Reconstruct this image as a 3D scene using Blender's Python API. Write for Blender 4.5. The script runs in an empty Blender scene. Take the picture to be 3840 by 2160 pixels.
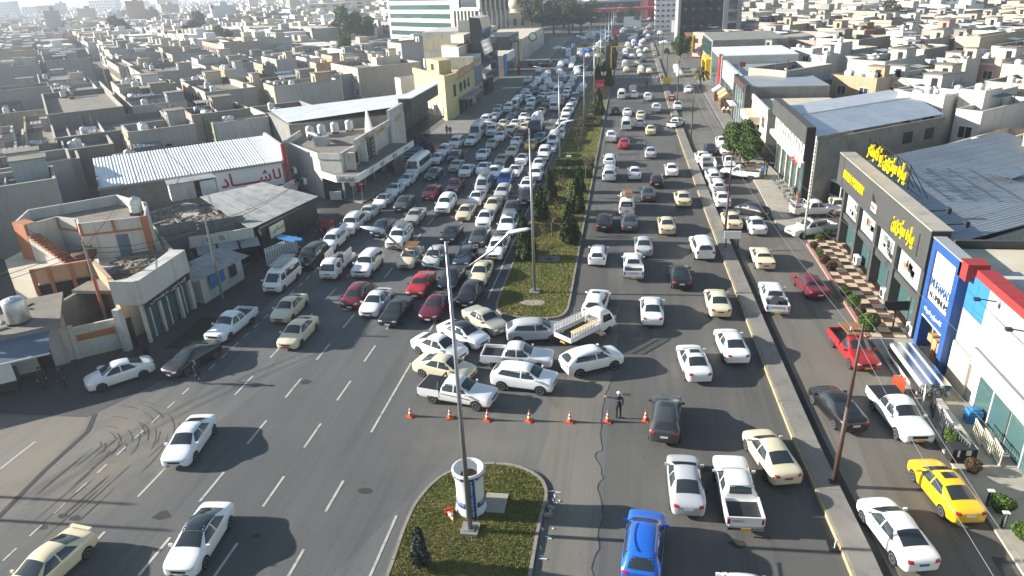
import bpy, bmesh, math, random
from mathutils import Vector, Matrix
from mathutils.bvhtree import BVHTree
R=math.radians; PI=math.pi
SC=bpy.context.scene; COL=SC.collection
rnd=random.Random(7)
# ---------------------------------------------------------------- camera
CAMH=24.0; FPX=2645.963
AX=Vector((0.98680669,0.0239761,-0.16011778)); AY=Vector((0.15622974,-0.40052091,0.90287057)); AZ=Vector((-0.04248321,-0.91597388,-0.39898249))
cam_d=bpy.data.cameras.new('camera'); cam=bpy.data.objects.new('camera',cam_d); COL.objects.link(cam); SC.camera=cam
cam_d.sensor_width=36.0; cam_d.lens=FPX/3840*36; cam_d.clip_start=0.5; cam_d.clip_end=9000
cam.matrix_world=Matrix(((AX[0],-AX[1],-AX[2],0),(AY[0],-AY[1],-AY[2],0),(AZ[0],-AZ[1],-AZ[2],CAMH),(0,0,0,1)))
# ---------------------------------------------------------------- world, sun, exposure
SUN_EL=R(18.5); SUN_DIR=Vector((-1.0,-0.033,0)).normalized()      # towards the sun, seen from above
w=bpy.data.worlds.new('World'); SC.world=w; w.use_nodes=True
nt=w.node_tree; nt.nodes.clear()
o_=nt.nodes.new('ShaderNodeOutputWorld'); b_=nt.nodes.new('ShaderNodeBackground'); s_=nt.nodes.new('ShaderNodeTexSky')
s_.sky_type='NISHITA'; s_.sun_disc=False; s_.sun_elevation=SUN_EL; s_.sun_rotation=R(270); s_.air_density=1.4; s_.dust_density=0.8; s_.ozone_density=2.0; s_.altitude=400
b_.inputs['Strength'].default_value=0.062
nt.links.new(s_.outputs[0],b_.inputs[0]); nt.links.new(b_.outputs[0],o_.inputs[0])
sl=bpy.data.lights.new('sun','SUN'); sl.energy=5.0; sl.angle=R(0.53); sl.color=(1.0,0.945,0.87)
so=bpy.data.objects.new('sun',sl); COL.objects.link(so)
so.rotation_euler=Vector((-SUN_DIR.x*math.cos(SUN_EL),-SUN_DIR.y*math.cos(SUN_EL),-math.sin(SUN_EL))).to_track_quat('-Z','Y').to_euler()
SC.view_settings.view_transform='Standard'; SC.view_settings.look='None'; SC.view_settings.gamma=1.0; SC.view_settings.use_curve_mapping=False
SC.view_settings.exposure=1.5
SC.render.engine='CYCLES'
cy=SC.cycles; cy.max_bounces=5; cy.diffuse_bounces=2; cy.glossy_bounces=2; cy.transmission_bounces=3; cy.transparent_max_bounces=6; cy.volume_bounces=0
cy.use_denoising=True; cy.use_adaptive_sampling=True; cy.adaptive_threshold=0.02
# ---------------------------------------------------------------- photo pixel -> place on a level
CROPS={'P':(1720,420,5.36667),'Q':(1760,210,5.36667),'R':(1960,60,5.36667),'S':(2280,60,5.36667),'T':(1560,540,5.36667),'U':(2520,480,5.36667),'F':(0,0,2576/3840)}
def px(c,x,y):
    o=CROPS.get(c) or (int(c[1])*960,int(c[0])*540,2576/960)
    return o[0]+x/o[2],o[1]+y/o[2]
def ray(c,x,y):
    u,v=px(c,x,y); r=Vector((u-1920,v-1080,FPX)); return Vector((r@AX,r@AY,r@AZ))
def at(c,x,y,z=0.0):
    w=ray(c,x,y); t=(z-CAMH)/w.z; return Vector((w.x*t,w.y*t,z))
def atx(c,x,y,X):
    w=ray(c,x,y); t=X/w.x; return Vector((X,w.y*t,CAMH+w.z*t))
def aty(c,x,y,Y):
    w=ray(c,x,y); t=Y/w.y; return Vector((w.x*t,Y,CAMH+w.z*t))
def pxl(p):   # place -> photo pixel (3840 wide)
    q=AX*p[0]+AY*p[1]+AZ*(p[2]-CAMH); return 1920+FPX*q.x/q.z,1080+FPX*q.y/q.z,q.z
# ---------------------------------------------------------------- materials
MATS={}
def _new(name):
    m=bpy.data.materials.new(name); m.use_nodes=True; n=m.node_tree; n.nodes.clear()
    o=n.nodes.new('ShaderNodeOutputMaterial'); p=n.nodes.new('ShaderNodeBsdfPrincipled'); n.links.new(p.outputs[0],o.inputs[0])
    MATS[name]=m; return m,n,p
def _coord(n,scale=(1,1,1),space='Object'):
    if space=='World':
        g=n.nodes.new('ShaderNodeNewGeometry'); s=g.outputs['Position']
    else:
        g=n.nodes.new('ShaderNodeTexCoord'); s=g.outputs['Object']
    mp=n.nodes.new('ShaderNodeMapping'); mp.inputs['Scale'].default_value=scale; n.links.new(s,mp.inputs[0]); return mp.outputs[0]
def _noise(n,co,scale,detail=4,rough=0.6):
    t=n.nodes.new('ShaderNodeTexNoise'); t.inputs['Scale'].default_value=scale; t.inputs['Detail'].default_value=detail; t.inputs['Roughness'].default_value=rough
    n.links.new(co,t.inputs['Vector']); return t.outputs[0]
def _ramp(n,src,lo,hi,a,b):
    r=n.nodes.new('ShaderNodeMapRange'); r.inputs[1].default_value=lo; r.inputs[2].default_value=hi; r.inputs[3].default_value=a; r.inputs[4].default_value=b
    n.links.new(src,r.inputs[0]); return r.outputs[0]
def _mix(n,fac,a,b,mode='MIX'):
    x=n.nodes.new('ShaderNodeMix'); x.data_type='RGBA'; x.blend_type=mode
    for i,v in ((0,fac),(6,a),(7,b)):
        if hasattr(v,'is_output'): n.links.new(v,x.inputs[i])
        elif i==0: x.inputs[0].default_value=v
        else: x.inputs[i].default_value=(*v[:3],1)
    return x.outputs[2]
def _bump(n,p,src,st,dist=0.02):
    b=n.nodes.new('ShaderNodeBump'); b.inputs['Strength'].default_value=st; b.inputs['Distance'].default_value=dist; n.links.new(src,b.inputs['Height']); n.links.new(b.outputs[0],p.inputs['Normal'])
def plain(name,col,rough=0.6,metal=0.0,spec=0.5,emit=0.0,trans=0.0,coat=0.0):
    m,n,p=_new(name); p.inputs['Base Color'].default_value=(*col,1); p.inputs['Roughness'].default_value=rough; p.inputs['Metallic'].default_value=metal
    p.inputs['Specular IOR Level'].default_value=spec
    if emit: p.inputs['Emission Color'].default_value=(*col,1); p.inputs['Emission Strength'].default_value=emit
    if trans: p.inputs['Transmission Weight'].default_value=trans
    if coat: p.inputs['Coat Weight'].default_value=coat; p.inputs['Coat Roughness'].default_value=0.06
    return m
def rough_mat(name,a,b,scale=0.5,rough=0.85,dirt=None,dscale=3.0,bump=0.0,bscale=20,streak=False,space='Object',metal=0.0,amt=0.6):
    """two-tone noise, optional dirt blotches or vertical streaks, optional fine relief"""
    m,n,p=_new(name); co=_coord(n,space=space)
    c=_mix(n,_ramp(n,_noise(n,co,scale),0.3,0.7,0,1),a,b)
    if dirt:
        dco=_coord(n,(1,1,0.12) if streak else (1,1,1),space)
        c=_mix(n,_ramp(n,_noise(n,dco,dscale,5,0.7),0.52,0.74,0,amt),c,dirt)
    fi=_noise(n,co,bscale,2,0.7)
    c=_mix(n,_ramp(n,fi,0.2,0.8,0.0,1.0),c,_mix(n,0.16,c,(0,0,0)))
    n.links.new(c,p.inputs['Base Color']); p.inputs['Roughness'].default_value=rough; p.inputs['Metallic'].default_value=metal; p.inputs['Specular IOR Level'].default_value=0.3
    if bump: _bump(n,p,fi,bump)
    return m
def objcol(name,rough=0.4,metal=0.0,coat=0.0,noise=0.0,nscale=1.5,spec=0.5,dirt=0.0,streak=False):
    """base colour taken from the object's own colour, so that alike things share a mesh"""
    m,n,p=_new(name); i=n.nodes.new('ShaderNodeObjectInfo'); c=i.outputs['Color']
    if noise:
        co=_coord(n); c=_mix(n,_ramp(n,_noise(n,co,nscale,4),0.25,0.75,0,noise),c,_mix(n,0.55,c,(0.10,0.09,0.075)))
    if dirt:
        g=_coord(n,(1,1,0.10) if streak else (1,1,1),'World')
        c=_mix(n,_ramp(n,_noise(n,g,2.2,5,0.7),0.5,0.75,0,dirt),c,(0.085,0.075,0.06))
    n.links.new(c,p.inputs['Base Color']); p.inputs['Roughness'].default_value=rough; p.inputs['Metallic'].default_value=metal; p.inputs['Specular IOR Level'].default_value=spec
    if coat: p.inputs['Coat Weight'].default_value=coat; p.inputs['Coat Roughness'].default_value=0.05
    return m
objcol('paint',0.32,0.0,0.6,0.10,1.2)
objcol('wall_paint',0.9,0,0,0.26,0.35,0.2,0.34,True)
objcol('plain_paint',0.55,0,0,0.12,2.0,0.4)
plain('glass',(0.024,0.032,0.036),0.04,0,0.8); plain('rubber',(0.014,0.014,0.015),0.8); plain('black_trim',(0.02,0.02,0.022),0.5)
plain('rim',(0.42,0.43,0.45),0.35,0.8); plain('steel_rim',(0.12,0.12,0.125),0.5,0.4); plain('headlamp',(0.62,0.65,0.68),0.12,0.35,0.8); plain('lamp_red',(0.36,0.012,0.015),0.2,0,0.6)
plain('plate_white',(0.62,0.64,0.66),0.5); plain('plate_red',(0.42,0.02,0.04),0.5); plain('plate_yellow',(0.68,0.34,0.01),0.5); plain('plate_blue',(0.02,0.12,0.42),0.5)
plain('chrome',(0.55,0.56,0.58),0.18,1.0); plain('sign_white',(0.80,0.80,0.79),0.5); plain('white',(0.62,0.62,0.60),0.55); plain('black',(0.012,0.012,0.014),0.55); plain('red',(0.29,0.026,0.026),0.6); plain('text_red',(0.42,0.012,0.02),0.5)
plain('blue',(0.018,0.070,0.23),0.5); plain('yellow',(0.80,0.52,0.01),0.45); plain('sign_yellow',(0.85,0.62,0.0),0.4); plain('gold',(0.55,0.36,0.06),0.35,0.5); plain('orange',(0.55,0.085,0.02),0.5); plain('green',(0.02,0.16,0.07),0.5)
rough_mat('marking_white',(0.40,0.39,0.36),(0.50,0.485,0.44),2.0,0.85,(0.13,0.125,0.115),1.6,0,14,space='World',amt=0.95); plain('grey_metal',(0.30,0.31,0.32),0.4,0.7); plain('dark_metal',(0.05,0.05,0.055),0.5,0.4); plain('brown_metal',(0.075,0.048,0.038),0.6,0.3)
plain('sky_blue',(0.03,0.17,0.40),0.5); plain('skin',(0.42,0.25,0.17),0.6); plain('hair',(0.012,0.010,0.009),0.6); plain('navy',(0.016,0.020,0.045),0.8); plain('cloth_dark',(0.022,0.022,0.026),0.9)
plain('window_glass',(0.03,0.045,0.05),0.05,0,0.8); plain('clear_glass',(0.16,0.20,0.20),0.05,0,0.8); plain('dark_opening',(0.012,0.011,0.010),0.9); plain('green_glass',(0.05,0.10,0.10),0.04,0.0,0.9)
plain('cream_plain',(0.70,0.64,0.48),0.8); plain('wood',(0.24,0.12,0.05),0.7); plain('lens',(0.58,0.60,0.60),0.3)
# ---------------------------------------------------------------- mesh helpers
class MB:
    def __init__(s): s.v=[]; s.f=[]; s.m=[]; s.mi=0
    def quadv(s,*p):
        i=len(s.v); s.v+= [tuple(q) for q in p]; s.f.append(tuple(range(i,i+len(p)))); s.m.append(s.mi); return s
    def box(s,x0,x1,y0,y1,z0,z1,M=None):
        i=len(s.v); pts=[(x0,y0,z0),(x1,y0,z0),(x1,y1,z0),(x0,y1,z0),(x0,y0,z1),(x1,y0,z1),(x1,y1,z1),(x0,y1,z1)]
        if M is not None: pts=[tuple(M@Vector(p)) for p in pts]
        s.v+=pts
        for q in ((0,3,2,1),(4,5,6,7),(0,1,5,4),(1,2,6,5),(2,3,7,6),(3,0,4,7)): s.f.append(tuple(i+k for k in q)); s.m.append(s.mi)
        return s
    def bar(s,a,b,w,h=None):      # a box beam from a to b
        a=Vector(a); b=Vector(b); h=h or w; d=b-a; L=d.length
        if L<1e-6: return s
        q=d.to_track_quat('Y','Z').to_matrix().to_4x4(); return s.box(-w/2,w/2,0,L,-h/2,h/2,Matrix.Translation(a)@q)
    def prism(s,poly,z0,z1):
        n=len(poly); i=len(s.v); s.v+=[(p[0],p[1],z0) for p in poly]+[(p[0],p[1],z1) for p in poly]
        ar=sum(poly[k][0]*poly[(k+1)%n][1]-poly[(k+1)%n][0]*poly[k][1] for k in range(n))
        idx=list(range(n)) if ar>0 else list(range(n))[::-1]
        s.f.append(tuple(i+n+k for k in idx)); s.m.append(s.mi); s.f.append(tuple(i+k for k in idx[::-1])); s.m.append(s.mi)
        for k in range(n):
            a,b=idx[k],idx[(k+1)%n]; s.f.append((i+a,i+b,i+n+b,i+n+a)); s.m.append(s.mi)
        return s
    def cyl(s,a,b,r0,r1=None,n=10,cap=True):
        a=Vector(a); b=Vector(b); r1=r0 if r1 is None else r1; d=(b-a); q=d.to_track_quat('Z','Y').to_matrix(); i=len(s.v)
        for (c,r) in ((a,r0),(b,r1)):
            for k in range(n):
                t=2*PI*k/n; s.v.append(tuple(c+q@Vector((r*math.cos(t),r*math.sin(t),0))))
        for k in range(n): s.f.append((i+k,i+(k+1)%n,i+n+(k+1)%n,i+n+k)); s.m.append(s.mi)
        if cap:
            s.f.append(tuple(i+k for k in range(n))[::-1]); s.f.append(tuple(i+n+k for k in range(n))); s.m+=[s.mi]*2
        return s
    def tube(s,pts,r,n=6):
        for a,b in zip(pts,pts[1:]): s.cyl(a,b,r,r,n)
        return s
    def lathe(s,prof,n=16,c=(0,0,0),cap=True):
        i=len(s.v); m=len(prof)
        for r,z in prof:
            for k in range(n):
                t=2*PI*k/n; s.v.append((c[0]+r*math.cos(t),c[1]+r*math.sin(t),c[2]+z))
        for j in range(m-1):
            for k in range(n): s.f.append((i+j*n+k,i+j*n+(k+1)%n,i+(j+1)*n+(k+1)%n,i+(j+1)*n+k)); s.m.append(s.mi)
        if cap:
            s.f.append(tuple(i+k for k in range(n))[::-1]); s.f.append(tuple(i+(m-1)*n+k for k in range(n))); s.m+=[s.mi]*2
        return s
    def mesh(s,name,mats,smooth=False):
        me=bpy.data.meshes.new(name); me.from_pydata(s.v,[],s.f)
        for x in (mats if isinstance(mats,(list,tuple)) else [mats]): me.materials.append(MATS[x] if isinstance(x,str) else x)
        if any(s.m): me.polygons.foreach_set('material_index',s.m)
        if smooth: me.polygons.foreach_set('use_smooth',[True]*len(s.f))
        me.update(); return me
    def build(s,name,mats,parent=None,loc=None,rz=0,smooth=False,col=None):
        return link(name,s.mesh(name,mats,smooth),parent,loc,rz,col)
def link(name,me,parent=None,loc=None,rz=0,col=None):
    o=bpy.data.objects.new(name,me); COL.objects.link(o)
    if parent is not None: o.parent=parent
    if loc is not None: o.location=loc
    if rz: o.rotation_euler=(0,0,rz)
    if col is not None: o.color=(*col[:3],1)
    return o
def tag(o,label,cat,group=None,kind=None):
    if label: o['label']=label
    if cat: o['category']=cat
    if group: o['group']=group
    if kind: o['kind']=kind
    return o
def thing(name,label,cat,loc=(0,0,0),rz=0,group=None):
    o=bpy.data.objects.new(name,None); COL.objects.link(o); o.location=tuple(loc) if len(loc)==3 else (*loc,0); o.rotation_euler=(0,0,rz); o.empty_display_size=0.3; return tag(o,label,cat,group)
def struct(o): o['kind']='structure'; return o
def stuff(o): o['kind']='stuff'; return o
def copy_tree(o,parent=None):
    c=o.copy(); COL.objects.link(c)
    if parent is not None: c.parent=parent
    for ch in o.children: copy_tree(ch,c)
    return c
WORK=bpy.data.scenes.new('work')
def evaluated(o):        # mesh of an object with its modifiers, worked out in a scene of its own
    WORK.collection.objects.link(o); vl=WORK.view_layers[0]; vl.update(); return bpy.data.meshes.new_from_object(o.evaluated_get(vl.depsgraph))
# text as flat letters with a little depth
def _shape(s):
    """Arabic letters -> joined presentation forms in visual order"""
    F={'ا':'FE8D FE8E','ب':'FE8F FE90 FE91 FE92','پ':'FB56 FB57 FB58 FB59','ت':'FE95 FE96 FE97 FE98','ش':'FEB5 FEB6 FEB7 FEB8','س':'FEB1 FEB2 FEB3 FEB4','د':'FEA9 FEAA','ر':'FEAD FEAE','ز':'FEAF FEB0','ل':'FEDD FEDE FEDF FEE0','م':'FEE1 FEE2 FEE3 FEE4','ن':'FEE5 FEE6 FEE7 FEE8','و':'FEED FEEE','ۆ':'FBD9 FBDA','ی':'FEEF FEF0 FEF3 FEF4','ي':'FEF1 FEF2 FEF3 FEF4','ک':'FED9 FEDA FEDB FEDC','ك':'FED9 FEDA FEDB FEDC','ه':'FEE9 FEEA FEEB FEEC','ط':'FEC1 FEC2 FEC3 FEC4','ع':'FEC9 FECA FECB FECC','ئ':'FE89 FE8A FE8B FE8C','گ':'FB92 FB93 FB94 FB95'}
    F={k:[chr(int(x,16)) for x in v.split()] for k,v in F.items()}; F['ـ']=['ـ']*4; F['ە']=['\ufee9','\ufeea']; out=[]
    for i,ch in enumerate(s):
        if ch not in F: out.append(ch); continue
        pj=i>0 and s[i-1] in F and len(F[s[i-1]])==4; nj=i+1<len(s) and s[i+1] in F and len(F[ch])==4
        out.append(F[ch][(3 if pj else 2) if nj else (1 if pj else 0)])
    return ''.join(out[::-1])
def text_mesh(s,size,depth=0.02,mat='white',res=2,bold=0.0):
    c=bpy.data.curves.new('letters','FONT'); c.body=_shape(s) if any('\u0600'<=k<='\u06ff' for k in s) else s
    c.size=size; c.extrude=depth/2; c.align_x='CENTER'; c.align_y='CENTER'; c.resolution_u=res; c.offset=bold
    o=bpy.data.objects.new('letters',c); me=evaluated(o); bpy.data.objects.remove(o); bpy.data.curves.remove(c)
    me.materials.clear(); me.materials.append(MATS[mat]); return me
def lettering(s,size,loc,face,parent,mat='white',depth=0.02,width=None,bold=0.0,name='lettering'):
    """upright letters on a vertical face; FACE is the outward direction (angle about z)"""
    me=text_mesh(s,size,depth,mat,bold=bold); o=link(name,me,parent); n=Vector((math.cos(face),math.sin(face),0)); x=Vector((-n.y,n.x,0))
    k=1.0
    if width:
        xs=[v.co.x for v in me.vertices]; k=width/max(1e-3,max(xs)-min(xs))
    M=Matrix(((x.x*k,0,n.x,loc[0]),(x.y*k,0,n.y,loc[1]),(0,1,0,loc[2]),(0,0,0,1)))
    me.transform(M); return o
# ================================================================ ground, roads, kerbs, markings
def asphalt(name,a,b,patch,crack=0.5):
    m,n,p=_new(name); co=_coord(n,space='World')
    big=_noise(n,co,0.06,4,0.6); st=_noise(n,_coord(n,(1,0.16,1),'World'),0.55,4,0.65); fine=_noise(n,co,9,3,0.8)
    c=_mix(n,_ramp(n,big,0.35,0.65,0,1),a,b)
    c=_mix(n,_ramp(n,st,0.45,0.75,0,0.55),c,patch)
    vc=n.nodes.new('ShaderNodeTexVoronoi'); vc.inputs['Scale'].default_value=0.085; n.links.new(_coord(n,(1,.45,1),'World'),vc.inputs['Vector']); sp=n.nodes.new('ShaderNodeSeparateColor'); n.links.new(vc.outputs['Color'],sp.inputs[0]); c=_mix(n,_ramp(n,sp.outputs[0],0.55,0.6,0,0.22),c,(0.03,0.03,0.03))
    tk=_noise(n,_coord(n,(1.2,0.03,1),'World'),1.0,3,0.6); c=_mix(n,_ramp(n,tk,0.5,0.72,0,0.35),c,(0.035,0.034,0.033)); oil=_noise(n,co,0.9,5,0.75); c=_mix(n,_ramp(n,oil,0.64,0.74,0,0.5),c,(0.03,0.029,0.028))
    c=_mix(n,_ramp(n,fine,0.3,0.75,0,0.5),c,_mix(n,0.55,c,(0.02,0.02,0.02)))
    v=n.nodes.new('ShaderNodeTexVoronoi'); v.feature='DISTANCE_TO_EDGE'; v.inputs['Scale'].default_value=0.13
    wob=n.nodes.new('ShaderNodeMix'); wob.data_type='VECTOR'; wob.inputs[0].default_value=0.08
    nz=n.nodes.new('ShaderNodeTexNoise'); nz.inputs['Scale'].default_value=0.5; nz.inputs['Detail'].default_value=6; n.links.new(co,nz.inputs['Vector'])
    n.links.new(co,wob.inputs[4]); sc=n.nodes.new('ShaderNodeVectorMath'); sc.operation='SCALE'; sc.inputs[3].default_value=60; n.links.new(nz.outputs[1],sc.inputs[0]); n.links.new(sc.outputs[0],wob.inputs[5]); n.links.new(wob.outputs[1],v.inputs['Vector'])
    if name in('asphalt','asphalt_worn'):      # dust carried on to the road by turning traffic
        for (cx_,cy_,r0,am) in ((-31,29,8.5,.75),(-8,33.5,6.5,.45),(-33.5,44,5,.3),(14,40,7,.3)):
            dv=n.nodes.new('ShaderNodeVectorMath'); dv.operation='DISTANCE'; dv.inputs[1].default_value=(cx_,cy_,0); n.links.new(co,dv.inputs[0])
            kk=n.nodes.new('ShaderNodeMath'); kk.operation='MULTIPLY'; n.links.new(_ramp(n,dv.outputs['Value'],r0*.35,r0,am,0),kk.inputs[0]); n.links.new(_ramp(n,_noise(n,co,0.35,5,0.7),0.32,0.62,0.15,1),kk.inputs[1]); c=_mix(n,kk.outputs[0],c,(0.20,0.172,0.128))
    msk=_noise(n,co,0.045,2); k=n.nodes.new('ShaderNodeMath'); k.operation='MULTIPLY'; n.links.new(_ramp(n,v.outputs[0],0.0,0.0022,crack,0),k.inputs[0]); n.links.new(_ramp(n,msk,0.47,0.6,0,1),k.inputs[1])
    c=_mix(n,k.outputs[0],c,(0.012,0.012,0.012))
    n.links.new(c,p.inputs['Base Color']); p.inputs['Roughness'].default_value=0.82; p.inputs['Specular IOR Level'].default_value=0.35; _bump(n,p,fine,0.25,0.012)
    return m
asphalt('asphalt',(0.104,0.108,0.107),(0.130,0.133,0.130),(0.160,0.159,0.150)); asphalt('asphalt_right',(0.092,0.090,0.083),(0.120,0.116,0.105),(0.148,0.140,0.123))
asphalt('asphalt_worn',(0.142,0.132,0.112),(0.188,0.174,0.147),(0.218,0.199,0.164))
asphalt('asphalt_dark',(0.056,0.055,0.054),(0.078,0.075,0.070),(0.10,0.094,0.084))
rough_mat('earth',(0.105,0.10,0.088),(0.155,0.145,0.122),0.05,0.95,(0.07,0.063,0.055),0.3,space='World')
rough_mat('concrete',(0.19,0.18,0.16),(0.26,0.245,0.215),0.4,0.9,(0.10,0.09,0.075),1.2,0.2,14,space='World')
rough_mat('concrete_pale',(0.32,0.295,0.245),(0.41,0.375,0.31),0.3,0.9,(0.17,0.15,0.12),0.9,0.15,14,space='World')
rough_mat('kerb_stone',(0.22,0.20,0.165),(0.30,0.27,0.22),1.4,0.9,(0.11,0.10,0.08),2.5,0.2,18)
rough_mat('kerb_yellow',(0.30,0.25,0.15),(0.38,0.32,0.20),0.8,0.9,(0.15,0.13,0.10),2.0,0.2,18,space='World',amt=0.9)
rough_mat('gutter_dark',(0.035,0.035,0.035),(0.055,0.052,0.048),1.0,0.9,space='World')
rough_mat('mud',(0.082,0.072,0.056),(0.10,0.088,0.068),1.5,0.95,space='World')
rough_mat('lawn_soil',(0.11,0.11,0.036),(0.21,0.17,0.065),0.45,0.95,(0.16,0.12,0.055),0.55,0.6,26,space='World',amt=0.8)
g=MB().quadv((-2600,-60,0),(2600,-60,0),(2600,5200,0),(-2600,5200,0)); struct(g.build('ground','earth'))
def sheet(name,poly,z,mat):
    b=MB(); b.quadv(*[(p[0],p[1],z) for p in poly]); return struct(b.build(name,mat))
SEPL=[(10.15,14),(9.92,24.6),(9.35,34.7),(8.8,55.4),(8.25,80),(7.75,110),(7.4,140),(7.1,200),(6.8,285),(8.0,330)]
def sepx(y,off=0):
    for (a,b),(c,d) in zip(SEPL,SEPL[1:]):
        if y<=d: return a+(c-a)*max(0,(y-b))/(d-b)+off
    return SEPL[-1][0]+off
sheet('road',[(-40,8),(17.2,8),(17.2,330),(-26.2,330),(-26.2,104),(-29.5,92),(-35.5,66),(-35.5,46),(-42,33)],0.004,'asphalt')
# far bend of the avenue
bend=[(-26,330),(-22,380),(-8,440),(20,520),(70,640)]; bend2=[(16,330),(19,370),(32,420),(58,490),(108,600)]
sheet('road',bend+bend2[::-1],0.004,'asphalt'); sheet('road',[(-120,215),(-26.2,205),(-26.2,236),(-120,250)],0.006,'asphalt')
sheet('road',[(-200,372),(-24,352),(-20,385),(-190,412)],0.006,'asphalt')
# service road with paler worn surface
sheet('service_road',[(sepx(14,1.2),14)]+[(sepx(y,1.2),y) for y in (24.6,34.7,55.4,80,110,140,200,285)]+[(15.6,285),(15.0,140),(14.9,110),(15.4,86),(16.8,63),(16.8,14)],0.008,'asphalt_worn')
sheet('right_carriageway',[(-0.9,8),(sepx(14)+.1,8)]+[(sepx(y)+.1,y) for y in (24.6,55.4,110,200,285)]+[(6.8,330),(-4.9,330),(-4.9,200),(-4.6,110),(-4.3,60),(-3.9,50),(-0.9,48)],0.0065,'asphalt_right')
# worn crossing area between the median and the island, with a ragged edge
crk=[(-0.35,51),(-0.6,49.3),(-0.45,46),(-0.7,40.8),(-1.0,38.8),(-1.25,36.7),(-1.28,34.1),(-1.15,32.4),(-1.55,32.0),(-1.2,31.2),(-0.95,30.0),(-1.25,29.2),(-1.0,28.2),(-0.85,27.1),(-1.05,26.2),(-1.0,25.0),(-1.2,24.2),(-1.1,22.6),(-1.25,21.0),(-1.2,15)]
rag=[]
for (a,b),(c,d) in zip(crk,crk[1:]):
    k=max(2,int(abs(d-b)/0.35))
    for i in range(k): t=i/k; rag.append((a+(c-a)*t+rnd.uniform(-.07,.07),b+(d-b)*t))
rag.append(crk[-1])
sheet('worn_road',[(-4.4,37.6),(-4.1,40),(-3.2,44),(-2.4,48.5),(-1.2,51)]+rag+[(-3.6,15),(-3.75,26),(-3.3,27.8),(-3.6,29.3),(-4.5,30.6),(-4.2,33.8),(-4.4,35.9)],0.010,'asphalt_worn')
b=MB()
for (x,y),(x2,y2) in zip(rag,rag[1:]):
    w1=rnd.uniform(.012,.034); b.quadv((x-w1,y,.014),(x+w1,y,.014),(x2+w1,y2,.014),(x2-w1,y2,.014))
struct(b.build('road_crack','gutter_dark'))
# left forecourt of the shops: dark oily ground, then muddy turning marks
sheet('forecourt',[(-42,32.4),(-33.2,32.6),(-31.6,36),(-30.2,40),(-29.6,47),(-29.4,66),(-29.3,92),(-36,92),(-36,47),(-42,36)],0.008,'asphalt_dark')
sheet('side_street',[(-48,8),(-31.6,8),(-31.4,23.5),(-31.9,27.5),(-32.6,31.8),(-33.4,32.6),(-48,31.5)],0.007,'asphalt_worn')
b=MB()
def strip(b,pts,wd,z):
    P=[Vector((p[0],p[1],0)) for p in pts]
    for i in range(len(P)-1):
        d=(P[i+1]-P[i]).normalized(); n=Vector((-d.y,d.x,0))
        w0=wd[i] if isinstance(wd,list) else wd; w1=wd[i+1] if isinstance(wd,list) else wd
        a,c=P[i],P[i+1]; b.quadv((a-n*w0/2)[:2]+(z,),(a+n*w0/2)[:2]+(z,),(c+n*w1/2)[:2]+(z,),(c-n*w1/2)[:2]+(z,))
strip(b,[(-31.3,8),(-31.35,23.5),(-31.9,27.5),(-32.1,31.2),(-33,33)],0.28,0.016)
struct(b.build('gutter','gutter_dark'))
for k in range(26):      # muddy tyre arcs of cars turning in
    m=MB(); cx_,cy_=-31.8+rnd.uniform(-.5,.5),28.6+rnd.uniform(-.4,.4); r0=rnd.uniform(2.2,6.2); a0=R(rnd.uniform(20,95)); sp=R(rnd.uniform(12,40)); n_=9
    strip(m,[(cx_+r0*math.cos(a0-sp*i/(n_-1)),cy_+r0*math.sin(a0-sp*i/(n_-1))) for i in range(n_)],[.01]+[rnd.uniform(.03,.10) for _ in range(n_-2)]+[.01],0.013+k*0.0001); struct(m.build('mud_streak','mud'))
for k in range(14):
    m=MB(); x=rnd.uniform(-30.6,-26.5); y=rnd.uniform(26,31); L=rnd.uniform(1.5,5); strip(m,[(x-.05*i*L/6,y-i*L/6) for i in range(7)],[.01]+[rnd.uniform(.02,.08) for _ in range(5)]+[.01],0.016+k*0.0001); struct(m.build('mud_streak','mud'))
for k in range(16):
    m=MB(); c=(rnd.uniform(-30.5,8),rnd.uniform(22,44)); q=rnd.uniform(.12,.45); m.quadv(*[(c[0]+q*rnd.uniform(.5,1)*math.cos(t)*1.3,c[1]+q*rnd.uniform(.5,1)*math.sin(t),0.0125+k*.0001) for t in [i*PI/5 for i in range(10)]]); struct(m.build('road_stain','gutter_dark'))
# ---- lane markings: every dash a piece of paint
DASH={}
def dash(x,y0,L=2.4,w=0.14,z=0.012,par=None,mat='marking_white'):
    k=(round(L,1),w,mat)
    if k not in DASH: DASH[k]=MB().box(-w/2,w/2,-L/2,L/2,0,0.003).mesh('lane_dash',mat)
    return struct(link('lane_dash',DASH[k],None,(x,y0-L/2,z)))
for lx in (-14.62,-18.0,-21.52,-25.05):
    ys=28.4+4.97*8
    for k in range(-2,32):
        y=28.4+4.97*k
        if lx==-14.62 and 28.5<y<45: continue
        if y<170: dash(lx,y)
dash(-14.62,41.0,8.2); 
for k in range(26): dash(-28.65,21.9+1.62*k-1.6*(k%2)*0,0.8,0.12)
dash(-34.6,29.9,2.6); dash(-10.95,26.1,14,0.13)
for y in (52,90,128,166,204,242): dash(-11.3,y+36,36,0.13); dash(-11.95 if 0 else -25.3 if y>100 else -60,y+36,36,0.12)
for k in range(10):
    for s in (0,1): dash(-0.2+s*3.4,60+k*22,1.6,0.09,mat='asphalt_worn')
for k in range(12): struct(MB().box(-.32,.32,-.9,.9,0,.003).build('crossing_stripe','marking_white',None,(-3.6+k*1.0,190.5-.16*k,.012)))
for k in range(14): struct(MB().box(-.3,.3,-1.1,1.1,0,.003).build('crossing_stripe','marking_white',None,(-24.0+k*1.0,197.8-.18*k,.012)))
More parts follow.
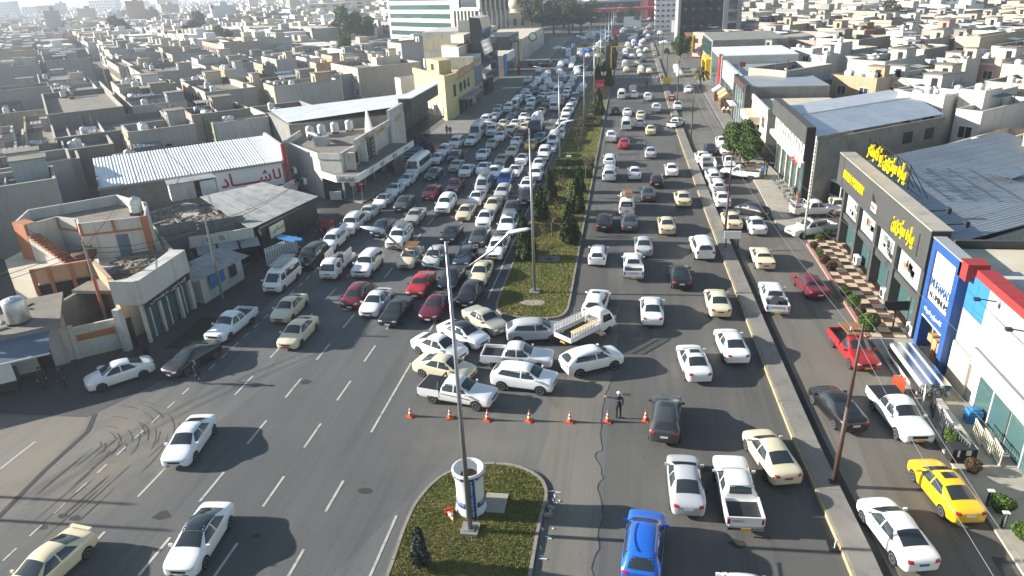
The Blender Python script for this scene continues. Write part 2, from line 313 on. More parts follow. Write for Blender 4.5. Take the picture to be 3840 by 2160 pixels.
# worn ladder marks and lane arrows
for i in range(2):
    for k in range(11): struct(MB().box(-.07,.07,-.32,.32,0,.003).build('worn_marking','asphalt_worn',None,(0.9+i*.95+k*.07,44.6+k*.42,.0125),R(-62)))
def arrow(x,y,rz=0):
    b=MB(); b.quadv((-.09,-1.3,0),(.09,-1.3,0),(.09,.4,0),(-.09,.4,0)); b.quadv((-.42,.4,0),(.42,.4,0),(0,1.3,0)); struct(b.build('lane_arrow','marking_white',None,(x,y,.013),rz))
arrow(-19.6,94.5,R(205)); arrow(-16.2,93.5,R(180)); arrow(-16.3,66,R(180)); arrow(-12.6,57,R(180))
# ---- kerbs and grass of the median and the island
def smooth_poly(p,k=3):
    for _ in range(k):
        q=[]
        for i in range(len(p)):
            a,b=p[i],p[(i+1)%len(p)]; q+=[(a[0]*.75+b[0]*.25,a[1]*.75+b[1]*.25),(a[0]*.25+b[0]*.75,a[1]*.25+b[1]*.75)]
        p=q
    return p
def inset(p,d):
    n=len(p); out=[]; ar=sum(p[k][0]*p[(k+1)%n][1]-p[(k+1)%n][0]*p[k][1] for k in range(n)); s=1 if ar>0 else -1
    for i in range(n):
        a,b,c=Vector(p[i-1]),Vector(p[i]),Vector(p[(i+1)%n]); t=(c-a).normalized(); out.append((b.x-t.y*d*s,b.y+t.x*d*s))
    return out
def resample(p,step):
    out=[]; n=len(p); acc=0
    for i in range(n):
        a,b=Vector(p[i]),Vector(p[(i+1)%n]); L=(b-a).length
        while acc<L: out.append(tuple(a+(b-a)*(acc/L))); acc+=step
        acc-=L
    return out
GRASS=[]
def kerbed(name,poly,step,maxpieces,label):
    base=thing('kerb',None,None); base['kind']='structure'
    ring=resample(poly,step); inn=inset(ring,0.16); n=len(ring); rest=MB(); order=sorted(range(n),key=lambda i:ring[i][1])
    sel=set(order[:maxpieces])
    for i in range(n):
        j=(i+1)%n; a,b,c,d=ring[i],ring[j],inn[j],inn[i]
        sh=.985 if i in sel else 1.0; cx_=sum(q[0] for q in (a,b,c,d))/4; cy_=sum(q[1] for q in (a,b,c,d))/4
        pts=[(cx_+(q[0]-cx_)*sh,cy_+(q[1]-cy_)*sh) for q in (a,b,c,d)]
        if i in sel: MB().prism(pts,0,0.14+rnd.uniform(-.015,.015)).build('kerb_stone','kerb_stone',base)
        else: rest.prism(pts,0,0.14)
    if rest.f: stuff(rest.build('kerb_run','kerb_stone',base))
    s=MB(); s.quadv(*[(q[0],q[1],0.10) for q in inset(ring,0.15)]); struct(s.build('lawn','lawn_soil')); GRASS.append(inset(ring,0.22))
kerbed('median',smooth_poly([(-10.4,300),(-10.4,200),(-10.4,110),(-10.45,70),(-10.5,52),(-10.3,49.4),(-8.6,48.4),(-5.6,48.3),(-4.5,49.3),(-4.42,52),(-4.5,60),(-4.7,110),(-4.9,200),(-5.2,300)],2),0.8,120,'')
kerbed('island',smooth_poly([(-10.1,14),(-10.2,22.3),(-10.4,25.5),(-10.3,27.4),(-9.5,29.5),(-8.0,30.4),(-6.5,30.7),(-5.1,30.4),(-4.0,29.6),(-3.6,28.3),(-3.8,26.5),(-3.8,22),(-3.7,14)],2),0.55,110,'')
def inpoly(x,y,p):
    c=False; j=len(p)-1
    for i in range(len(p)):
        if (p[i][1]>y)!=(p[j][1]>y) and x<(p[j][0]-p[i][0])*(y-p[i][1])/(p[j][1]-p[i][1])+p[i][0]: c=not c
        j=i
    return c
m,n,p=_new('grass_blade'); co=_coord(n,space='World'); c=_mix(n,_ramp(n,_noise(n,co,0.5,4),0.42,0.66,0,1),(0.13,0.165,0.034),(0.31,0.245,0.095)); c=_mix(n,_ramp(n,_noise(n,co,7,2),0.3,0.7,0,.7),c,(0.19,0.225,0.055)); n.links.new(c,p.inputs['Base Color']); p.inputs['Roughness'].default_value=0.8; p.inputs['Specular IOR Level'].default_value=0.2
gv=[];gf=[]
def blades(poly,y0,y1,count,h,w):
    k=0; xs=[q[0] for q in poly]
    while k<count:
        x=rnd.uniform(min(xs),max(xs)); y=rnd.uniform(y0,y1)
        if not inpoly(x,y,poly): continue
        k+=1; a=rnd.uniform(0,PI); q=h*rnd.uniform(.4,1.25); dx=math.cos(a)*w; dy=math.sin(a)*w; lx=rnd.uniform(-.5,.5)*q; ly=rnd.uniform(-.5,.5)*q; i=len(gv)
        gv.extend([(x-dx,y-dy,.09),(x+dx,y+dy,.09),(x+lx,y+ly,.10+q)]); gf.append((i,i+1,i+2))
blades(GRASS[1],18,30.6,42000,.085,.022); blades(GRASS[0],48.5,75,42000,.10,.032); blades(GRASS[0],75,130,30000,.13,.06)
me=bpy.data.meshes.new('grass'); me.from_pydata(gv,[],gf); me.materials.append(MATS['grass_blade']); o=link('grass',me); tag(o,'rough winter grass on the median and the island','grass',kind='stuff')
# ---- raised separator between the main road and the service road
def separator(y0,y1,step=4.0):
    base=thing('separator',None,None); base['kind']='structure'; y=y0
    while y<y1-.1:
        e=min(y1,y+step); q=[(sepx(y),y),(sepx(y,1.12),y),(sepx(e,1.12),e-.02),(sepx(e),e-.02)]
        MB().prism(q,0,0.27).build('slab','concrete',base)
        k=[(sepx(y,-.13),y),(sepx(y)-.003,y),(sepx(e)-.003,e-.03),(sepx(e,-.13),e-.03)]; MB().prism(k,0,0.245+rnd.uniform(-.02,.01)).build('kerb_stone','kerb_yellow',base)
        y=e
separator(14,84); separator(86.5,122); separator(133,232,6); separator(240,286,8)
b=MB(); strip(b,[(sepx(y,1.4),y) for y in (14,24.6,34.7,55.4,80,110,122)],0.42,0.012); struct(b.build('gutter','gutter_dark'))  # dark strip for the gutter and the separator's cast shadow painted along it
# ---- pavements
def pave(name,poly,h,mat): return struct(MB().prism(poly,0,h).build(name,mat))
pave('pavement',[(16.85,14),(20.4,14),(20.4,47.0),(16.85,47.0)],0.13,'concrete_pale')
pave('pavement',[(14.9,70),(17.8,70.5),(19.6,77),(18.6,92),(18.2,100),(15.2,100),(15.2,84)],0.13,'concrete_pale')
pave('pavement',[(15.3,100.3),(18.2,100.3),(17.6,138),(15.4,138)],0.12,'concrete')
pave('pavement',[(15.4,138.3),(21.6,138.3),(21.6,205),(15.6,205)],0.12,'concrete')
pave('pavement',[(-34.5,110),(-26.4,104),(-26.4,204),(-34.5,204)],0.14,'concrete')
pave('pavement',[(-36.6,80.6),(-31.9,78.6),(-30.4,86),(-29.4,92),(-28.6,104),(-36.6,106)],0.13,'concrete_pale')
pave('pavement',[(-34.5,240),(-26.4,238),(-26.4,330),(-34.5,330)],0.14,'concrete')
# ================================================================ vehicles
def loft(st,sub=2,crease=(0.0,0.0,0.35,0.25,0)):
    bm=bmesh.new(); rings=[]
    for (y,zlo,wm,zm,wb,zb,wt,zt,zc) in st:
        h=[(wm*.94,zlo),(wm,zm),(wb,zb),(wt,zt)]
        ring=[bm.verts.new((-x,y,z)) for x,z in h]+[bm.verts.new((0,y,zc))]+[bm.verts.new((x,y,z)) for x,z in h[::-1]]
        rings.append(ring)
    cl=bm.edges.layers.float.new('crease_edge'); 
    for a,b in zip(rings,rings[1:]):
        for i in range(8): bm.faces.new((a[i],b[i],b[i+1],a[i+1]))
        bm.faces.new((a[8],b[8],b[0],a[0]))
    for ring,fl in ((rings[0],False),(rings[-1],True)):
        for i in range(4):
            f=[ring[i],ring[i+1],ring[7-i],ring[8-i]] if i<3 else [ring[3],ring[4],ring[5]]
            bm.faces.new(f if fl else f[::-1])
    for a,b in zip(rings,rings[1:]):
        for i,cz in ((0,.7),(8,.7),(2,crease[2]),(6,crease[2]),(3,crease[3]),(5,crease[3])):
            e=bm.edges.get((a[i],b[i])); e[cl]=cz
    for ring in (rings[0],rings[-1]):
        for i in range(8): bm.edges.get((ring[i],ring[i+1]))[cl]=.22
    bmesh.ops.recalc_face_normals(bm,faces=bm.faces)
    me=bpy.data.meshes.new('cage'); bm.to_mesh(me); bm.free()
    o=bpy.data.objects.new('cage',me); md=o.modifiers.new('s','SUBSURF'); md.levels=sub; md.render_levels=sub
    r=evaluated(o); bpy.data.objects.remove(o); bpy.data.meshes.remove(me)
    r.polygons.foreach_set('use_smooth',[True]*len(r.polygons)); return r
DIRS={'F':((0,9),lambda u,v:(Vector((u,9,v)),Vector((0,-1,0)))),'B':(0,lambda u,v:(Vector((u,-9,v)),Vector((0,1,0)))),'R':(0,lambda u,v:(Vector((9,u,v)),Vector((-1,0,0)))),'L':(0,lambda u,v:(Vector((-9,u,v)),Vector((1,0,0)))),'T':(0,lambda u,v:(Vector((u,v,9)),Vector((0,0,-1))))}
def patch(mb,bvh,ax,q,off=0.008,n=5,m=4):
    A,B,C,D=q; i=len(mb.v); fn=DIRS[ax][1]
    for b in range(m+1):
        for a in range(n+1):
            s,t=a/n,b/m; u=(A[0]*(1-s)+B[0]*s)*(1-t)+(D[0]*(1-s)+C[0]*s)*t; v=(A[1]*(1-s)+B[1]*s)*(1-t)+(D[1]*(1-s)+C[1]*s)*t
            o,d=fn(u,v); h=bvh.ray_cast(o,d)
            p=h[0] if h[0] is not None else bvh.find_nearest(o+d*8)[0]
            mb.v.append(tuple(p-d*off))
    for b in range(m):
        for a in range(n):
            k=i+b*(n+1)+a; mb.f.append((k,k+1,k+n+2,k+n+1)); mb.m.append(mb.mi)
    return mb
def disc(mb,bvh,ax,c,r,off=0.006,n=14,r0=0.0):
    i=len(mb.v); fn=DIRS[ax][1]
    for rr in (r0,r):
        for k in range(n):
            t=2*PI*k/n; o,d=fn(c[0]+rr*math.cos(t),max(.1,c[1]+rr*math.sin(t))); h=bvh.ray_cast(o,d); p=h[0] if h[0] is not None else o+d*8.2
            mb.v.append(tuple(p-d*off))
    for k in range(n): mb.f.append((i+k,i+(k+1)%n,i+n+(k+1)%n,i+n+k)); mb.m.append(0)
    return mb
def mir(q): return [(-x,z) for x,z in q][::-1]
TYPES={}
def deftype(key,st,wheels,wr,glassT=(),front=None,**k): TYPES[key]=dict(st=st,wheels=wheels,wr=wr,**k)
# stations: (y, z_low, half width, z_mid, half width at belt, z_belt, half width at roof rail, z_rail, z_centre)
deftype('sedan',[(-2.28,.38,.70,.55,.72,.80,.55,.84,.85),(-2.18,.27,.82,.58,.82,.97,.62,1.02,1.04),(-1.75,.22,.89,.60,.87,1.01,.66,1.08,1.10),(-1.42,.20,.91,.60,.885,1.0,.62,1.13,1.18),(-.72,.20,.91,.60,.89,.97,.57,1.37,1.43),(0,.20,.91,.58,.89,.95,.60,1.44,1.50),(.42,.20,.91,.58,.89,.94,.59,1.40,1.46),(1.18,.20,.91,.57,.88,.93,.67,.99,1.03),(1.75,.20,.90,.56,.85,.87,.62,.93,.96),(2.10,.22,.86,.54,.82,.77,.56,.83,.85),(2.28,.28,.72,.50,.68,.67,.48,.71,.72)],((1.38,.80),(-1.36,.80)),.32,
 ws=('T',[(-.66,1.16),(.66,1.16),(.53,.46),(-.53,.46)]),rw=('T',[(-.53,-.74),(.53,-.74),(.60,-1.52),(-.60,-1.52)]),sw=[[(-.02,1.01),(.96,.99),(.44,1.36),(-.02,1.40)],[(-1.08,1.04),(-.10,1.01),(-.10,1.40),(-.66,1.34)]],
 hl=[(.40,.60),(.74,.66),(.75,.78),(.44,.70)],tl=[(.46,.80),(.78,.82),(.80,.98),(.50,.95)],gr=[(-.36,.50),(.36,.50),(.38,.63),(-.38,.63)],intake=[(-.48,.31),(.48,.31),(.44,.41),(-.44,.41)],fp=.41,rp=.74,mir=(.98,.95,1.0),L=4.55,W=1.8)
deftype('old_sedan',[(-2.28,.36,.76,.55,.78,.84,.58,.90,.91),(-2.22,.27,.83,.58,.82,.97,.66,.99,1.0),(-1.75,.22,.86,.60,.85,.99,.70,1.01,1.02),(-1.25,.20,.87,.60,.86,.98,.70,1.02,1.05),(-.85,.20,.87,.60,.86,.96,.60,1.33,1.37),(0,.20,.87,.58,.86,.95,.61,1.39,1.42),(.40,.20,.87,.58,.86,.94,.60,1.35,1.39),(1.0,.20,.87,.57,.86,.92,.68,.96,.98),(1.75,.20,.86,.56,.84,.86,.66,.90,.91),(2.18,.22,.84,.54,.82,.78,.62,.82,.83),(2.28,.30,.76,.50,.74,.64,.56,.68,.69)],((1.36,.77),(-1.34,.77)),.31,
 ws=('T',[(-.66,.98),(.66,.98),(.56,.44),(-.56,.44)]),rw=('T',[(-.55,-.88),(.55,-.88),(.64,-1.24),(-.64,-1.24)]),sw=[[(-.02,1.0),(.82,.98),(.42,1.31),(-.02,1.35)],[(-1.0,1.0),(-.10,.99),(-.10,1.35),(-.78,1.30)]],
 hl=[(.42,.62),(.76,.62),(.76,.75),(.42,.75)],tl=[(.42,.78),(.78,.78),(.78,.93),(.42,.93)],gr=[(-.36,.63),(.36,.63),(.36,.74),(-.36,.74)],intake=[(-.6,.40),(.6,.40),(.6,.50),(-.6,.50)],fp=.42,rp=.62,mir=(.88,.93,.98),L=4.5,W=1.74)
deftype('hatchback',[(-1.98,.38,.76,.6,.76,.88,.58,1.0,1.02),(-1.88,.25,.85,.6,.84,.99,.62,1.09,1.12),(-1.40,.2,.88,.6,.86,1.01,.57,1.40,1.45),(-.6,.2,.89,.6,.87,.99,.59,1.48,1.54),(.2,.2,.89,.58,.87,.97,.59,1.47,1.53),(.58,.2,.89,.58,.87,.96,.57,1.40,1.46),(1.28,.2,.88,.57,.85,.95,.64,1.02,1.06),(1.66,.2,.87,.56,.82,.88,.58,.95,.97),(1.92,.24,.84,.52,.80,.80,.56,.85,.87),(2.0,.30,.76,.48,.72,.70,.50,.74,.75)],((1.25,.78),(-1.25,.78)),.31,
 ws=('T',[(-.62,1.24),(.62,1.24),(.52,.62),(-.52,.62)]),rw=('B',[(-.54,1.08),(.54,1.08),(.47,1.36),(-.47,1.36)]),sw=[[(.08,1.01),(1.0,1.0),(.55,1.37),(.08,1.43)],[(-1.42,1.08),(0,1.01),(0,1.43),(-1.22,1.34)]],
 hl=[(.38,.62),(.70,.68),(.70,.82),(.42,.72)],tl=[(.56,.86),(.80,.88),(.76,1.12),(.58,1.06)],gr=[(-.30,.52),(.30,.52),(.32,.62),(-.32,.62)],intake=[(-.42,.33),(.42,.33),(.4,.43),(-.4,.43)],fp=.42,rp=.70,mir=(1.02,.93,1.02),L=4.0,W=1.76)
deftype('crossover',[(-2.2,.45,.80,.7,.80,.98,.62,1.08,1.10),(-2.1,.32,.89,.7,.88,1.10,.66,1.19,1.22),(-1.58,.27,.92,.7,.90,1.12,.61,1.53,1.58),(-.7,.27,.93,.7,.91,1.10,.63,1.62,1.68),(.2,.27,.93,.68,.91,1.08,.63,1.60,1.66),(.55,.27,.93,.68,.91,1.07,.61,1.53,1.60),(1.25,.27,.93,.67,.90,1.06,.70,1.13,1.17),(1.78,.27,.92,.66,.87,1.0,.64,1.07,1.09),(2.10,.30,.90,.62,.87,.95,.62,1.01,1.03),(2.2,.36,.84,.58,.80,.86,.56,.90,.91)],((1.36,.83),(-1.34,.83)),.36,
 ws=('T',[(-.68,1.22),(.68,1.22),(.56,.60),(-.56,.60)]),rw=('B',[(-.58,1.20),(.58,1.20),(.50,1.50),(-.50,1.50)]),sw=[[(.06,1.13),(1.0,1.12),(.54,1.50),(.06,1.56)],[(-1.60,1.22),(-.03,1.13),(-.03,1.56),(-1.36,1.50)]],
 hl=[(.42,.80),(.80,.84),(.80,.96),(.46,.90)],tl=[(.52,.96),(.84,.98),(.82,1.14),(.56,1.10)],gr=[(-.38,.66),(.38,.66),(.40,.84),(-.40,.84)],intake=[(-.52,.40),(.52,.40),(.48,.52),(-.48,.52)],fp=.54,rp=.78,mir=(1.04,1.0,1.14),L=4.4,W=1.86)
deftype('suv',[(-2.38,.50,.82,.8,.84,1.08,.68,1.25,1.27),(-2.32,.36,.91,.8,.90,1.18,.70,1.50,1.54),(-2.05,.30,.94,.8,.92,1.19,.68,1.78,1.82),(-.8,.30,.95,.8,.93,1.17,.70,1.84,1.89),(.2,.30,.95,.78,.93,1.15,.70,1.82,1.87),(.55,.30,.95,.78,.93,1.14,.68,1.74,1.80),(1.10,.30,.95,.77,.92,1.13,.76,1.18,1.22),(1.80,.30,.94,.76,.90,1.08,.72,1.13,1.15),(2.25,.33,.92,.72,.90,1.03,.70,1.08,1.10),(2.38,.40,.88,.66,.86,.96,.64,.99,1.0)],((1.46,.84),(-1.42,.84)),.38,
 ws=('T',[(-.74,1.06),(.74,1.06),(.63,.58),(-.63,.58)]),rw=('B',[(-.64,1.28),(.64,1.28),(.57,1.70),(-.57,1.70)]),sw=[[(.04,1.21),(.92,1.20),(.52,1.68),(.04,1.74)],[(-2.0,1.24),(-.06,1.21),(-.06,1.75),(-1.84,1.70)]],
 hl=[(.48,.82),(.84,.84),(.84,.98),(.48,.98)],tl=[(.66,.90),(.86,.90),(.86,1.14),(.66,1.14)],gr=[(-.42,.80),(.42,.80),(.42,.97),(-.42,.97)],intake=[(-.55,.46),(.55,.46),(.5,.58),(-.5,.58)],fp=.62,rp=.90,mir=(.98,1.05,1.22),L=4.8,W=1.92)
deftype('van',[(-2.42,.40,.82,.7,.84,1.05,.72,1.5,1.52),(-2.36,.30,.90,.7,.90,1.10,.72,1.84,1.88),(-2.1,.25,.91,.7,.91,1.12,.72,1.96,2.02),(-.6,.25,.92,.7,.92,1.12,.73,1.99,2.06),(.9,.25,.92,.7,.92,1.10,.72,1.97,2.03),(1.35,.25,.92,.7,.91,1.10,.70,1.86,1.92),(2.0,.25,.92,.68,.89,1.08,.74,1.26,1.30),(2.25,.26,.89,.62,.85,.96,.66,1.04,1.07),(2.42,.34,.78,.54,.74,.70,.55,.76,.78)],((1.55,.80),(-1.30,.80)),.33,
 ws=('F',[(-.76,1.18),(.76,1.18),(.62,1.80),(-.62,1.80)]),rw=('B',[(-.66,1.18),(.66,1.18),(.62,1.76),(-.62,1.76)]),sw=[[(.85,1.20),(1.80,1.18),(1.42,1.70),(.85,1.78)],[(-2.2,1.22),(.72,1.20),(.72,1.80),(-2.15,1.80)]],
 hl=[(.46,.72),(.80,.76),(.80,.94),(.50,.86)],tl=[(.74,.72),(.86,.72),(.86,1.10),(.74,1.10)],gr=[(-.40,.68),(.40,.68),(.42,.80),(-.42,.80)],intake=[(-.5,.38),(.5,.38),(.48,.50),(-.48,.50)],fp=.54,rp=.66,mir=(1.85,.98,1.24),L=4.85,W=1.86)
deftype('minibus',[(-3.45,.55,.92,.9,.94,1.3,.84,2.2,2.22),(-3.38,.45,1.0,.9,1.0,1.35,.84,2.48,2.54),(-3.0,.40,1.02,.9,1.02,1.36,.85,2.56,2.62),(0,.40,1.03,.9,1.03,1.36,.85,2.58,2.64),(2.5,.40,1.03,.9,1.02,1.34,.84,2.56,2.62),(2.95,.40,1.02,.9,1.01,1.32,.82,2.45,2.50),(3.25,.40,1.0,.85,.98,1.25,.84,1.45,1.48),(3.38,.42,.97,.8,.94,1.05,.80,1.15,1.17),(3.46,.50,.88,.7,.86,.85,.70,.9,.92)],((2.1,.88),(-1.9,.88)),.40,
 ws=('F',[(-.86,1.36),(.86,1.36),(.76,2.36),(-.76,2.36)]),rw=('B',[(-.7,1.5),(.7,1.5),(.7,2.25),(-.7,2.25)]),sw=[[(a,1.46),(a+.88,1.46),(a+.88,2.24),(a,2.24)] for a in (-3.1,-2.16,-1.22,-.28,.66,1.60)],
 hl=[(.52,.70),(.84,.72),(.84,.86),(.56,.84)],tl=[(.78,.8),(.94,.8),(.94,1.1),(.78,1.1)],gr=[(-.45,.72),(.45,.72),(.45,.84),(-.45,.84)],intake=[(-.6,.52),(.6,.52),(.6,.62),(-.6,.62)],fp=.60,rp=.7,mir=(3.1,1.12,1.7),L=6.95,W=2.06)
deftype('pickup',[(-2.6,.48,.84,.6,.82,.70,.60,.71,.71),(-2.5,.38,.89,.62,.86,.72,.62,.73,.73),(-1.05,.32,.90,.62,.86,.72,.62,.73,.73),(-.98,.32,.90,.7,.89,1.04,.66,1.06,1.08),(-.80,.32,.90,.7,.89,1.06,.60,1.66,1.70),(.1,.32,.90,.7,.89,1.05,.62,1.70,1.75),(.45,.32,.90,.7,.89,1.04,.60,1.62,1.68),(1.10,.32,.90,.7,.88,1.03,.70,1.08,1.12),(1.85,.32,.90,.7,.87,1.0,.68,1.06,1.08),(2.4,.36,.89,.68,.86,.96,.66,1.0,1.02),(2.58,.42,.84,.62,.82,.88,.60,.91,.92)],((1.58,.80),(-1.52,.80)),.37,
 ws=('T',[(-.70,1.05),(.70,1.05),(.58,.50),(-.58,.50)]),rw=('B',[(-.56,1.18),(.56,1.18),(.52,1.56),(-.52,1.56)]),sw=[[(.06,1.12),(.92,1.10),(.46,1.54),(.06,1.60)],[(-.84,1.13),(-.03,1.12),(-.03,1.60),(-.76,1.56)]],
 hl=[(.46,.78),(.82,.80),(.82,.94),(.50,.90)],tl=[(.78,.72),(.86,.72),(.86,.80),(.78,.80)],gr=[(-.42,.70),(.42,.70),(.42,.88),(-.42,.88)],intake=[(-.5,.46),(.5,.46),(.5,.56),(-.5,.56)],fp=.58,rp=.60,mir=(.92,1.0,1.12),L=5.2,W=1.82,bed=(-2.58,-1.02,.82,1.10))
t=dict(TYPES['pickup']); t['st']=[(-2.6,.48,.84,.6,.82,.70,.60,.71,.71),(-2.5,.38,.89,.62,.86,.72,.62,.73,.73),(-.35,.32,.90,.62,.86,.72,.62,.73,.73),(-.28,.32,.90,.7,.89,1.04,.66,1.06,1.08),(-.12,.32,.90,.7,.89,1.06,.60,1.66,1.70),(.25,.32,.90,.7,.89,1.05,.62,1.69,1.74),(.50,.32,.90,.7,.89,1.04,.60,1.62,1.68)]+t['st'][7:]; t['bed']=(-2.58,-.34,.82,1.10); t['sw']=[[(-.12,1.13),(.94,1.10),(.50,1.54),(-.06,1.60)]]; TYPES['single_pickup']=t
CABTRUCK=[(.75,.45,.82,.8,.82,1.1,.70,1.3,1.3),(.80,.42,.85,.8,.84,1.12,.72,1.86,1.90),(1.1,.40,.86,.8,.85,1.12,.73,1.92,1.96),(1.75,.40,.86,.8,.85,1.12,.72,1.90,1.95),(2.05,.40,.86,.8,.85,1.10,.71,1.78,1.83),(2.38,.40,.86,.75,.83,1.08,.76,1.22,1.25),(2.5,.42,.83,.7,.80,.92,.70,.98,1.0),(2.56,.48,.76,.62,.74,.74,.6,.8,.8)]
deftype('truck',CABTRUCK,((1.72,.74),(-1.35,.72)),.32,ws=('F',[(-.72,1.16),(.72,1.16),(.62,1.72),(-.62,1.72)]),rw=('B',[(-.5,1.2),(.5,1.2),(.5,1.6),(-.5,1.6)]),sw=[[(1.05,1.16),(2.10,1.14),(1.88,1.68),(1.05,1.74)]],
 hl=[(.44,.78),(.74,.80),(.74,.94),(.48,.92)],tl=[(.6,.6),(.7,.6),(.7,.7),(.6,.7)],gr=[(-.34,.80),(.34,.80),(.34,.88),(-.34,.88)],intake=[(-.5,.48),(.5,.48),(.5,.58),(-.5,.58)],fp=.60,rp=.6,mir=(2.2,.98,1.35),L=5.1,W=1.74,truck=1)
BIGCAB=[(1.6,.6,1.1,1.1,1.1,1.7,1.0,2.2,2.2),(1.66,.55,1.18,1.1,1.18,1.75,1.06,2.72,2.76),(2.1,.5,1.2,1.1,1.2,1.76,1.08,2.82,2.86),(3.1,.5,1.2,1.1,1.2,1.75,1.08,2.80,2.85),(3.45,.5,1.2,1.1,1.19,1.72,1.06,2.60,2.66),(3.72,.5,1.19,1.0,1.16,1.6,1.05,1.75,1.78),(3.85,.55,1.15,.9,1.1,1.15,1.0,1.3,1.3)]
deftype('big_truck',BIGCAB,((2.9,1.0),(-1.6,.95),(-2.9,.95)),.50,ws=('F',[(-1.0,1.78),(1.0,1.78),(.92,2.56),(-.92,2.56)]),rw=('B',[(-.6,1.9),(.6,1.9),(.6,2.4),(-.6,2.4)]),sw=[[(2.3,1.80),(3.35,1.78),(3.2,2.5),(2.3,2.6)]],
 hl=[(.6,.85),(1.0,.85),(1.0,1.05),(.6,1.05)],tl=[(.8,.8),(1.0,.8),(1.0,.9),(.8,.9)],gr=[(-.85,1.15),(.85,1.15),(.85,1.55),(-.85,1.55)],intake=[(-.9,.62),(.9,.62),(.9,.78),(-.9,.78)],fp=.66,rp=.7,mir=(3.5,1.36,2.0),L=7.6,W=2.45,truck=2)
_cache={}
def wheel_meshes(r,wd=.2,steel=False):
    k=('wheel',r,steel)
    if k not in _cache:
        t=MB(); M=Matrix.Rotation(PI/2,4,'Y')
        for (a,b) in ((r,-wd/2),):
            t.lathe([(r*.66,-wd/2),(r*.96,-wd/2),(r,-wd/2+.03),(r,wd/2-.03),(r*.96,wd/2),(r*.66,wd/2)],18)
        tm=t.mesh('tyre','rubber',False); tm.transform(M)
        q=MB(); q.lathe([(r*.66,wd/2-.03),(r*.70,wd/2+.006),(r*.61,wd/2+.006)],14,cap=False); q.lathe([(.001,wd/2-.005),(r*.16,wd/2+.004),(r*.18,wd/2-.02)],8,cap=False)
        for i in range(6):
            a=2*PI*i/6; q.box(-.022,.022,r*.1,r*.6,wd/2-.03,wd/2-.004,Matrix.Rotation(a,4,'Z'))
        q.mi=1; q.lathe([(.001,wd/2-.04),(r*.62,wd/2-.04)],12,cap=False)
        rm=q.mesh('rim',['steel_rim' if steel else 'rim','rubber']); rm.transform(M); _cache[k]=(tm,rm)
    return _cache[k]
def type_meshes(key):
    if key in _cache: return _cache[key]
    T=TYPES[key]; T['st']=[(y,a,b,c,d,zb,wt+(.03 if zt-zb>.2 else 0),zb+(zt-zb)*(1.10 if zt-zb>.2 else 1),zb+(zc-zb)*(1.10 if zt-zb>.2 else 1)) for (y,a,b,c,d,zb,wt,zt,zc) in T['st']]; body=loft(T['st']); body.name='body'; body.materials.clear(); body.materials.append(MATS['paint'])
    bvh=BVHTree.FromPolygons([v.co.copy() for v in body.vertices],[tuple(p.vertices) for p in body.polygons])
    P=[]                                    # (part name, mesh, location)
    def add(name,mb,mats,loc=(0,0,0),smooth=True): P.append((name,mb.mesh(name,mats,smooth),loc))
    add('windscreen',patch(MB(),bvh,*T['ws'],n=8,m=6),'glass'); add('rear_window',patch(MB(),bvh,*T['rw'],n=8,m=5),'glass')
    for q in T['sw']: add('side_window',patch(MB(),bvh,'R',q),'glass'); add('side_window',patch(MB(),bvh,'L',q[::-1] if 0 else [q[1],q[0],q[3],q[2]]),'glass')
    for q,nm,mt,ax in ((T['hl'],'headlight','headlamp','F'),(T['tl'],'tail_light','lamp_red','B')):
        if T.get('truck') and nm=='tail_light': continue
        if T.get('bed') and nm=='tail_light': continue
        for s in (1,-1): add(nm,patch(MB(),bvh,ax,q if s>0 else mir(q),0.012,4,3),mt)
    add('grille',patch(MB(),bvh,'F',T['gr'],0.010,6,2),'black_trim'); add('lower_intake',patch(MB(),bvh,'F',T['intake'],0.009,6,2),'black_trim')
    for (wy,wx) in T['wheels']:
        for ax in 'RL':
            if not T.get('truck'): add('wheel_arch',disc(MB(),bvh,ax,(wy,T['wr']),T['wr']*1.17,0.012),'black')
    sx=T['mir']
    for s in (1,-1):
        b=MB(); b.box(-.09,.09,-.05,.05,-.07,.07); b.box(-s*.14,-s*.04,-.02,.02,-.06,-.03); add('mirror',b,'paint',(s*sx[1],sx[0],sx[2]),False)
    x=MB()
    if T.get('bed'):
        y0,y1,z0,z1=T['bed']; bb=MB()
        for s in (1,-1): bb.box(s*.86-.04,s*.86+.04,y0,y1,.62,z1)
        add('bed_side',MB().box(.815,.905,y0,y1,.60,z1),'paint',smooth=False); add('bed_side',MB().box(-.905,-.815,y0,y1,.60,z1),'paint',smooth=False)
        add('tailgate',MB().box(-.812,.812,y0-.01,y0+.06,.60,z1-.01),'paint',smooth=False); add('bed_floor',MB().box(-.81,.81,y0+.06,y1-.02,.78,.845),'black_trim',smooth=False)
        for s in (1,-1): add('tail_light',MB().box(s*.80-.055,s*.80+.055,y0-.03,y0-.012,.70,1.0),'lamp_red',smooth=False)
        add('rear_bumper',MB().box(-.86,.86,y0-.14,y0-.03,.42,.58),'chrome',smooth=False)
    if T.get('truck')==1:
        add('chassis',MB().box(-.35,.35,-2.5,1.0,.45,.66),'dark_metal',smooth=False); add('bed_floor',MB().box(-.86,.86,-2.55,.68,.72,.86),'black_trim',smooth=False)
    if T.get('truck')==2: add('chassis',MB().box(-.45,.45,-3.6,2.0,.7,1.05),'dark_metal',smooth=False)
    if key in('crossover','suv','hatchback','sedan'):
        for ax in 'RL': q=[(T['wheels'][1][0]+.42,T['st'][4][1]+.015),(T['wheels'][0][0]-.42,T['st'][4][1]+.015),(T['wheels'][0][0]-.42,T['st'][4][1]+(.13 if key in('crossover','suv') else .06)),(T['wheels'][1][0]+.42,T['st'][4][1]+(.13 if key in('crossover','suv') else .06))]; add('sill_trim',patch(MB(),bvh,ax,q,.009,8,1),'black_trim')
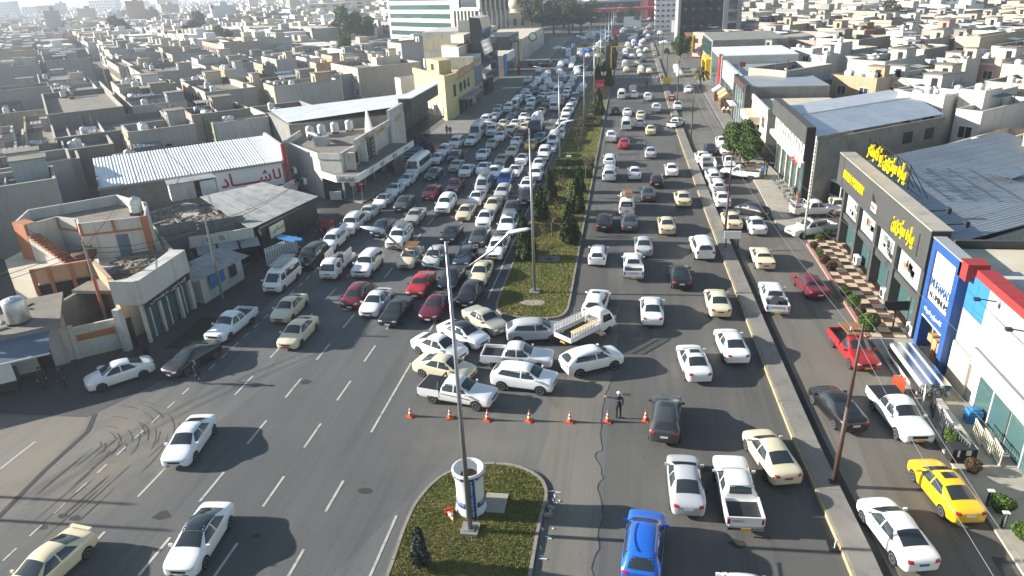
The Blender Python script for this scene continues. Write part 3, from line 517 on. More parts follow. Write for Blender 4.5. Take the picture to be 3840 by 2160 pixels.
    pl=MB().box(-.22,.22,-.008,.008,-.06,.06)
    fy=bvh.ray_cast(Vector((0,9,T['fp'])),Vector((0,-1,0)))[0]; by=bvh.ray_cast(Vector((0,-9,T['rp'])),Vector((0,1,0)))[0]
    plates=[('number_plate',(0,(fy.y if fy else T['L']/2)+.022,T['fp'])),('number_plate',(0,(T['bed'][0]-.15 if T.get('bed') else (by.y if by and not T.get('truck') else -T['L']/2)-.022),T['rp'] if not T.get('bed') else .5))]
    _cache[key]=(body,P,plates,bvh); return _cache[key]
PLATE={c:MB().box(-.22,.22,-.008,.008,-.06,.06).mesh('number_plate','plate_'+n) for c,n in (('w','white'),('r','red'),('y','yellow'),('b','blue'))}
VCOL={'w':(.80,.80,.79),'c':(.70,.62,.42),'k':(.012,.012,.014),'g':(.055,.058,.062),'s':(.46,.47,.48),'r':(.36,.014,.018),'m':(.13,.010,.022),'b':(.008,.09,.42),'y':(.80,.46,.008),'n':(.022,.032,.055),'t':(.03,.14,.21),'e':(.34,.33,.27),'o':(.58,.58,.56)}
VNAME={'w':'white','c':'cream','k':'black','g':'dark grey','s':'silver','r':'red','m':'maroon','b':'blue','y':'yellow','n':'dark blue','t':'teal','e':'tan','o':'off-white'}
TNAME={'sedan':('sedan','car'),'old_sedan':('boxy old sedan','car'),'hatchback':('hatchback','car'),'crossover':('crossover','car'),'suv':('large SUV','car'),'van':('van','van'),'minibus':('minibus','minibus'),'pickup':('double-cab pickup','pickup'),'single_pickup':('single-cab pickup','pickup'),'truck':('small flatbed truck','truck'),'big_truck':('heavy truck','truck')}
ONAME={'sedan':'sedan_car','old_sedan':'sedan_car','hatchback':'hatchback_car','crossover':'crossover_car','suv':'suv_car','van':'van','minibus':'minibus','pickup':'pickup_truck','single_pickup':'pickup_truck','truck':'flatbed_truck','big_truck':'heavy_truck'}
CODE={'sd':'sedan','so':'old_sedan','hb':'hatchback','cv':'crossover','sv':'suv','vn':'van','mv':'van','bs':'minibus','pu':'pickup','ps':'single_pickup','tk':'truck','bx':'truck','mx':'big_truck'}
def far_mesh(key,extra=None):
    k=('far',key,extra)
    if k in _cache: return _cache[k]
    body,P,plates,bvh=type_meshes(key); bm=bmesh.new(); mats=['paint','glass','rubber','headlamp','lamp_red','black_trim','plate_white','chrome','dark_metal','white']
    def addm(me,loc,mi):
        n0=len(bm.faces); nv=len(bm.verts); bm.from_mesh(me); bm.verts.ensure_lookup_table(); bm.faces.ensure_lookup_table()
        for v in bm.verts[nv:]: v.co+=Vector(loc)
        for f in bm.faces[n0:]: f.material_index=mi
    low=loft(TYPES[key]['st'],1); addm(low,(0,0,0),0)
    for nm,me,loc in P:
        mt=me.materials[0].name
        if nm in ('wheel_arch','lower_intake','sill_trim'): continue
        addm(me,loc,mats.index(mt if mt in mats else 'black_trim'))
    T=TYPES[key]; tm=MB().lathe([(.01,-.1),(T['wr'],-.1),(T['wr'],.1),(.01,.1)],10).mesh('t','rubber'); tm.transform(Matrix.Rotation(PI/2,4,'Y'))
    for wy,wx in T['wheels']:
        for s in (1,-1): addm(tm,(s*wx,wy,T['wr']),2)
    if extra=='bx': addm(MB().box(-.95,.95,-2.6,.66,.87,2.75).mesh('b','white'),(0,0,0),9)
    me=bpy.data.meshes.new('car_far'); bm.to_mesh(me); bm.free(); me.materials.clear()
    for x in mats: me.materials.append(MATS[x])
    _cache[k]=me; return me
def rails_panel(y0,y1,x,z0,z1,n,mb):        # a stake side: rails and slanted slats
    for z in (z0,(z0+z1)/2,z1): mb.box(x-.02,x+.02,y0,y1,z-.025,z+.025)
    for i in range(n+1):
        y=y0+(y1-y0)*i/n; mb.box(x-.018,x+.018,y-.02,y+.02,z0,z1)
def vehicle(code,colr,pos,head,lod,label,group,opt):
    key=CODE[code]; T=TYPES[key]; col=VCOL[colr]; rz=R(head-90); j=rnd.uniform(.86,1.04) if colr in 'wcos' else rnd.uniform(.8,1.3); wm=rnd.uniform(-.03,.03); col=(col[0]*j*(1+wm),col[1]*j,col[2]*j*(1-wm)); cat=TNAME[key][1]; name=ONAME[key]
    if lod==2 and code!='mx':
        o=link(name,far_mesh(key,'bx' if code=='bx' else None),None,pos,rz,col); o.scale=(.945,.945,.945); tag(o,label,cat,group); return o
    t=thing(name,label,cat,pos,rz,group); body,P,plates,bvh=type_meshes(key)
    t.scale=(.945,.945,1.03 if 'tall' in opt else .945); link('body',body,t,None,0,col); wins={}
    for nm,me,loc in P:
        if lod==1 and nm in ('lower_intake','sill_trim'): continue
        c=col if (me.materials[0].name=='paint') else None
        o=link(nm,me,t,loc,0,c); wins.setdefault(nm,[]).append(o)
    tm,rm=wheel_meshes(T['wr'],.2 if not T.get('truck')==2 else .3,code in('tk','bx','ps','mx') or 'steel' in opt)
    for wy,wx in T['wheels']:
        for s in (1,-1):
            wo=link('wheel',tm,t,(s*wx,wy,T['wr']),0 if s>0 else PI)
            if lod==0: link('rim',rm,wo)
    pc=opt.get('plate','r' if colr=='c' else ('y' if code in('pu','ps','tk') else 'w'))
    for nm,loc in plates: link(nm,PLATE[pc],t,loc)
    yb=-T['L']/2
    if 'blackroof' in opt: link('roof_panel',patch(MB(),bvh,'T',[(-.57,-.73),(.57,-.73),(.57,.45),(-.57,.45)],.009,8,6).mesh('roof_panel','glass',True),t)
    if 'whiteroof' in opt: link('roof_panel',patch(MB(),bvh,'T',[(-.62,-2.0),(.62,-2.0),(.62,.5),(-.62,.5)],.010,8,8).mesh('roof_panel','white',True),t)
    if 'sunroof' in opt: link('sunroof',patch(MB(),bvh,'T',[(-.34,-.32),(.34,-.32),(.34,.16),(-.34,.16)],.010,4,4).mesh('sunroof','glass',True),t)
    if 'spoiler' in opt: MB().box(-.62,.62,-2.2,-2.0,1.14,1.18).box(-.5,-.46,-2.16,-2.04,1.02,1.14).box(.46,.5,-2.16,-2.04,1.02,1.14).build('spoiler','paint',t,col=col)
    if 'rails' in opt:
        zt=max(s[7] for s in T['st'])
        for s in (1,-1): MB().bar((s*.56,-1.5,zt+.06),(s*.56,.3,zt+.06),.04).bar((s*.56,-1.4,zt-.02),(s*.56,-1.4,zt+.06),.03).bar((s*.56,.2,zt-.02),(s*.56,.2,zt+.06),.03).build('roof_rail','grey_metal',t)
    if 'rack' in opt:
        zt=max(s[8] for s in T['st'])+.03; b=MB(); y0,y1=(-2.1,1.0) if key=='van' else (-1.6,.3)
        for s in (-1,1): b.bar((s*.62,y0,zt+.1),(s*.62,y1,zt+.1),.04); b.bar((s*.62,y0+.2,zt-.12),(s*.62,y0+.2,zt+.1),.03); b.bar((s*.62,y1-.2,zt-.12),(s*.62,y1-.2,zt+.1),.03)
        for i in range(8): y=y0+(y1-y0)*i/7; b.bar((-.62,y,zt+.1),(.62,y,zt+.1),.035)
        for i in range(7): xx=-.54+.18*i; b.box(xx-.06,xx+.06,y0,y1,zt+.122,zt+.14)
        b.build('roof_rack','wood' if opt['rack']=='wood' else 'grey_metal',t)
    if 'cover' in opt: MB().box(-.86,.86,T['bed'][0]+.05,T['bed'][1],1.09,1.125).build('bed_cover','black',t); 
    if 'rollbar' in opt: MB().bar((-.8,-1.15,1.1),(-.62,-1.1,1.62),.08).bar((.8,-1.15,1.1),(.62,-1.1,1.62),.08).bar((-.62,-1.1,1.62),(.62,-1.1,1.62),.08).build('roll_bar','black',t)
    if 'stripe' in opt:
        for s,ax in ((1,'R'),(-1,'L')): link('side_stripe',patch(MB(),bvh,ax,[(-.9,.90),(1.2,.74),(1.25,.80),(-.9,.95)],.010,10,1).mesh('side_stripe','text_red' if opt['stripe']=='r' else 'dark_metal'),t)
    if 'frame' in opt:
        y0,y1,z0,z1=T['bed']; b=MB()
        for s in (-1,1): b.bar((s*.84,y0+.05,z1+.55),(s*.84,y1-.05,z1+.55),.05)
        for s in (-1,1):
            for y in (y0+.05,(y0+y1)/2,y1-.05): b.bar((s*.84,y,z1),(s*.84,y,z1+.55),.045)
            b.bar((s*.84,y0+.05,z1+.28),(s*.84,y1-.05,z1+.28),.04)
        for y in (y0+.05,y1-.05): b.bar((-.84,y,z1+.55),(.84,y,z1+.55),.05)
        b.build('bed_frame',{'w':'white','wood':'wood','r':'brown_metal'}.get(opt['frame'],'grey_metal'),t)
    if 'tyres' in opt:
        for q in ((-.25,-2.1,1.05),(.25,-1.7,1.1),(0,-1.35,1.05)): tw=link('spare_tyre',tm,t,q); tw.rotation_euler=(R(20),R(70),R(30))
    if 'text' in opt:
        me=text_mesh(opt['text'],.26,.006,'plate_red' if opt['text']=='NISSAN' else ('dark_metal' if opt['text']=='TOYOTA' else 'white')); o=link('lettering',me,t)
        y=T['bed'][0]-.02 if T.get('bed') else -2.32; z=.86 if T.get('bed') else 1.40
        h=bvh.ray_cast(Vector((0,-9,z)),Vector((0,1,0)))[0]
        if not T.get('bed') and h: y=h.y-.02
        o.rotation_euler=(R(90) if T.get('bed') else R(84),0,0); o.location=(0,y,z)
        if opt.get('small'): o.scale=(.62,.62,.62); o.location.x=-.35
    if 'emblem' in opt:
        for s,ax in ((1,'R'),(-1,'L')): link('door_emblem',disc(MB(),bvh,ax,(.35,.80),.17,.012,16,.11).mesh('door_emblem','dark_metal'),t)
    if key=='truck' and code=='tk':
        sides=opt.get('sides','low'); zh=1.30 if sides=='low' else 1.75
        for s in (-1,1):
            MB().box(s*.88-.02,s*.88+.02,-2.55,.66,.80,1.18).build('bed_side','white',t)
            if sides!='low': b=MB(); rails_panel(-2.5,.62,s*.90,1.2,zh,18,b); b.build('stake_side','white',t)
        MB().box(-.86,.86,-2.58,-2.53,.80,1.16).build('tailgate','white',t); b=MB()
        for i in range(9): b.bar((-.8+.2*i,.7,.86),(-.8+.2*i,.7,1.78),.035)
        b.bar((-.84,.7,1.78),(.84,.7,1.78),.05); b.bar((-.84,.7,1.3),(.84,.7,1.3),.04); b.build('headboard','white',t)
        if opt.get('plank'): MB().box(.3,.6,-2.0,.55,1.32,1.40).build('yellow_plank','yellow',t)
        if opt.get('panels'):
            for s in (-1,1): b=MB(); rails_panel(-1.6,.4,s*.95,1.25,2.1,14,b); b.box(s*.95-.008,s*.95+.008,-1.6,.4,1.55,2.1); b.build('side_panel','white',t)
    if code=='bx': MB().box(-.98,.98,-2.65,.66,.87,2.8).build('cargo_box','white',t)
    if code=='mx':
        d=MB(); d.lathe([(.3,-2.6),(.75,-2.2),(1.1,-1.0),(1.18,.2),(1.0,1.2),(.55,1.9),(.5,2.0)],20); dm=d.mesh('drum','white',True); dm.transform(Matrix.Translation((0,-1.2,2.35))@Matrix.Rotation(R(76),4,'X')); link('drum',dm,t)
        b=MB(); b.bar((-.6,-3.2,1.0),(-.4,-3.0,2.6),.12); b.bar((.6,-3.2,1.0),(.4,-3.0,2.6),.12); b.bar((-.5,1.2,1.0),(-.4,1.2,2.0),.12); b.bar((.5,1.2,1.0),(.4,1.2,2.0),.12); b.build('drum_stand','dark_metal',t); MB().lathe([(.15,0),(.45,.5)],12,(0,-3.4,2.9),False).build('hopper','grey_metal',t)
    if opt.get('taxi'): MB().box(-.16,.16,-.07,.07,0,.1).build('taxi_sign','white',t,(0,-.1,1.50))
    return t
VEH='''
F 477 1100 sd w 279|white sedan driving alone down the open lanes toward the crossing|plate=w
F 503 1345 sd w 274|white sedan with a black glass roof in the foreground lane|blackroof
F 120 1418 sd c 264|cream sedan with a boot spoiler cut off by the bottom edge|spoiler plate=w
F 300 933 sd w -132|white sedan parked askew beside the white buckets|plate=w steel
F 487 893 sd k -106|black sedan stopped beside the man in dark clothes
F 577 815 pu w -94|white double-cab pickup parked behind the black sedan at the shop|
F 710 690 vn w 270|white van with a slatted roof rack in the shop-side lane|rack=grey
F 783 642 sv k 268|black SUV with white headlamps parked by the tin sheds|
F 848 662 tk w 270|white flatbed truck with tall white side panels raised|panels=1
F 925 660 sv w 270|white large SUV right behind the maroon hatchback's row, chrome grille
F 845 597 cv w 270|white seven-seat SUV with roof rails, behind the raised-panel truck|rails
F 893 555 sv w 270|white large SUV ahead of the tan sedan beside the red chairs|rails
F 728 770 sd c 270|cream taxi sedan with scuffed flank behind the other front taxi
F 750 830 sd c 270|cream taxi sedan foremost in the shop-side lanes, red plate
F 897 740 hb m 270|maroon hatchback at the front of the jam
F 947 755 sd w 270|white sedan between the maroon hatchback and the white-roofed old car
F 998 777 so k 268|black boxy old sedan with a dusty pale roof at the jam front
F 1097 765 sd m 265|maroon sedan with a sunroof at the jam front|sunroof
F 1060 710 so r 270|bright red old sedan behind the maroon sunroof sedan
F 1185 730 hb k 268|small black hatchback beside the median tip
F 1137 695 sd k 270|black luxury sedan behind the lamp post
F 1207 687 sd c 270|cream sedan behind the small black hatchback
F 1172 640 so n 270|dark blue old sedan beside the motorcycle
F 1252 620 pu w 270|white pickup with a bed rack next to the median cypress|frame=grey
F 1095 640 sd o 270|off-white sedan under the near lamp arm
F 1033 643 sd c 270|cream taxi estate with roof rails, red plate|rack=wood
F 1005 593 sv w 270|white very large SUV with a panelled roof rack|rack=grey plate=r
F 1137 583 so k 270|black boxy sedan in the sunlit gap behind the lamp arm
F 1208 590 sd g 270|grey-blue sedan half hidden by the lamp head
F 1278 562 sv w 270|white large SUV with a roof basket against the median kerb|rack=grey
F 963 568 sd n 270|dark blue sedan beside the white seven-seat SUV
F 932 527 so o 270|dusty off-white sedan behind the white SUV by the red chairs
F 967 500 sd w 268|white sedan, first of three white ones along the kebab shop kerb
F 996 473 sd w 268|white sedan with a sunroof, middle of three along the kebab shop|sunroof
F 1021 453 sd w 268|white sedan, last of three along the kebab shop kerb
F 1020 507 sd g 270|dark grey sedan beside the white sedans at the kebab shop
F 1045 540 so e 270|tan sedan behind the dark blue sedan
F 1122 510 sv w 270|white old-style large SUV in the bar of sunlight
F 1173 530 sd c 270|cream taxi with a white card behind its windscreen
F 1083 480 sd r 270|red sedan ahead of the dark maroon pickup
F 1145 465 ps m 270|dark maroon pickup beside the red sedan
T 1228 1060 sd w 270|white sedan in the sunlit gap behind the cream taxi
T 1370 765 mv s 270|silver minivan with a flat roof beside the blue off-roader|rack=grey
T 1810 680 sv b 270|bright blue off-roader with a white roof|whiteroof
T 1730 980 cv s 270|silver-grey crossover in front of the blue off-roader
T 1540 1230 sd c 270|cream sedan between the white sedan and the grey pickup
T 1440 1400 sd w 270|white sedan with dark grille ahead of the cream sedan
T 1950 1250 pu g 270|dark grey pickup with a bed frame and pale bonnet|frame=grey
T 2200 1090 cv k 270|black crossover by the median beside the grey pickup
T 2240 820 cv w 270|white crossover with a sunroof behind the near lamp post|sunroof
T 2420 580 cv w 270|white crossover with a bold grille by the hedge
T 2475 385 sd w 270
T 2000 520 sd w 270||sunroof
T 1590 560 pu w 270
T 1400 395 sd w 270
T 1690 350 so e 270|tan boxy sedan with a long bonnet mid-jam
T 1910 180 sd c 270|dusty cream taxi with a roof sign mid-jam|taxi=1
T 2140 290 sd w 270
T 1355 190 sd w 270||sunroof
T 1020 515 sd w 270
T 840 415 so e 270
T 790 240 cv k 270|black crossover near the lane arrow
T 520 160 cv w 268||sunroof
T 690 70 sv w 268
T 375 330 sd w 268
T 360 580 sd g 268
F 1052 413 bs w 268|white minibus at the kerb beside the kebab shop
P 1725 810 sv w 270
P 1860 690 sd w 270
P 1925 480 vn w 270|white panel van in the median-side lane
P 2055 395 sd w 270
P 1455 640 sd y 270|dull yellow taxi sedan mid-jam
P 1635 500 sd t 270|teal sedan in front of the cement mixer
P 1570 270 mx n 270|cement mixer truck with a white drum in the jam
P 1235 430 sd m 270
P 1170 580 so w 270|white boxy saloon with a black bumper mid-jam
P 1045 330 sd c 270
P 1320 290 sd c 270
P 900 230 sd c 270
P 1140 230 sd w 270
P 825 475 sd w 270
P 735 320 sv w 270
P 430 320 bs o 268|pale minibus with a large windscreen behind the jam's shop-side kerb
P 285 545 pu w 268
P 680 625 sd e 270
P 650 240 sd w 270
P 590 115 sv w 268
P 740 70 sd s 268
P 1070 80 sd n 270
P 1295 120 sd w 270
P 1430 170 sd c 270
P 2150 95 sd w 270
P 2085 185 sd w 270
P 2050 280 sd w 270
P 2190 20 sv w 270
Q 1400 280 hb w 268
Q 1180 480 pu o 268
Q 1375 500 cv w 270
Q 1495 420 cv w 270
Q 1580 340 cv s 270
Q 1565 540 pu w 270
Q 1580 455 sd e 270
Q 1665 600 sd c 270
Q 1260 610 sd c 268
Q 1190 680 sd g 268
Q 1330 730 ps n 270|dark blue truck deep in the jam
Q 1480 650 sd s 270
Q 1565 740 sd s 270
Q 1455 800 sd w 270
Q 1160 800 sd w 270
Q 1095 740 sd s 268
Q 1260 840 sd w 270
Q 1385 880 sd n 270
Q 1050 860 hb g 270
Q 930 930 sv w 270
Q 720 960 sd g 268
Q 570 1060 sd s 268
Q 860 1010 vn w 270
Q 730 1100 sv w 270
Q 520 1190 sd s 268
Q 1250 940 sv w 270
Q 1210 1040 sd c 270
Q 1005 1110 sd k 270
Q 1250 1120 sd k 270
Q 1480 1060 sd c 270
Q 1670 990 bx w 270|small white box truck in the jam
Q 1835 930 sd r 270
Q 1840 840 sd e 270
Q 1535 940 sd g 270
Q 1650 810 pu w 270
Q 1940 780 cv w 270
Q 1975 690 cv w 270
Q 1975 630 cv s 270
Q 1765 690 vn w 270
Q 1830 580 tk w 270
Q 1870 475 sd g 270
Q 2045 560 sv s 270
Q 2290 590 sd w 270
Q 2235 670 sd s 270
Q 2215 800 sd k 270
Q 2115 870 sv g 270
Q 2055 990 sd w 270
Q 2010 1085 sd w 270
Q 1935 1190 sv w 270
Q 2105 420 sd w 270
Q 2360 370 sd w 270
Q 1880 370 sd w 270
Q 1815 310 sd w 270
Q 1785 250 sd w 270
Q 2180 310 sd w 270
Q 2165 250 sd w 270
Q 2065 200 sd w 270
Q 2050 155 sd w 270
Q 1845 160 sv w 270
Q 1950 120 cv w 270
Q 2090 85 sd c 270
Q 2095 35 sd w 270
Q 2235 200 sd k 270
Q 2440 230 pu n 90|dark pickup with a man standing in its bed, near the far crossing
Q 2275 75 sd g 270
Q 1580 145 sv k 268
Q 1340 160 sv k 330
R 1150 740 bx w 270
R 1085 825 sd g 270
R 1310 790 sd w 270
R 1500 800 sd w 270
R 915 790 sd s 270
R 925 735 sd s 270
R 920 680 sd w 270
R 720 640 sd w 10
R 1310 670 sd b 300
R 1590 690 sd k 270
R 1460 630 sd w 270
R 1525 610 sd s 270
R 1515 560 sd w 270
R 1570 520 sd w 270
R 1250 555 sd k 270
R 1620 450 sd w 270
R 1730 490 sd w 270
R 1710 410 sd w 270
R 1805 445 sd w 270
R 1910 380 sd w 270
R 1850 340 sd w 270
R 1230 440 sd w 300
R 1365 435 sd s 330
R 1305 390 vn s 290
R 1385 370 bs w 290
R 1600 380 sd w 270
R 1480 335 sd w 280
R 1600 310 sd w 280
R 1540 340 sd o 280
S 655 1105 sd c 90
S 830 1100 sd c 90
S 665 1040 sd w 90
S 370 1065 sd c 90
S 345 950 vn w 90
S 350 810 sd n 90
S 580 955 sd c 90
S 710 870 sd g 90
S 480 800 sd w 90
S 650 790 sd w 90
S 345 750 sd w 90
S 350 690 sd w 90
S 410 645 sd s 90
S 625 700 sd w 90
S 765 670 sd c 90
S 585 625 sd w 90
S 635 590 sd w 90
S 525 580 sd w 90
S 385 590 sd w 90
S 400 555 sd w 90
S 515 510 cv w 90
S 530 465 sd w 90
S 670 515 sd w 90
S 715 485 sd w 90
S 445 455 sd w 90
S 475 430 sd w 90
S 550 410 sd w 90
S 655 355 pu k 85
S 675 405 sd k 90
S 785 440 sd w 90
S 810 395 sd w 90
S 770 300 sd w 80
S 760 325 sd s 80
S 845 335 sd g 80
S 950 290 sd s 75
S 1030 260 sd w 75
S 1050 330 sv w 75
S 1100 225 sd w 60
S 860 180 sd w 60
S 985 180 sd s 60
S 1085 470 sd k 270
S 1145 525 sd w 0
S 1180 700 pu k 90
S 1375 1015 sd w 270
S 1395 1080 sd w 270
S 1440 1150 pu w 270
S 1600 1420 sd w 270
02 1105 940 vn w 90|small white panel van in the median-side lane, driving away
02 1225 945 sd w 90
02 1365 970 pu w 90||frame=w
02 1450 1080 pu w 90||frame=w
02 1045 1105 cv k 90
02 1160 1120 sd w 90
02 1295 1150 sd c 90
02 1150 1235 vn w 90|white van with a high roof driving away beyond the red sedan
02 1290 1230 sd o 90
02 1395 1300 sd c 90
02 1655 1230 pu w 66|white pickup with a black bed crossing the separator gap|cover
02 1010 1365 pu w 90|white pickup with a bed frame behind the red sedan, driving away|frame=w
02 1118 1435 sd r 90|bright red sedan driving away on the clear carriageway
02 1665 1060 pu o 268
02 1215 885 sd c 90
02 1775 885 sd w 260
02 2210 1330 sv k 268|black SUV parked on the pavement by the far glass shop
02 2240 1392 sd w 268
02 2110 1425 sd w 268
12 2150 35 sd w 264
12 1395 75 sd s 90
12 985 155 cv w 90
12 985 280 sv w 90|white SUV with a broad tailgate in the median-side lane
12 1235 280 sd w 90
12 1605 245 sd w 90
12 1455 360 hb k 90|black hatchback with red tail lights driving away
12 1365 485 sd g 90
12 1155 580 vn w 90|white van with a wooden roof rack and a lettered rear window|rack=wood plate=r text=RAYAN
12 1715 535 sd c 92
12 930 770 sd k 90
12 1180 770 sd g 90
12 1555 800 sd c 91
12 1325 1005 sd s 91|silver sedan just ahead of the pickup with red tailgate letters
12 865 1100 hb w 90|white hatchback beside the median cypress
12 1910 1015 sv w 93|white estate SUV beside the separator
12 1220 1200 pu w 90|white pickup with red letters across its whole tailgate|text=NISSAN
12 1690 1310 sd k 91|black sedan below the white estate SUV
12 1905 115 sd w 92
12 1960 180 tk w 91|white flatbed truck with mesh sides parked on the service road|sides=tall
12 2030 110 sd k 268
12 2180 165 ps w 266|white pickup with a tan rack facing the camera under the trees|frame=wood
12 2300 275 ps w 160|white single-cab pickup with a timber rack standing across the service road|frame=wood
12 2015 295 hb w 91|white hatchback just behind the mesh-sided truck
12 2065 410 hb w 91|white hatchback behind the dark lamp pole on the service road
12 2110 540 sd w 91|white sedan behind two white hatchbacks on the service road
12 2215 750 sd c 92|cream taxi on the service road beside a white sedan
12 2440 800 sd w 92|white sedan on the service road beside the cream taxi
12 2420 655 hb k 133|black hatchback turning across the service road
F 1917 643 so c 91|cream old sedan alone on the service road
F 1945 742 pu w 89|white pickup with dark tailgate letters and tyres in the bed|text=TOYOTA tyres=1
F 2038 712 so m 100|dark maroon old sedan by the chequered forecourt
F 1500 758 cv w 84|white crossover with a sunroof beside the grassy median tip|sunroof
F 1640 775 sd w 90|white sedan driving away in the middle lane, past the stake truck
F 1805 755 sd c 91|cream taxi sedan driving along the separator kerb
F 1840 862 sd w 97|pearl white sedan swinging toward the separator, wide red tail lights
F 1745 905 sd w 96|white sedan with a sunroof in the open carriageway|sunroof
F 1474 820 tk w 50|white stake-bed truck making the U-turn|sides=tall plank=1
F 1345 828 cv s 12|silver two-tone crossover turning round the median tip|
F 1220 800 so e -44|dusty silver old saloon turning round the median tip
F 1165 835 sd w -33|white coupe-like sedan with a black roof turning|blackroof
F 1105 868 sd w -26|white sedan between two turning cars, plain white roof
F 1118 920 sd c -17|cream sedan beside the black-bed pickup
F 1153 980 pu w -12|white pickup with a black bed cover and side stripes|cover rollbar stripe=k plate=w
F 1318 945 cv w -9|white crossover in side view next to the black-bed pickup
F 1303 892 pu w 0|white pickup with a red side stripe and a round door emblem|stripe=r emblem plate=w
F 1487 900 cv w 31|white crossover nosing into the carriageway
F 1675 1045 cv g 85|dark grey crossover next to the last traffic cone|sunroof
F 1722 1208 sd s 91|silver sedan beside the black-bed pickup in the foreground lanes
F 1853 1225 pu w 92|white pickup with a black bed liner and small red tailgate letters|text=NISSAN small=1
F 1940 1138 sd c 103|cream sedan steering toward the separator kerb
F 1622 1370 cv b 86|bright blue crossover at the bottom of the carriageway|rails tall
F 1880 1545 vn w 90|white van roof cut off by the bottom edge
F 2107 1018 sd k 102|black sedan on the service road behind the brown pole
F 2263 1035 pu w -83|white pickup with a black bed facing the camera by the railings|cover=1
F 2148 872 ps r -84|red pickup with a roof board facing the camera|rack=wood
F 2378 1222 sd y 98|yellow taxi sedan with a sunroof on the service road|sunroof plate=w
F 2255 1330 sd w 102|white sedan with a blue number plate in the near corner|plate=b emblem
13 475 640 pu w 8|white double-cab pickup with a bed frame parked side-on by the kiosk|frame=w
13 430 835 ps w -154|white pickup with a red-brown bed rack by the ringed pole|frame=r
13 705 610 sd c 262|cream sedan half hidden behind the dark showroom
11 370 400 so w -70|old white car with a roof frame in the gap beside the red-edged warehouse|rack=grey
00 1290 1085 sd w 134|white car in the side alley, farther of two
00 1350 1118 sd w 134|white car in the side alley, nearer of two
'''
VH=[]
for ln in VEH.strip().split('\n'):
    p=ln.split('|'); a=p[0].split(); opt={}
    for q in (p[2].split() if len(p)>2 else []): k,_,v=q.partition('='); opt[k]=v or 1
    z={'sv':.9,'vn':1.0,'mv':1.0,'bs':1.25,'tk':.95,'bx':1.35,'mx':1.4,'cv':.8,'pu':.8,'ps':.8}.get(a[3],.72)
    c=at(a[0],float(a[1]),float(a[2]),z); VH.append(dict(x=c.x,y=c.y,code=a[3],col=a[4],h=float(a[5]),label=p[1].strip() if len(p)>1 else '',opt=opt,L=TYPES[CODE[a[3]]]['L']))
for v in VH: v['x0'],v['y0']=v['x'],v['y']
for it in range(12):           # keep bumpers apart in a lane
    VH.sort(key=lambda v:v['y'])
    for i,a in enumerate(VH):
        for b in VH[i+1:i+14]:
            al=lambda v:abs(math.sin(R(v['h'])))>.9
            if al(a) and al(b):
                dx=b['x']-a['x']; gap=(a['L']+b['L'])/2+.35-(b['y']-a['y'])
                if abs(dx)<1.75 and gap>0:
                    b['y']+=gap*.55; a['y']-=gap*.45
                elif abs(dx)<2.05 and gap>0:
                    s=(2.1-abs(dx))/2*(1 if dx>0 else -1); b['x']+=s; a['x']-=s
LN=['median-side lane','second lane from the median','third lane from the median','fourth lane from the median','kerb-side lane']
ORD=lambda n:{1:'first',2:'second',3:'third',4:'fourth',5:'fifth',6:'sixth',7:'seventh',8:'eighth',9:'ninth',10:'tenth'}.get(n,str(n)+('th' if 10<n%100<14 else {1:'st',2:'nd',3:'rd'}.get(n%10,'th')))
cnt={}
for v in VH:
    x,y=v['x'],v['y']
    if x<-10: side='of the jam'; l=LN[min(4,max(0,int((-11-x)/3.5)))]; grp='vehicles queueing in the jam'
    elif x<sepx(y)+.3: side='driving away'; l=['median-side lane','second lane from the median','third lane from the median','separator-side lane'][min(3,max(0,int((x+4.4)/3.1)))]; grp='vehicles driving away'
    else: side='beyond the separator'; l='service road'; grp='vehicles on the service road'
    k=(side,l); cnt[k]=cnt.get(k,0)+1; v['group']=grp
    if not v['label']:
        v['label']='%s %s, %s vehicle along the %s %s'%(VNAME[v['col']],TNAME[CODE[v['code']]][0],ORD(cnt[k]),l,side)
    D=math.hypot(x,y); lod=0 if D<92 else (1 if D<165 else 2)
    v['o']=vehicle(v['code'],v['col'],(x,y,.01),v['h']+rnd.uniform(-1.2,1.2),lod,v['label'],grp,v['opt'])
# the far end of the avenue: specks of traffic
for k in range(26):
    t=rnd.uniform(0,1); y=rnd.uniform(335,470); x=rnd.uniform(-22,10)+max(0,y-360)*.38
    o=link('sedan_car',far_mesh('sedan'),None,(x,y,.01),R(rnd.choice((0,180))-25),VCOL[rnd.choice('wwwwcsg')]); tag(o,'tiny car at the far bend of the avenue','car','tiny cars at the far bend')
# ================================================================ building kit
rough_mat('block_wall',(0.20,0.195,0.18),(0.27,0.26,0.235),0.6,0.95,(0.09,0.085,0.075),1.1,0.3,10,space='World')
rough_mat('roof_screed',(0.17,0.155,0.13),(0.25,0.225,0.185),0.35,0.95,(0.09,0.08,0.07),0.8,0.2,9,space='World')
rough_mat('roof_dark',(0.05,0.048,0.045),(0.085,0.08,0.072),0.35,0.95,(0.12,0.11,0.095),0.8,0.2,9,space='World')
rough_mat('sheet_white',(0.70,0.72,0.74),(0.82,0.83,0.84),0.25,0.5,(0.42,0.38,0.32),0.7,space='World',amt=0.5)
rough_mat('sheet_grey',(0.26,0.29,0.32),(0.36,0.39,0.42),0.2,0.5,(0.20,0.19,0.17),0.8,space='World',amt=0.6,metal=0.2)
rough_mat('sheet_blue',(0.10,0.14,0.19),(0.15,0.19,0.24),0.3,0.55,(0.10,0.10,0.10),0.9,space='World')
rough_mat('tin_old',(0.22,0.24,0.25),(0.36,0.36,0.34),0.5,0.7,(0.12,0.085,0.06),0.9,space='World',amt=0.8)
rough_mat('clad_dark',(0.055,0.057,0.056),(0.070,0.072,0.070),0.3,0.55,space='World')
rough_mat('clad_light',(0.25,0.27,0.275),(0.33,0.345,0.35),0.3,0.45,space='World')
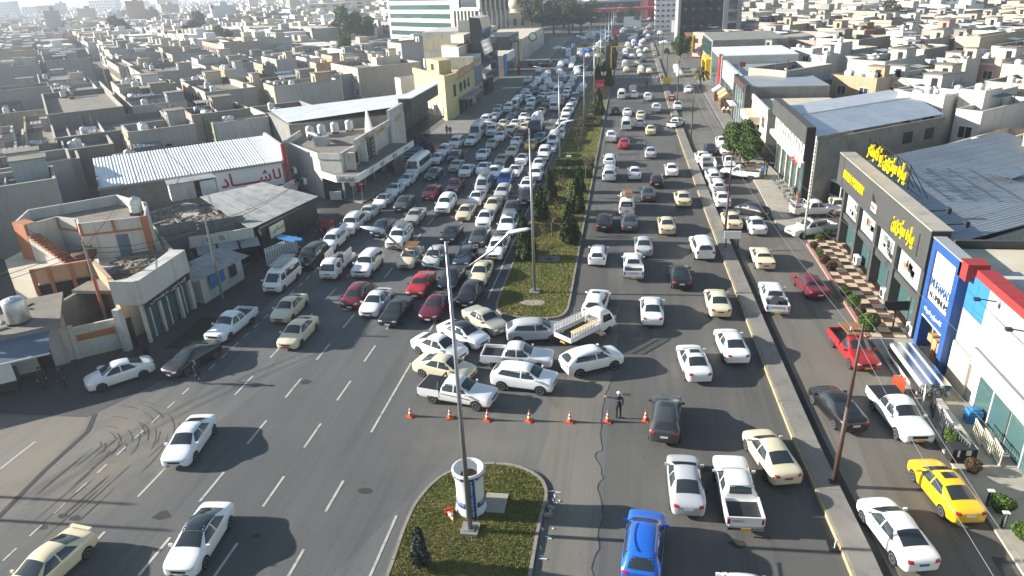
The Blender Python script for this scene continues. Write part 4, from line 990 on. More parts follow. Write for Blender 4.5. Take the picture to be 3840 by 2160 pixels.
rough_mat('plaster_white',(0.48,0.465,0.43),(0.58,0.565,0.52),0.4,0.9,(0.30,0.26,0.20),1.3,streak=True,space='World',amt=0.7)
rough_mat('plaster_orange',(0.36,0.135,0.065),(0.44,0.18,0.09),0.6,0.9,(0.25,0.12,0.07),1.6,streak=True,space='World')
rough_mat('plaster_peach',(0.46,0.27,0.16),(0.54,0.34,0.22),0.5,0.9,(0.35,0.22,0.14),1.6,streak=True,space='World')
rough_mat('plaster_yellow',(0.46,0.40,0.20),(0.54,0.48,0.26),0.4,0.9,(0.34,0.28,0.14),1.6,streak=True,space='World')
rough_mat('plaster_cream',(0.52,0.47,0.36),(0.62,0.56,0.44),0.4,0.9,(0.33,0.28,0.20),1.4,streak=True,space='World')
rough_mat('rust',(0.09,0.035,0.025),(0.14,0.06,0.04),2,0.9); rough_mat('steel_tank',(0.50,0.52,0.54),(0.62,0.63,0.64),1.5,0.35,metal=0.7); rough_mat('tank_white',(0.62,0.63,0.62),(0.72,0.72,0.70),1.5,0.55,(0.40,0.38,0.33),3.0)
rough_mat('debris',(0.16,0.14,0.115),(0.30,0.27,0.22),3,0.95,(0.07,0.06,0.05),4); rough_mat('brush_dry',(0.085,0.05,0.025),(0.15,0.09,0.045),3,0.95)
rough_mat('brick_tan',(0.40,0.24,0.12),(0.55,0.38,0.22),3.0,0.9,space='World'); rough_mat('stone_pale',(0.50,0.47,0.40),(0.58,0.55,0.48),0.6,0.8,space='World')
def house_angle(): return R(42)
class Bd:
    """a building: an Empty at its base; part meshes are given in world space, or in the building's own frame when local"""
    def __init__(s,name,label,cat,base,rz=0,local=False,group=None):
        s.o=thing(name,label,cat,(base[0],base[1],0),rz,group); s.M=Matrix.Identity(4) if local else Matrix.Translation((-base[0],-base[1],0)); s.base=base; s.rz=rz
    def add(s,name,mb,mat,col=None,parent=None,smooth=False):
        me=mb.mesh(name,mat,smooth) if isinstance(mb,MB) else mb; me.transform(s.M); return link(name,me,parent or s.o,None,0,col)
    def box(s,name,x0,x1,y0,y1,z0,z1,mat,col=None,parent=None): return s.add(name,MB().box(x0,x1,y0,y1,z0,z1),mat,col,parent)
    def text(s,t,size,loc,face,mat='white',depth=.03,width=None,bold=0.0,parent=None):
        o=lettering(t,size,loc,face,parent or s.o,mat,depth,width,bold); o.data.transform(s.M); return o
def corr(a,b,c,d,n,amp=0.03):
    """ribbed sheet: a->b along the ribbed direction, a->d along the ribs"""
    a,b,c,d=map(Vector,(a,b,c,d)); m=MB(); k=2*n
    P=[]
    for i in range(k+1):
        t=i/k; dz=Vector((0,0,amp if i%2 else 0)); P.append((tuple(a+(b-a)*t+dz),tuple(d+(c-d)*t+dz)))
    for (p,q),(r,s) in zip(P,P[1:]): m.quadv(p,r,s,q)
    return m
def ribbed_roof(B,a,b,c,d,sheets,ribs,mat,amp=.03,par=None):
    a,b,c,d=map(Vector,(a,b,c,d))
    for i in range(sheets):
        t,u=i/sheets,(i+1)/sheets-.0015; B.add('roof_sheet',corr(a+(b-a)*t,a+(b-a)*u,d+(c-d)*u,d+(c-d)*t,ribs,amp),mat,parent=par)
def zsolve(xy,c,yy):      # height above the spot xy that shows at photo row yy
    lo,hi=-20.0,90.0; t=px(c,0,yy)[1]
    for _ in range(40):
        m=(lo+hi)/2
        if pxl((xy[0],xy[1],m))[1]>t: lo=m
        else: hi=m
    return (lo+hi)/2
def ylen(B,rz,ang,z,c,xx,mx=60):   # how far along a direction until the photo column xx is reached
    t=px(c,xx,0)[0]; d=Vector((math.cos(ang),math.sin(ang))); lo,hi=0.2,mx; s=pxl((B.x+d.x*hi,B.y+d.y*hi,z))[0]>pxl((B.x,B.y,z))[0]
    for _ in range(40):
        m=(lo+hi)/2; q=pxl((B.x+d.x*m,B.y+d.y*m,z))[0]
        if (q<t)==s: lo=m
        else: hi=m
    return (lo+hi)/2
GREY=(.33,.325,.31); CREAM=(.52,.45,.335); WHITE=(.58,.565,.53); BEIGE=(.46,.38,.27); PINK=(.50,.30,.25); ORNG=(.48,.27,.15); SAND=(.40,.34,.25); LGREY=(.44,.435,.42); BLUEG=(.28,.32,.35); BROWN=(.26,.15,.09); GRN=(.30,.33,.20)
HOUSES=[]
_hm={}
def hmesh(key,fn,mat):
    if key not in _hm: _hm[key]=fn().mesh(key[0],mat)
    return _hm[key]
def window(B,x,y,z,w,h,axis='x',sgn=-1,frame=True,mat='window_glass',arch=False):
    """window on a wall of the building's own frame: AXIS x: the wall is at x, spans y"""
    n=1 if not arch else 0; k=('window',round(w,1),round(h,1),axis,sgn,mat,arch)
    def mk():
        b=MB(); e=.035
        if not arch: 
            if axis=='x': b.box(min(0,sgn*e),max(0,sgn*e),-w/2,w/2,0,h)
            else: b.box(-w/2,w/2,min(0,sgn*e),max(0,sgn*e),0,h)
        else:
            pts=[(-w/2,0),(w/2,0),(w/2,h*.62)]+[(w/2*math.cos(t),h*.62+h*.38*math.sin(t)) for t in [PI*i/8 for i in range(1,8)]]+[(-w/2,h*.62)]
            for s in (0,sgn*e): b.quadv(*[(s,p,q) if axis=='x' else (p,s,q) for p,q in pts])
        return b
    o=link('window',hmesh(k,mk,mat),B.o,(x,y,z))
    if frame and not arch:
        k2=('window_frame',round(w,1),round(h,1),axis,sgn)
        def mf():
            b=MB(); e=sgn*.07; lo,hi=min(0,e),max(0,e); t=.07
            for (u0,u1,v0,v1) in ((-w/2-t,w/2+t,-t,0),(-w/2-t,w/2+t,h,h+t),(-w/2-t,-w/2,0,h),(w/2,w/2+t,0,h),(-.03,.03,0,h)):
                if axis=='x': b.box(lo,hi,u0,u1,v0,v1)
                else: b.box(u0,u1,lo,hi,v0,v1)
            return b
        link('frame',hmesh(k2,mf,'white'),o)
    return o
TANKS=[0]
_tk={}
def roof_tank(p,kind=None,label=None):
    kind=kind or rnd.choice(('upright','upright','upright','flat')); r=rnd.choice((.5,.6)); 
    if kind=='upright':
        if 'u' not in _tk:
            a=MB(); a.lathe([(.55,0),(.56,.3),(.54,.32),(.56,.34),(.56,.7),(.54,.72),(.56,.74),(.56,1.15),(.5,1.25),(.18,1.36),(.16,1.42),(.02,1.43)],14); _tk['u']=a.mesh('body','tank_white',True); b=MB()
            for x in (-.4,.4): b.box(x-.05,x+.05,-.45,.45,-.25,0)
            _tk['ub']=b.mesh('stand','dark_metal'); l=MB(); l.lathe([(.18,0),(.18,.06),(.02,.08)],10); _tk['ul']=l.mesh('lid','grey_metal')
        t=thing('water_tank',label,'water tank',(p[0],p[1],p[2]+.25),rnd.uniform(0,3)); link('body',_tk['u'],t); link('stand',_tk['ub'],t); link('lid',_tk['ul'],t,(0,0,1.38))
    else:
        if 'f' not in _tk:
            a=MB(); a.lathe([(.02,-.85),(.35,-.8),(.48,-.7),(.48,.7),(.35,.8),(.02,.85)],14); m=a.mesh('body','steel_tank',True); m.transform(Matrix.Translation((0,0,.75))@Matrix.Rotation(PI/2,4,'X')); _tk['f']=m
            b=MB()
            for y in (-.5,.5):
                for x in (-.3,.3): b.bar((x,y,-.0),(x*.8,y,.5),.06)
                b.bar((-.35,y,.4),(.35,y,.4),.06)
            _tk['fb']=b.mesh('stand','dark_metal')
        t=thing('water_tank',label,'water tank',(p[0],p[1],p[2]),rnd.uniform(0,3)); link('body',_tk['f'],t); link('stand',_tk['fb'],t)
    return t
def dish(p,label):
    if 'd' not in _tk:
        a=MB(); a.lathe([(.02,0),(.25,.03),(.45,.12)],14,cap=False); m=a.mesh('reflector','white',True); m.transform(Matrix.Translation((0,0,.7))@Matrix.Rotation(R(60),4,'X')); _tk['d']=m; b=MB(); b.cyl((0,0,0),(0,0,.7),.03); b.cyl((0,-.02,.7),(0,-.45,.95),.015); _tk['dm']=b.mesh('mast','grey_metal')
    t=thing('satellite_dish',label,'satellite dish',p,R(150)+rnd.uniform(-.3,.3)); link('reflector',_tk['d'],t); link('mast',_tk['dm'],t); return t
ROOFTOP=[]
def house(B,Ls,Lf,h,wall=GREY,front=CREAM,label=None,rz=None,storeys=2,style=0,detail=2,group=None,tank=1,stair=True,win=True,parapet=.9,name='house'):
    """local frame: facade on x=0 (looking to -x), long party wall on y=0 (looking to -y)"""
    rz=house_angle() if rz is None else rz; b=Bd(name,label,'house',(B.x,B.y),rz,True,group); t=.2; j=rnd.uniform(0,.03); h+=j
    m=MB(); m.box(t,Ls,0,t,0,h); m.box(t,Ls,Lf-t,Lf,0,h); m.box(Ls-t,Ls,t,Lf-t,0,h); b.add('wall',m,'wall_paint',wall)
    b.box('facade',0,t,0,Lf,0,h+.02,'wall_paint',front); zr=h-parapet
    b.box('roof',t,Ls-t,t,Lf-t,zr-.2,zr,'roof_screed')
    if style in (1,3): b.box('cornice',-.12,0,-.02,Lf+.02,zr-.1,zr+.25,'wall_paint',ORNG if style==3 else WHITE)
    if style==2: b.add('gable',MB().add_gable(Lf*.5,min(1.3,Lf*.2),h) if False else gable(Lf*.5,min(1.6,Lf*.28),h-.9),'wall_paint',WHITE)
    if win and detail>0:
        sh=(zr-.1)/storeys
        for s in range(storeys):
            n=max(1,int(Lf/2.9))
            for i in range(n):
                y=(i+.5)*Lf/n; z=s*sh+.95
                if s==0 and i==n//2:
                    b.box('door',-.05,0,y-.55,y+.55,0,2.15,rnd.choice(('wood','dark_metal','grey_metal')))
                elif style in (4,) : window(b,0,y,s*sh+.4,min(2.0,Lf/n*.75),sh-.8,'x',-1,False,'dark_opening',True)
                else: window(b,0,y,z,min(1.5,Lf/n*.6),min(1.35,sh-1.4),'x',-1,detail>1)
        if rnd.random()<.35 and Ls>7: window(b,rnd.uniform(2,Ls-2),0,zr-2.0,.7,.7,'y',-1,False)
    if detail>0 and Ls>6:
        cp=MB(); e=.05
        for (x0,x1,y0,y1) in ((-e,Ls+e,-e,t+e),(-e,Ls+e,Lf-t-e,Lf+e),(-e,t+e,t+e+.01,Lf-t-e-.01),(Ls-t-e,Ls+e,t+e+.01,Lf-t-e-.01)): cp.box(x0,x1,y0,y1,h+.021,h+.09)
        b.add('coping',cp,'wall_paint',(.44,.41,.35))  # pale strips on the wall tops, the sunlit edge put into their colour
        r2=rnd.random(); px_=rnd.uniform(.25,.75)*Ls
        if r2<.5: b.box('partition',px_,px_+.15,t+.01,Lf-t-.01,zr+.001,zr+rnd.uniform(.4,1.3),'wall_paint',rnd.choice((wall,LGREY)))
        if r2>.35:
            ax_=rnd.uniform(.1,.6)*Ls; aw=min(3.5,Ls-ax_-1); b.add('roof_canopy',corr((ax_,Lf-t-.1,zr+2.0),(ax_+aw,Lf-t-.1,zr+2.0),(ax_+aw,Lf-t-2.2,zr+1.8),(ax_,Lf-t-2.2,zr+1.8),6,.04),rnd.choice(('tin_old','sheet_grey','sheet_blue','tin_old')))
            for qx in (ax_+.1,ax_+aw-.1): b.box('canopy_post',qx-.04,qx+.04,Lf-t-2.18,Lf-t-2.1,zr,zr+1.8,'dark_metal')
        if detail>1:
            for _ in range(rnd.randint(1,3)): qx=rnd.uniform(.8,Ls-1.2); qy=rnd.uniform(.6,Lf-1.0); qs=rnd.uniform(.25,.6); b.box('roof_box',qx,qx+qs*1.4,qy,qy+qs,zr,zr+qs,rnd.choice(('cream_plain','dark_metal','concrete','sheet_blue','wood')))
            if Ls>8:
                for _ in range(rnd.randint(0,2)): qx=rnd.uniform(1.5,Ls-1.5); b.box('wall_pipe',qx,qx+.09,-.08,-.002,rnd.uniform(0,1),h-rnd.uniform(0,1),rnd.choice(('dark_metal','lens','rust')))
    if stair:
        sx=rnd.uniform(.45,.7)*Ls; w=min(3.2,Ls*.35); d=min(2.8,Lf*.5); y0=rnd.choice((t+.02,Lf-t-d-.02)); e=rnd.choice((wall,front))
        b.box('stair_house',sx,min(Ls-t-.05,sx+w),y0,y0+d,zr,zr+2.4,'wall_paint',e)
        b.box('stair_house_roof',sx-.15,min(Ls-t-.05,sx+w)+.15,y0-.0,y0+d+.15,zr+2.4,zr+2.55,'roof_screed')
        if detail>0: b.box('door',sx-.03,sx,y0+.6,y0+1.5,zr,zr+1.95,'dark_opening')
    u=Vector((math.cos(rz),math.sin(rz))); v=Vector((-u.y,u.x))
    if tank:
        for k in range(tank):
            lx=rnd.uniform(1.2,max(1.4,Ls*.4)); ly=rnd.uniform(1.2,max(1.3,Lf-1.2)); q=(B.x+u.x*lx+v.x*ly,B.y+u.y*lx+v.y*ly,zr); ROOFTOP.append((q,b.o,k))
    HOUSES.append((B.x,B.y,Ls,Lf,rz)); return b
def gable(y,w,z):
    m=MB(); m.v=[(-.25,y-w,z-.1),(-.25,y+w,z-.1),(-.25,y,z+.9),(0,y-w,z-.1),(0,y+w,z-.1),(0,y,z+.9)]; m.f=[(0,2,1),(0,1,4,3),(1,2,5,4),(2,0,3,5)]; m.m=[0]*4; return m
def hs(c,bx,by,ax,cx,z,wall=GREY,front=CREAM,label=None,**k):
    """a house from its photographed roof corner: facade towards AX, party wall towards CX"""
    rz=house_angle(); B=at(c,bx,by,z); Lf=max(3,min(34,ylen(B,rz,rz+PI/2,z,c,ax))); Ls=max(4,min(34,ylen(B,rz,rz,z,c,cx)))
    return house(B,Ls,Lf,z,wall,front,label,rz,**k)
def ac_unit(p,rz,label,w=.9):
    t=thing('air_conditioner',label,'air conditioner',p,rz); MB().box(-w/2,w/2,-.18,.18,.05,.75).build('casing','white',t); MB().lathe([(.02,0),(.26,0),(.28,.02)],14).build('fan_grille','dark_metal',t).matrix_local=Matrix.Translation((-.05,-.19,.4))@Matrix.Rotation(R(90),4,'X')
    MB().box(-w/2+.05,-w/2+.12,-.15,.15,0,.05).build('foot','dark_metal',t); MB().box(w/2-.12,w/2-.05,-.15,.15,0,.05).build('foot','dark_metal',t); return t
def rubble(name,label,pts,n,z,smin,smax,mat='debris',cat='rubble'):
    m=MB(); xs=[p[0] for p in pts]; ys=[p[1] for p in pts]; k=0
    while k<n:
        x=rnd.uniform(min(xs),max(xs)); y=rnd.uniform(min(ys),max(ys))
        if not inpoly(x,y,pts): continue
        k+=1; s=rnd.uniform(smin,smax); M=Matrix.Translation((x,y,z+s*.15))@Matrix.Rotation(rnd.uniform(0,6),4,'Z')@Matrix.Rotation(rnd.uniform(-.4,.4),4,'X'); l=rnd.choice((1,1,3.5)); m.box(-s*l/2,s*l/2,-s/3,s/3,-s/6,s/6,M)
    o=m.build(name,mat); return tag(o,label,cat,kind='stuff')
# ================================================================ left: shops, sheds and houses by the crossing
UA=R(38); U=Vector((math.cos(UA),math.sin(UA),0)); V=Vector((-U.y,U.x,0))
def fr(o,a,b,z=0.0): return Vector((o[0],o[1],0))+U*a+V*b+Vector((0,0,z))
class Lo:   # builder in the diagonal street grid
    def __init__(s,name,label,cat,base): s.b=Bd(name,label,cat,base,UA,True); s.o=s.b.o
# --- awning shop, bottom left corner
o=(-41.9,33.9); s=Lo('awning_shop','low grey shop with a blue-grey metal awning and white counter','shop',o); b=s.b
b.box('wall',-8,4.9,2.6,2.8,0,3.0,'plaster_white'); b.box('wall',4.7,4.9,2.8,9,0,3.0,'plaster_cream'); b.box('roof',-8,5.1,2.3,9,3.0,3.25,'roof_screed'); b.box('roof_edge',-8,5.15,2.15,2.29,2.95,3.3,'block_wall')
for i in range(4): b.add('awning_sheet',MB().quadv((-8+3.1*i,2.25,3.0),(-8+3.1*(i+1)-.03,2.25,3.0),(-8+3.1*(i+1)-.03,-.55,2.45),(-8+3.1*i,-.55,2.45)),'sheet_blue')
b.box('awning_edge',-8,4.4,-.62,-.55,2.36,2.47,'white'); b.box('counter_panel',-8,2.1,-.45,-.3,1.0,2.3,'white'); b.box('vent_hole',.35,.8,-.47,-.45,1.75,2.1,'black'); b.box('vent_hole',-1.9,-1.3,-.47,-.45,1.55,1.95,'black'); b.box('counter_base',-8,1.9,-.2,2.0,.25,1.0,'dark_metal')
for x in (-3,-.5,1.9): b.box('counter_leg',x-.06,x+.06,-.35,-.23,0,1.0,'dark_metal')
b.box('doorway',3.1,4.0,2.57,2.6,0,2.2,'dark_opening')
p=fr(o,2.6,4.2,3.25); t=thing('steel_water_tank','shiny steel cylinder tank on the awning shop roof','water tank',p,.4); MB().lathe([(.72,.18),(.74,.2),(.74,1.75),(.7,1.8),(.3,1.92),(.02,1.95)],24).build('body','steel_tank',t,smooth=True); MB().lathe([(.2,1.92),(.2,1.98),(.02,2.0)],12).build('lid','steel_tank',t)
for x in (-.5,.5): MB().box(x-.06,x+.06,-.6,.6,0,.18).build('stand','dark_metal',t)
p=fr(o,-.6,3.3,3.25); t=thing('air_cooler','teal roof cooler with two bent white ducts','air cooler',p,UA); MB().box(-.6,.6,-.4,.5,.35,1.15).build('cabinet','sky_blue',t); MB().box(-.7,.7,-.5,.6,1.15,1.3).build('top','white',t)
for x in (-.35,.35): MB().tube([(x,-.4,.85),(x*1.4,-.8,.75),(x*1.7,-1.05,.35),(x*1.9,-1.25,-.35)],.16,10).build('duct','white',t,smooth=True)
for x in (-.5,.5): MB().box(x-.05,x+.05,-.35,.45,0,.35).build('leg','dark_metal',t)
def pallet(p,rz,label,tilt=0):
    t=thing('pallet',label,'pallet',p,rz)
    for i in range(7): MB().box(-.6,.6,-.5+i*.155,-.39+i*.155,.1,.125).build('slat','cream_plain',t)
    for x in (-.55,0,.55): MB().box(x-.05,x+.05,-.5,.55,0,.1).build('bearer','wood',t)
    t.rotation_euler=(tilt,0,rz)
pallet(fr(o,-2.6,4.4,3.25),UA,'pale wooden pallet lying on the awning shop roof'); pallet(fr(o,-2.3,5.6,3.3),UA+.3,'tilted wooden pallet near the roof cooler',R(25))
rubble('roof_litter','litter strewn over the awning shop roof',[fr(o,-7,3)[:2],fr(o,4,3)[:2],fr(o,4,8)[:2],fr(o,-7,8)[:2]],70,3.27,.1,.4)
# --- gate wall with the orange panel, courtyard
o=(-39.3,39.7); s=Lo('gate_wall','cream courtyard wall with slotted panels and an orange band','wall',o); b=s.b
b.box('wall',-.9,2.9,0,.2,0,2.45,'plaster_cream'); b.box('orange_panel',.1,2.6,-.03,0,1.35,1.85,'plaster_orange'); b.box('pillar',2.9,3.2,-.1,.3,0,2.7,'plaster_white'); b.box('pillar',-.25,.02,-.1,.3,0,2.6,'plaster_white')
for i in range(6): b.box('panel',.15+i*.42,.5+i*.42,-.025,0,.25,1.15,'plaster_white'); b.box('panel',.15+i*.42,.5+i*.42,-.025,0,2.0,2.35,'plaster_white')
# --- corner shop with white fascia and black sign
b=Bd('corner_shop','white corner shop with a black sign band and glass doors','shop',(-36.5,45)); F=MB().prism([(-37.2,41.9),(-35.3,42.0),(-35.2,42.2),(-35.0,42.25),(-35.3,48.6),(-36.6,48.6),(-36.0,44),(-36.2,42.6)],3.35,5.2)
b.add('fascia',F,'plaster_white'); b.box('roof',-42.5,-36.0,44.0,50.0,3.2,3.45,'roof_screed')
for (x,y,w) in ((-36.3,41.2,.5),(-35.45,42.5,.22),(-35.4,44.4,.2),(-35.35,46.7,.25),(-35.5,48.5,.4)): b.box('column',x-w,x,y-w/2,y+w/2,0,3.35,'plaster_white')
b.box('sign_band',-35.35,-35.22,42.6,48.3,2.75,3.3,'black'); b.text('گەراجی شۆستن',.34,(-35.2,45.4,3.02),0,'white',.02,4.6)
for y0,y1 in ((42.7,44.2),(44.6,46.5),(46.95,48.2)): b.box('glass_door',-35.75,-35.70,y0,y1,0,2.7,'green_glass'); b.box('door_frame',-35.72,-35.62,(y0+y1)/2-.04,(y0+y1)/2+.04,0,2.7,'white')
b.box('back_wall',-42.4,-42.1,42,50,0,3.2,'block_wall'); b.box('side_door',-36.55,-36.45,41.35,42.2,0,2.3,'dark_opening'); b.box('yellow_sign',-35.9,-35.8,47.2,47.6,2.2,3.0,'sign_yellow')
MB().box(-33.9,-30.6,41.6,46.9,.012,.02).build('turf_mat','asphalt_dark').color=(1,1,1,1); tag(bpy.context.scene.objects[-1] if 0 else COL.objects[-1],'dark green turf mat in front of the corner shop','mat'); MATS['turf']=rough_mat('turf',(0.012,0.028,0.016),(0.022,0.042,0.024),2.0,0.95); COL.objects[-1].data.materials[0]=MATS['turf']
# --- orange-trimmed house: upper storey on a terrace
b=Bd('orange_trim_house','white house with orange trim, outside stair and rooftop terrace','house',(-46,50))
P=[(-52.4,50.6),(-50.6,50.0),(-49.6,52.2),(-47.2,51.6),(-46.0,50.4),(-41.2,52.6),(-43.8,56.6),(-48.8,59.2),(-54.2,54.2)]
b.add('lower_storey',MB().prism([(-54,50),(-50.2,46.5),(-46.8,45.6),(-43.1,47.9),(-37.4,43.0),(-36.3,48.8),(-41.4,54.0),(-44,57),(-49,59.4),(-54.4,54.3)],0,3.4),'plaster_cream')
def wallring(b,P,z0,z1,t,name,mat):
    q=inset(P,t); n=len(P)
    for i in range(n): j=(i+1)%n; b.add(name,MB().prism([P[i],P[j],q[j],q[i]],z0,z1),mat)
wallring(b,P,3.4,6.7,.2,'wall','plaster_white'); b.add('roof',MB().prism(inset(P,.2),5.55,5.75),'roof_screed')
for i in (2,3,4): 
    a,c=Vector(P[i]),Vector(P[i+1]); d=(c-a).normalized(); n=Vector((d.y,-d.x)); L=(c-a).length
    b.add('orange_band',MB().prism([a+n*.06,c+n*.06,c+n*.003,a+n*.003],5.55,5.72),'plaster_orange')
    for k in ((0,.5,1) if i==4 else (0,)): q=a+d*(L-.2)*k; b.add('orange_pilaster',MB().prism([q+n*.08,q+d*.2+n*.08,q+d*.2+n*.004,q+n*.004],5.725,6.72),'plaster_orange')
a=Vector((-41.2,52.6)); b.add('orange_corner',MB().prism([a+Vector((.1,-.1)),a+Vector((-.35,-.28)),a+Vector((-.3,-.1)),a+Vector((.0,.25))],3.4,6.75),'plaster_orange')
a=Vector(P[4]); c=Vector(P[5]); d=(c-a).normalized(); n=Vector((d.y,-d.x)); q=a+d*2.6; b.add('door',MB().prism([q+n*.05,q+d*.95+n*.05,q+d*.95+n*.002,q+n*.002],3.42,5.35),'sheet_blue')
b.add('stair_block',MB().prism([(-52.5,50.5),(-50.7,49.8),(-50.3,50.7),(-52.0,51.4)],3.4,6.75),'plaster_orange')
d=Vector((.80,-.22)).normalized(); n=Vector((d.y,-d.x)); st=Vector((-50.6,49.75))
b.add('stair_side',MB().quadv((st.x,st.y,3.4),(st.x+d.x*4.4,st.y+d.y*4.4,3.4),(st.x+d.x*4.4,st.y+d.y*4.4,3.6),(st.x,st.y,5.8)),'plaster_white')
for k in range(12):
    q=st+d*(.36*k); q2=q+d*.36; m=n*-.9; b.add('step',MB().prism([q+n*.03,q2+n*.03,q2+m,q+m],max(3.4,5.55-.18*k),5.75-.18*k),'plaster_orange')
b.add('handrail',MB().bar((st.x,st.y,6.6),(st.x+d.x*4.3,st.y+d.y*4.3,4.45),.05).bar((st.x+d.x*4.3,st.y+d.y*4.3,3.4),(st.x+d.x*4.3,st.y+d.y*4.3,4.45),.05),'black')
b.add('pink_parapet',MB().prism([(-46.7,45.2),(-43.2,47.5),(-43.3,47.7),(-46.8,45.4)],3.4,4.6),'plaster_peach')
for t in (0,.28,.66,.97): q=Vector((-46.7,45.2))+Vector((3.4,2.23))*t; b.add('orange_post',MB().box(-.14,.14,-.1,.1,2.4,4.62,Matrix.Translation((q.x,q.y,0))@Matrix.Rotation(R(33),4,'Z')),'plaster_orange')
b.add('peach_wall',MB().prism([(-43.2,47.5),(-37.6,42.8),(-37.4,43.0),(-43.0,47.8)],.0,4.5),'plaster_peach'); b.add('terrace_wall',MB().prism([(-41.3,53.8),(-36.5,48.8),(-36.3,49.0),(-41.1,54.0)],3.4,4.4),'block_wall')
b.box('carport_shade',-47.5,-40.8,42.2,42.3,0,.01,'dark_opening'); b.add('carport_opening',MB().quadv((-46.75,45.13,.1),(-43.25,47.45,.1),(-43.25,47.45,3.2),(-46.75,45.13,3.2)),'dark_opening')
roof_tank((-44.6,56.0,5.75),'upright','white water tank on the orange-trimmed house')
t=thing('rusty_tank','rust-brown half-round tank on the terrace','tank',(-45.9,50.0,3.4),R(20)); MB().lathe([(.5,0),(.9,.5),(1.0,.9),(.92,.95)],14).build('bowl','rust',t,smooth=True); MB().box(-.4,.4,-.3,.3,-.0,.02).build('base','rust',t)
ac_unit((-43.4,48.3,3.42),R(-50),'white air conditioner standing on the terrace by the peach wall',1.2)
rubble('roof_litter','scrap and boards strewn over the terrace',[(-44,51),(-42,48.5),(-38.5,45),(-37,48.6),(-41.5,53)],160,3.46,.1,.45)
rubble('brush_pile','brown dry brushwood heaped behind the white fascia',[(-41.2,46.8),(-38.5,44.6),(-37.2,45.2),(-38.0,48),(-40,49)],420,3.5,.15,.35,'brush_dry','brushwood')
t=thing('satellite_dish','pale blue dish lying flat on the terrace','satellite dish',(-40.6,46.9,3.47)); MB().lathe([(.02,.02),(.4,.05),(.6,.14)],16,cap=False).build('reflector','sky_blue',t)
# --- tin sheds behind: white patterned parapet shop, block walls, tin roofs
b=Bd('patterned_shed','white shed with two pierced parapet panels and dark opening','shed',(-38,57))
A=Vector((-40.2,56.3)); Bq=Vector((-35.4,59.4)); d=(Bq-A).normalized(); n=Vector((d.y,-d.x)); M=Matrix.Translation((A.x,A.y,0))@Matrix.Rotation(math.atan2(d.y,d.x),4,'Z'); Ln=(Bq-A).length
for i in range(5):
    m=MB(); m.box(i*Ln/5,(i+1)*Ln/5-.02,-.15,.05 if i%2 else -.02,2.45,3.5-.05*(i%2),M); b.add('parapet_panel',m,'plaster_white')
    if i in(1,2):
        for p in range(4):
            for q in range(4):
                if (p+q)%2: m=MB(); m.box(i*Ln/5+.25+p*.13,i*Ln/5+.36+p*.13,-.165,-.152,2.7+q*.13,2.81+q*.13,M); b.add('pierced_hole',m,'dark_opening')
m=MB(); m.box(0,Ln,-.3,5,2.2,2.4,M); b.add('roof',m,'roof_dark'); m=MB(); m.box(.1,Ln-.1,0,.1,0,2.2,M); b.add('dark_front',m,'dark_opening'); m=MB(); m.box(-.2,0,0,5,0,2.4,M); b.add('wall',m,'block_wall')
for k in range(3):
    m=MB(); m.quadv(*[tuple(M@Vector(q)) for q in ((.4+k*1.9,-.1,2.5),(2.1+k*1.9,-.1,2.5),(2.2+k*1.9,-1.7,2.1),(.5+k*1.9,-1.7,2.1))]); b.add('awning_sheet',m,'tin_old')
# block walls with every block set
def blockwall(name,label,a,c,h,z0=0.0):
    a=Vector(a); c=Vector(c); d=(c-a).normalized(); L=(c-a).length; t=thing(name,label,'wall',(a.x,a.y,z0),math.atan2(d.y,d.x)); MB().box(0.02,L-.02,.03,.17,0,h-.02).build('mortar_core','block_wall',t); me=MB().box(-.195,.195,0,.2,-.092,.092).mesh('block','block_wall'); r=int(h/.2)
    for j in range(r):
        x=.2 if j%2 else 0.0
        while x<L-.1: link('block',me,t,(x+.2,rnd.uniform(-.008,.008),.1+.2*j)); x+=.41
    return t
blockwall('block_wall','grey concrete block wall stepping down behind the terrace',(-44.2,57.6),(-41.6,59.8),2.4,1.6); blockwall('block_wall','grey concrete block wall beside the rubble roof',(-41.6,60.0),(-38.0,62.4),1.7,2.0); blockwall('block_wall','short grey block wall in front of the stepped one',(-43.2,56.6),(-41.0,58.4),1.6,1.6)
b=Bd('rubble_roof_shed','flat-roofed shed covered in rubble behind the block walls','shed',(-46,64)); b.add('wall',MB().prism([(-51.5,64.6),(-44.4,57.9),(-38.0,62.6),(-40.4,66),(-48.6,69.2)],0,2.9),'block_wall')
b.add('roof_edge',MB().prism([(-51.6,64.6),(-44.4,57.8),(-44.2,58),(-51.3,64.8)],2.9,3.2),'plaster_cream')
rubble('roof_litter','broken blocks and timber over the shed roof',[(-50.5,64.8),(-45,59.8),(-41,63),(-42,65.5),(-48.5,68.4)],230,2.95,.15,.6)
t=thing('roof_hut','white tarpaulin-patched hut with a dark doorway','hut',(-50.5,69.4,2.9),R(40)); MB().box(0,2.6,0,2.0,0,1.9).build('wall','plaster_white',t); MB().box(2.62,3.2,.05,2.0,0,1.9).build('doorway','dark_opening',t); MB().prism([(3.22,0),(4.9,.1),(5.0,1.9),(3.22,2.0)],0,1.75).build('tarpaulin','sheet_white',t); MB().prism([(-.2,-.2),(5.1,-.1),(5.0,2.1),(-.1,2.2)],1.92,2.0).build('roof','tin_old',t)
t=thing('timber_stack','pale planks stacked and leaning on the shed roof','timber',(-44.9,63.8,2.95),R(15))
for i in range(6): MB().box(-.9+i*.05,.9,-.5+i*.17,-.37+i*.17,.02+.05*i,.07+.05*i).build('plank','cream_plain',t)
b=Bd('tin_roof_workshop','black-fronted workshop under old corrugated tin','workshop',(-37,66))
b.add('wall',MB().prism([(-47.5,68.4),(-40.6,66.2),(-37.2,62.6),(-35.4,60.6),(-34.3,67.4),(-34.3,71.2),(-42.5,74.0)],0,2.85),'black')
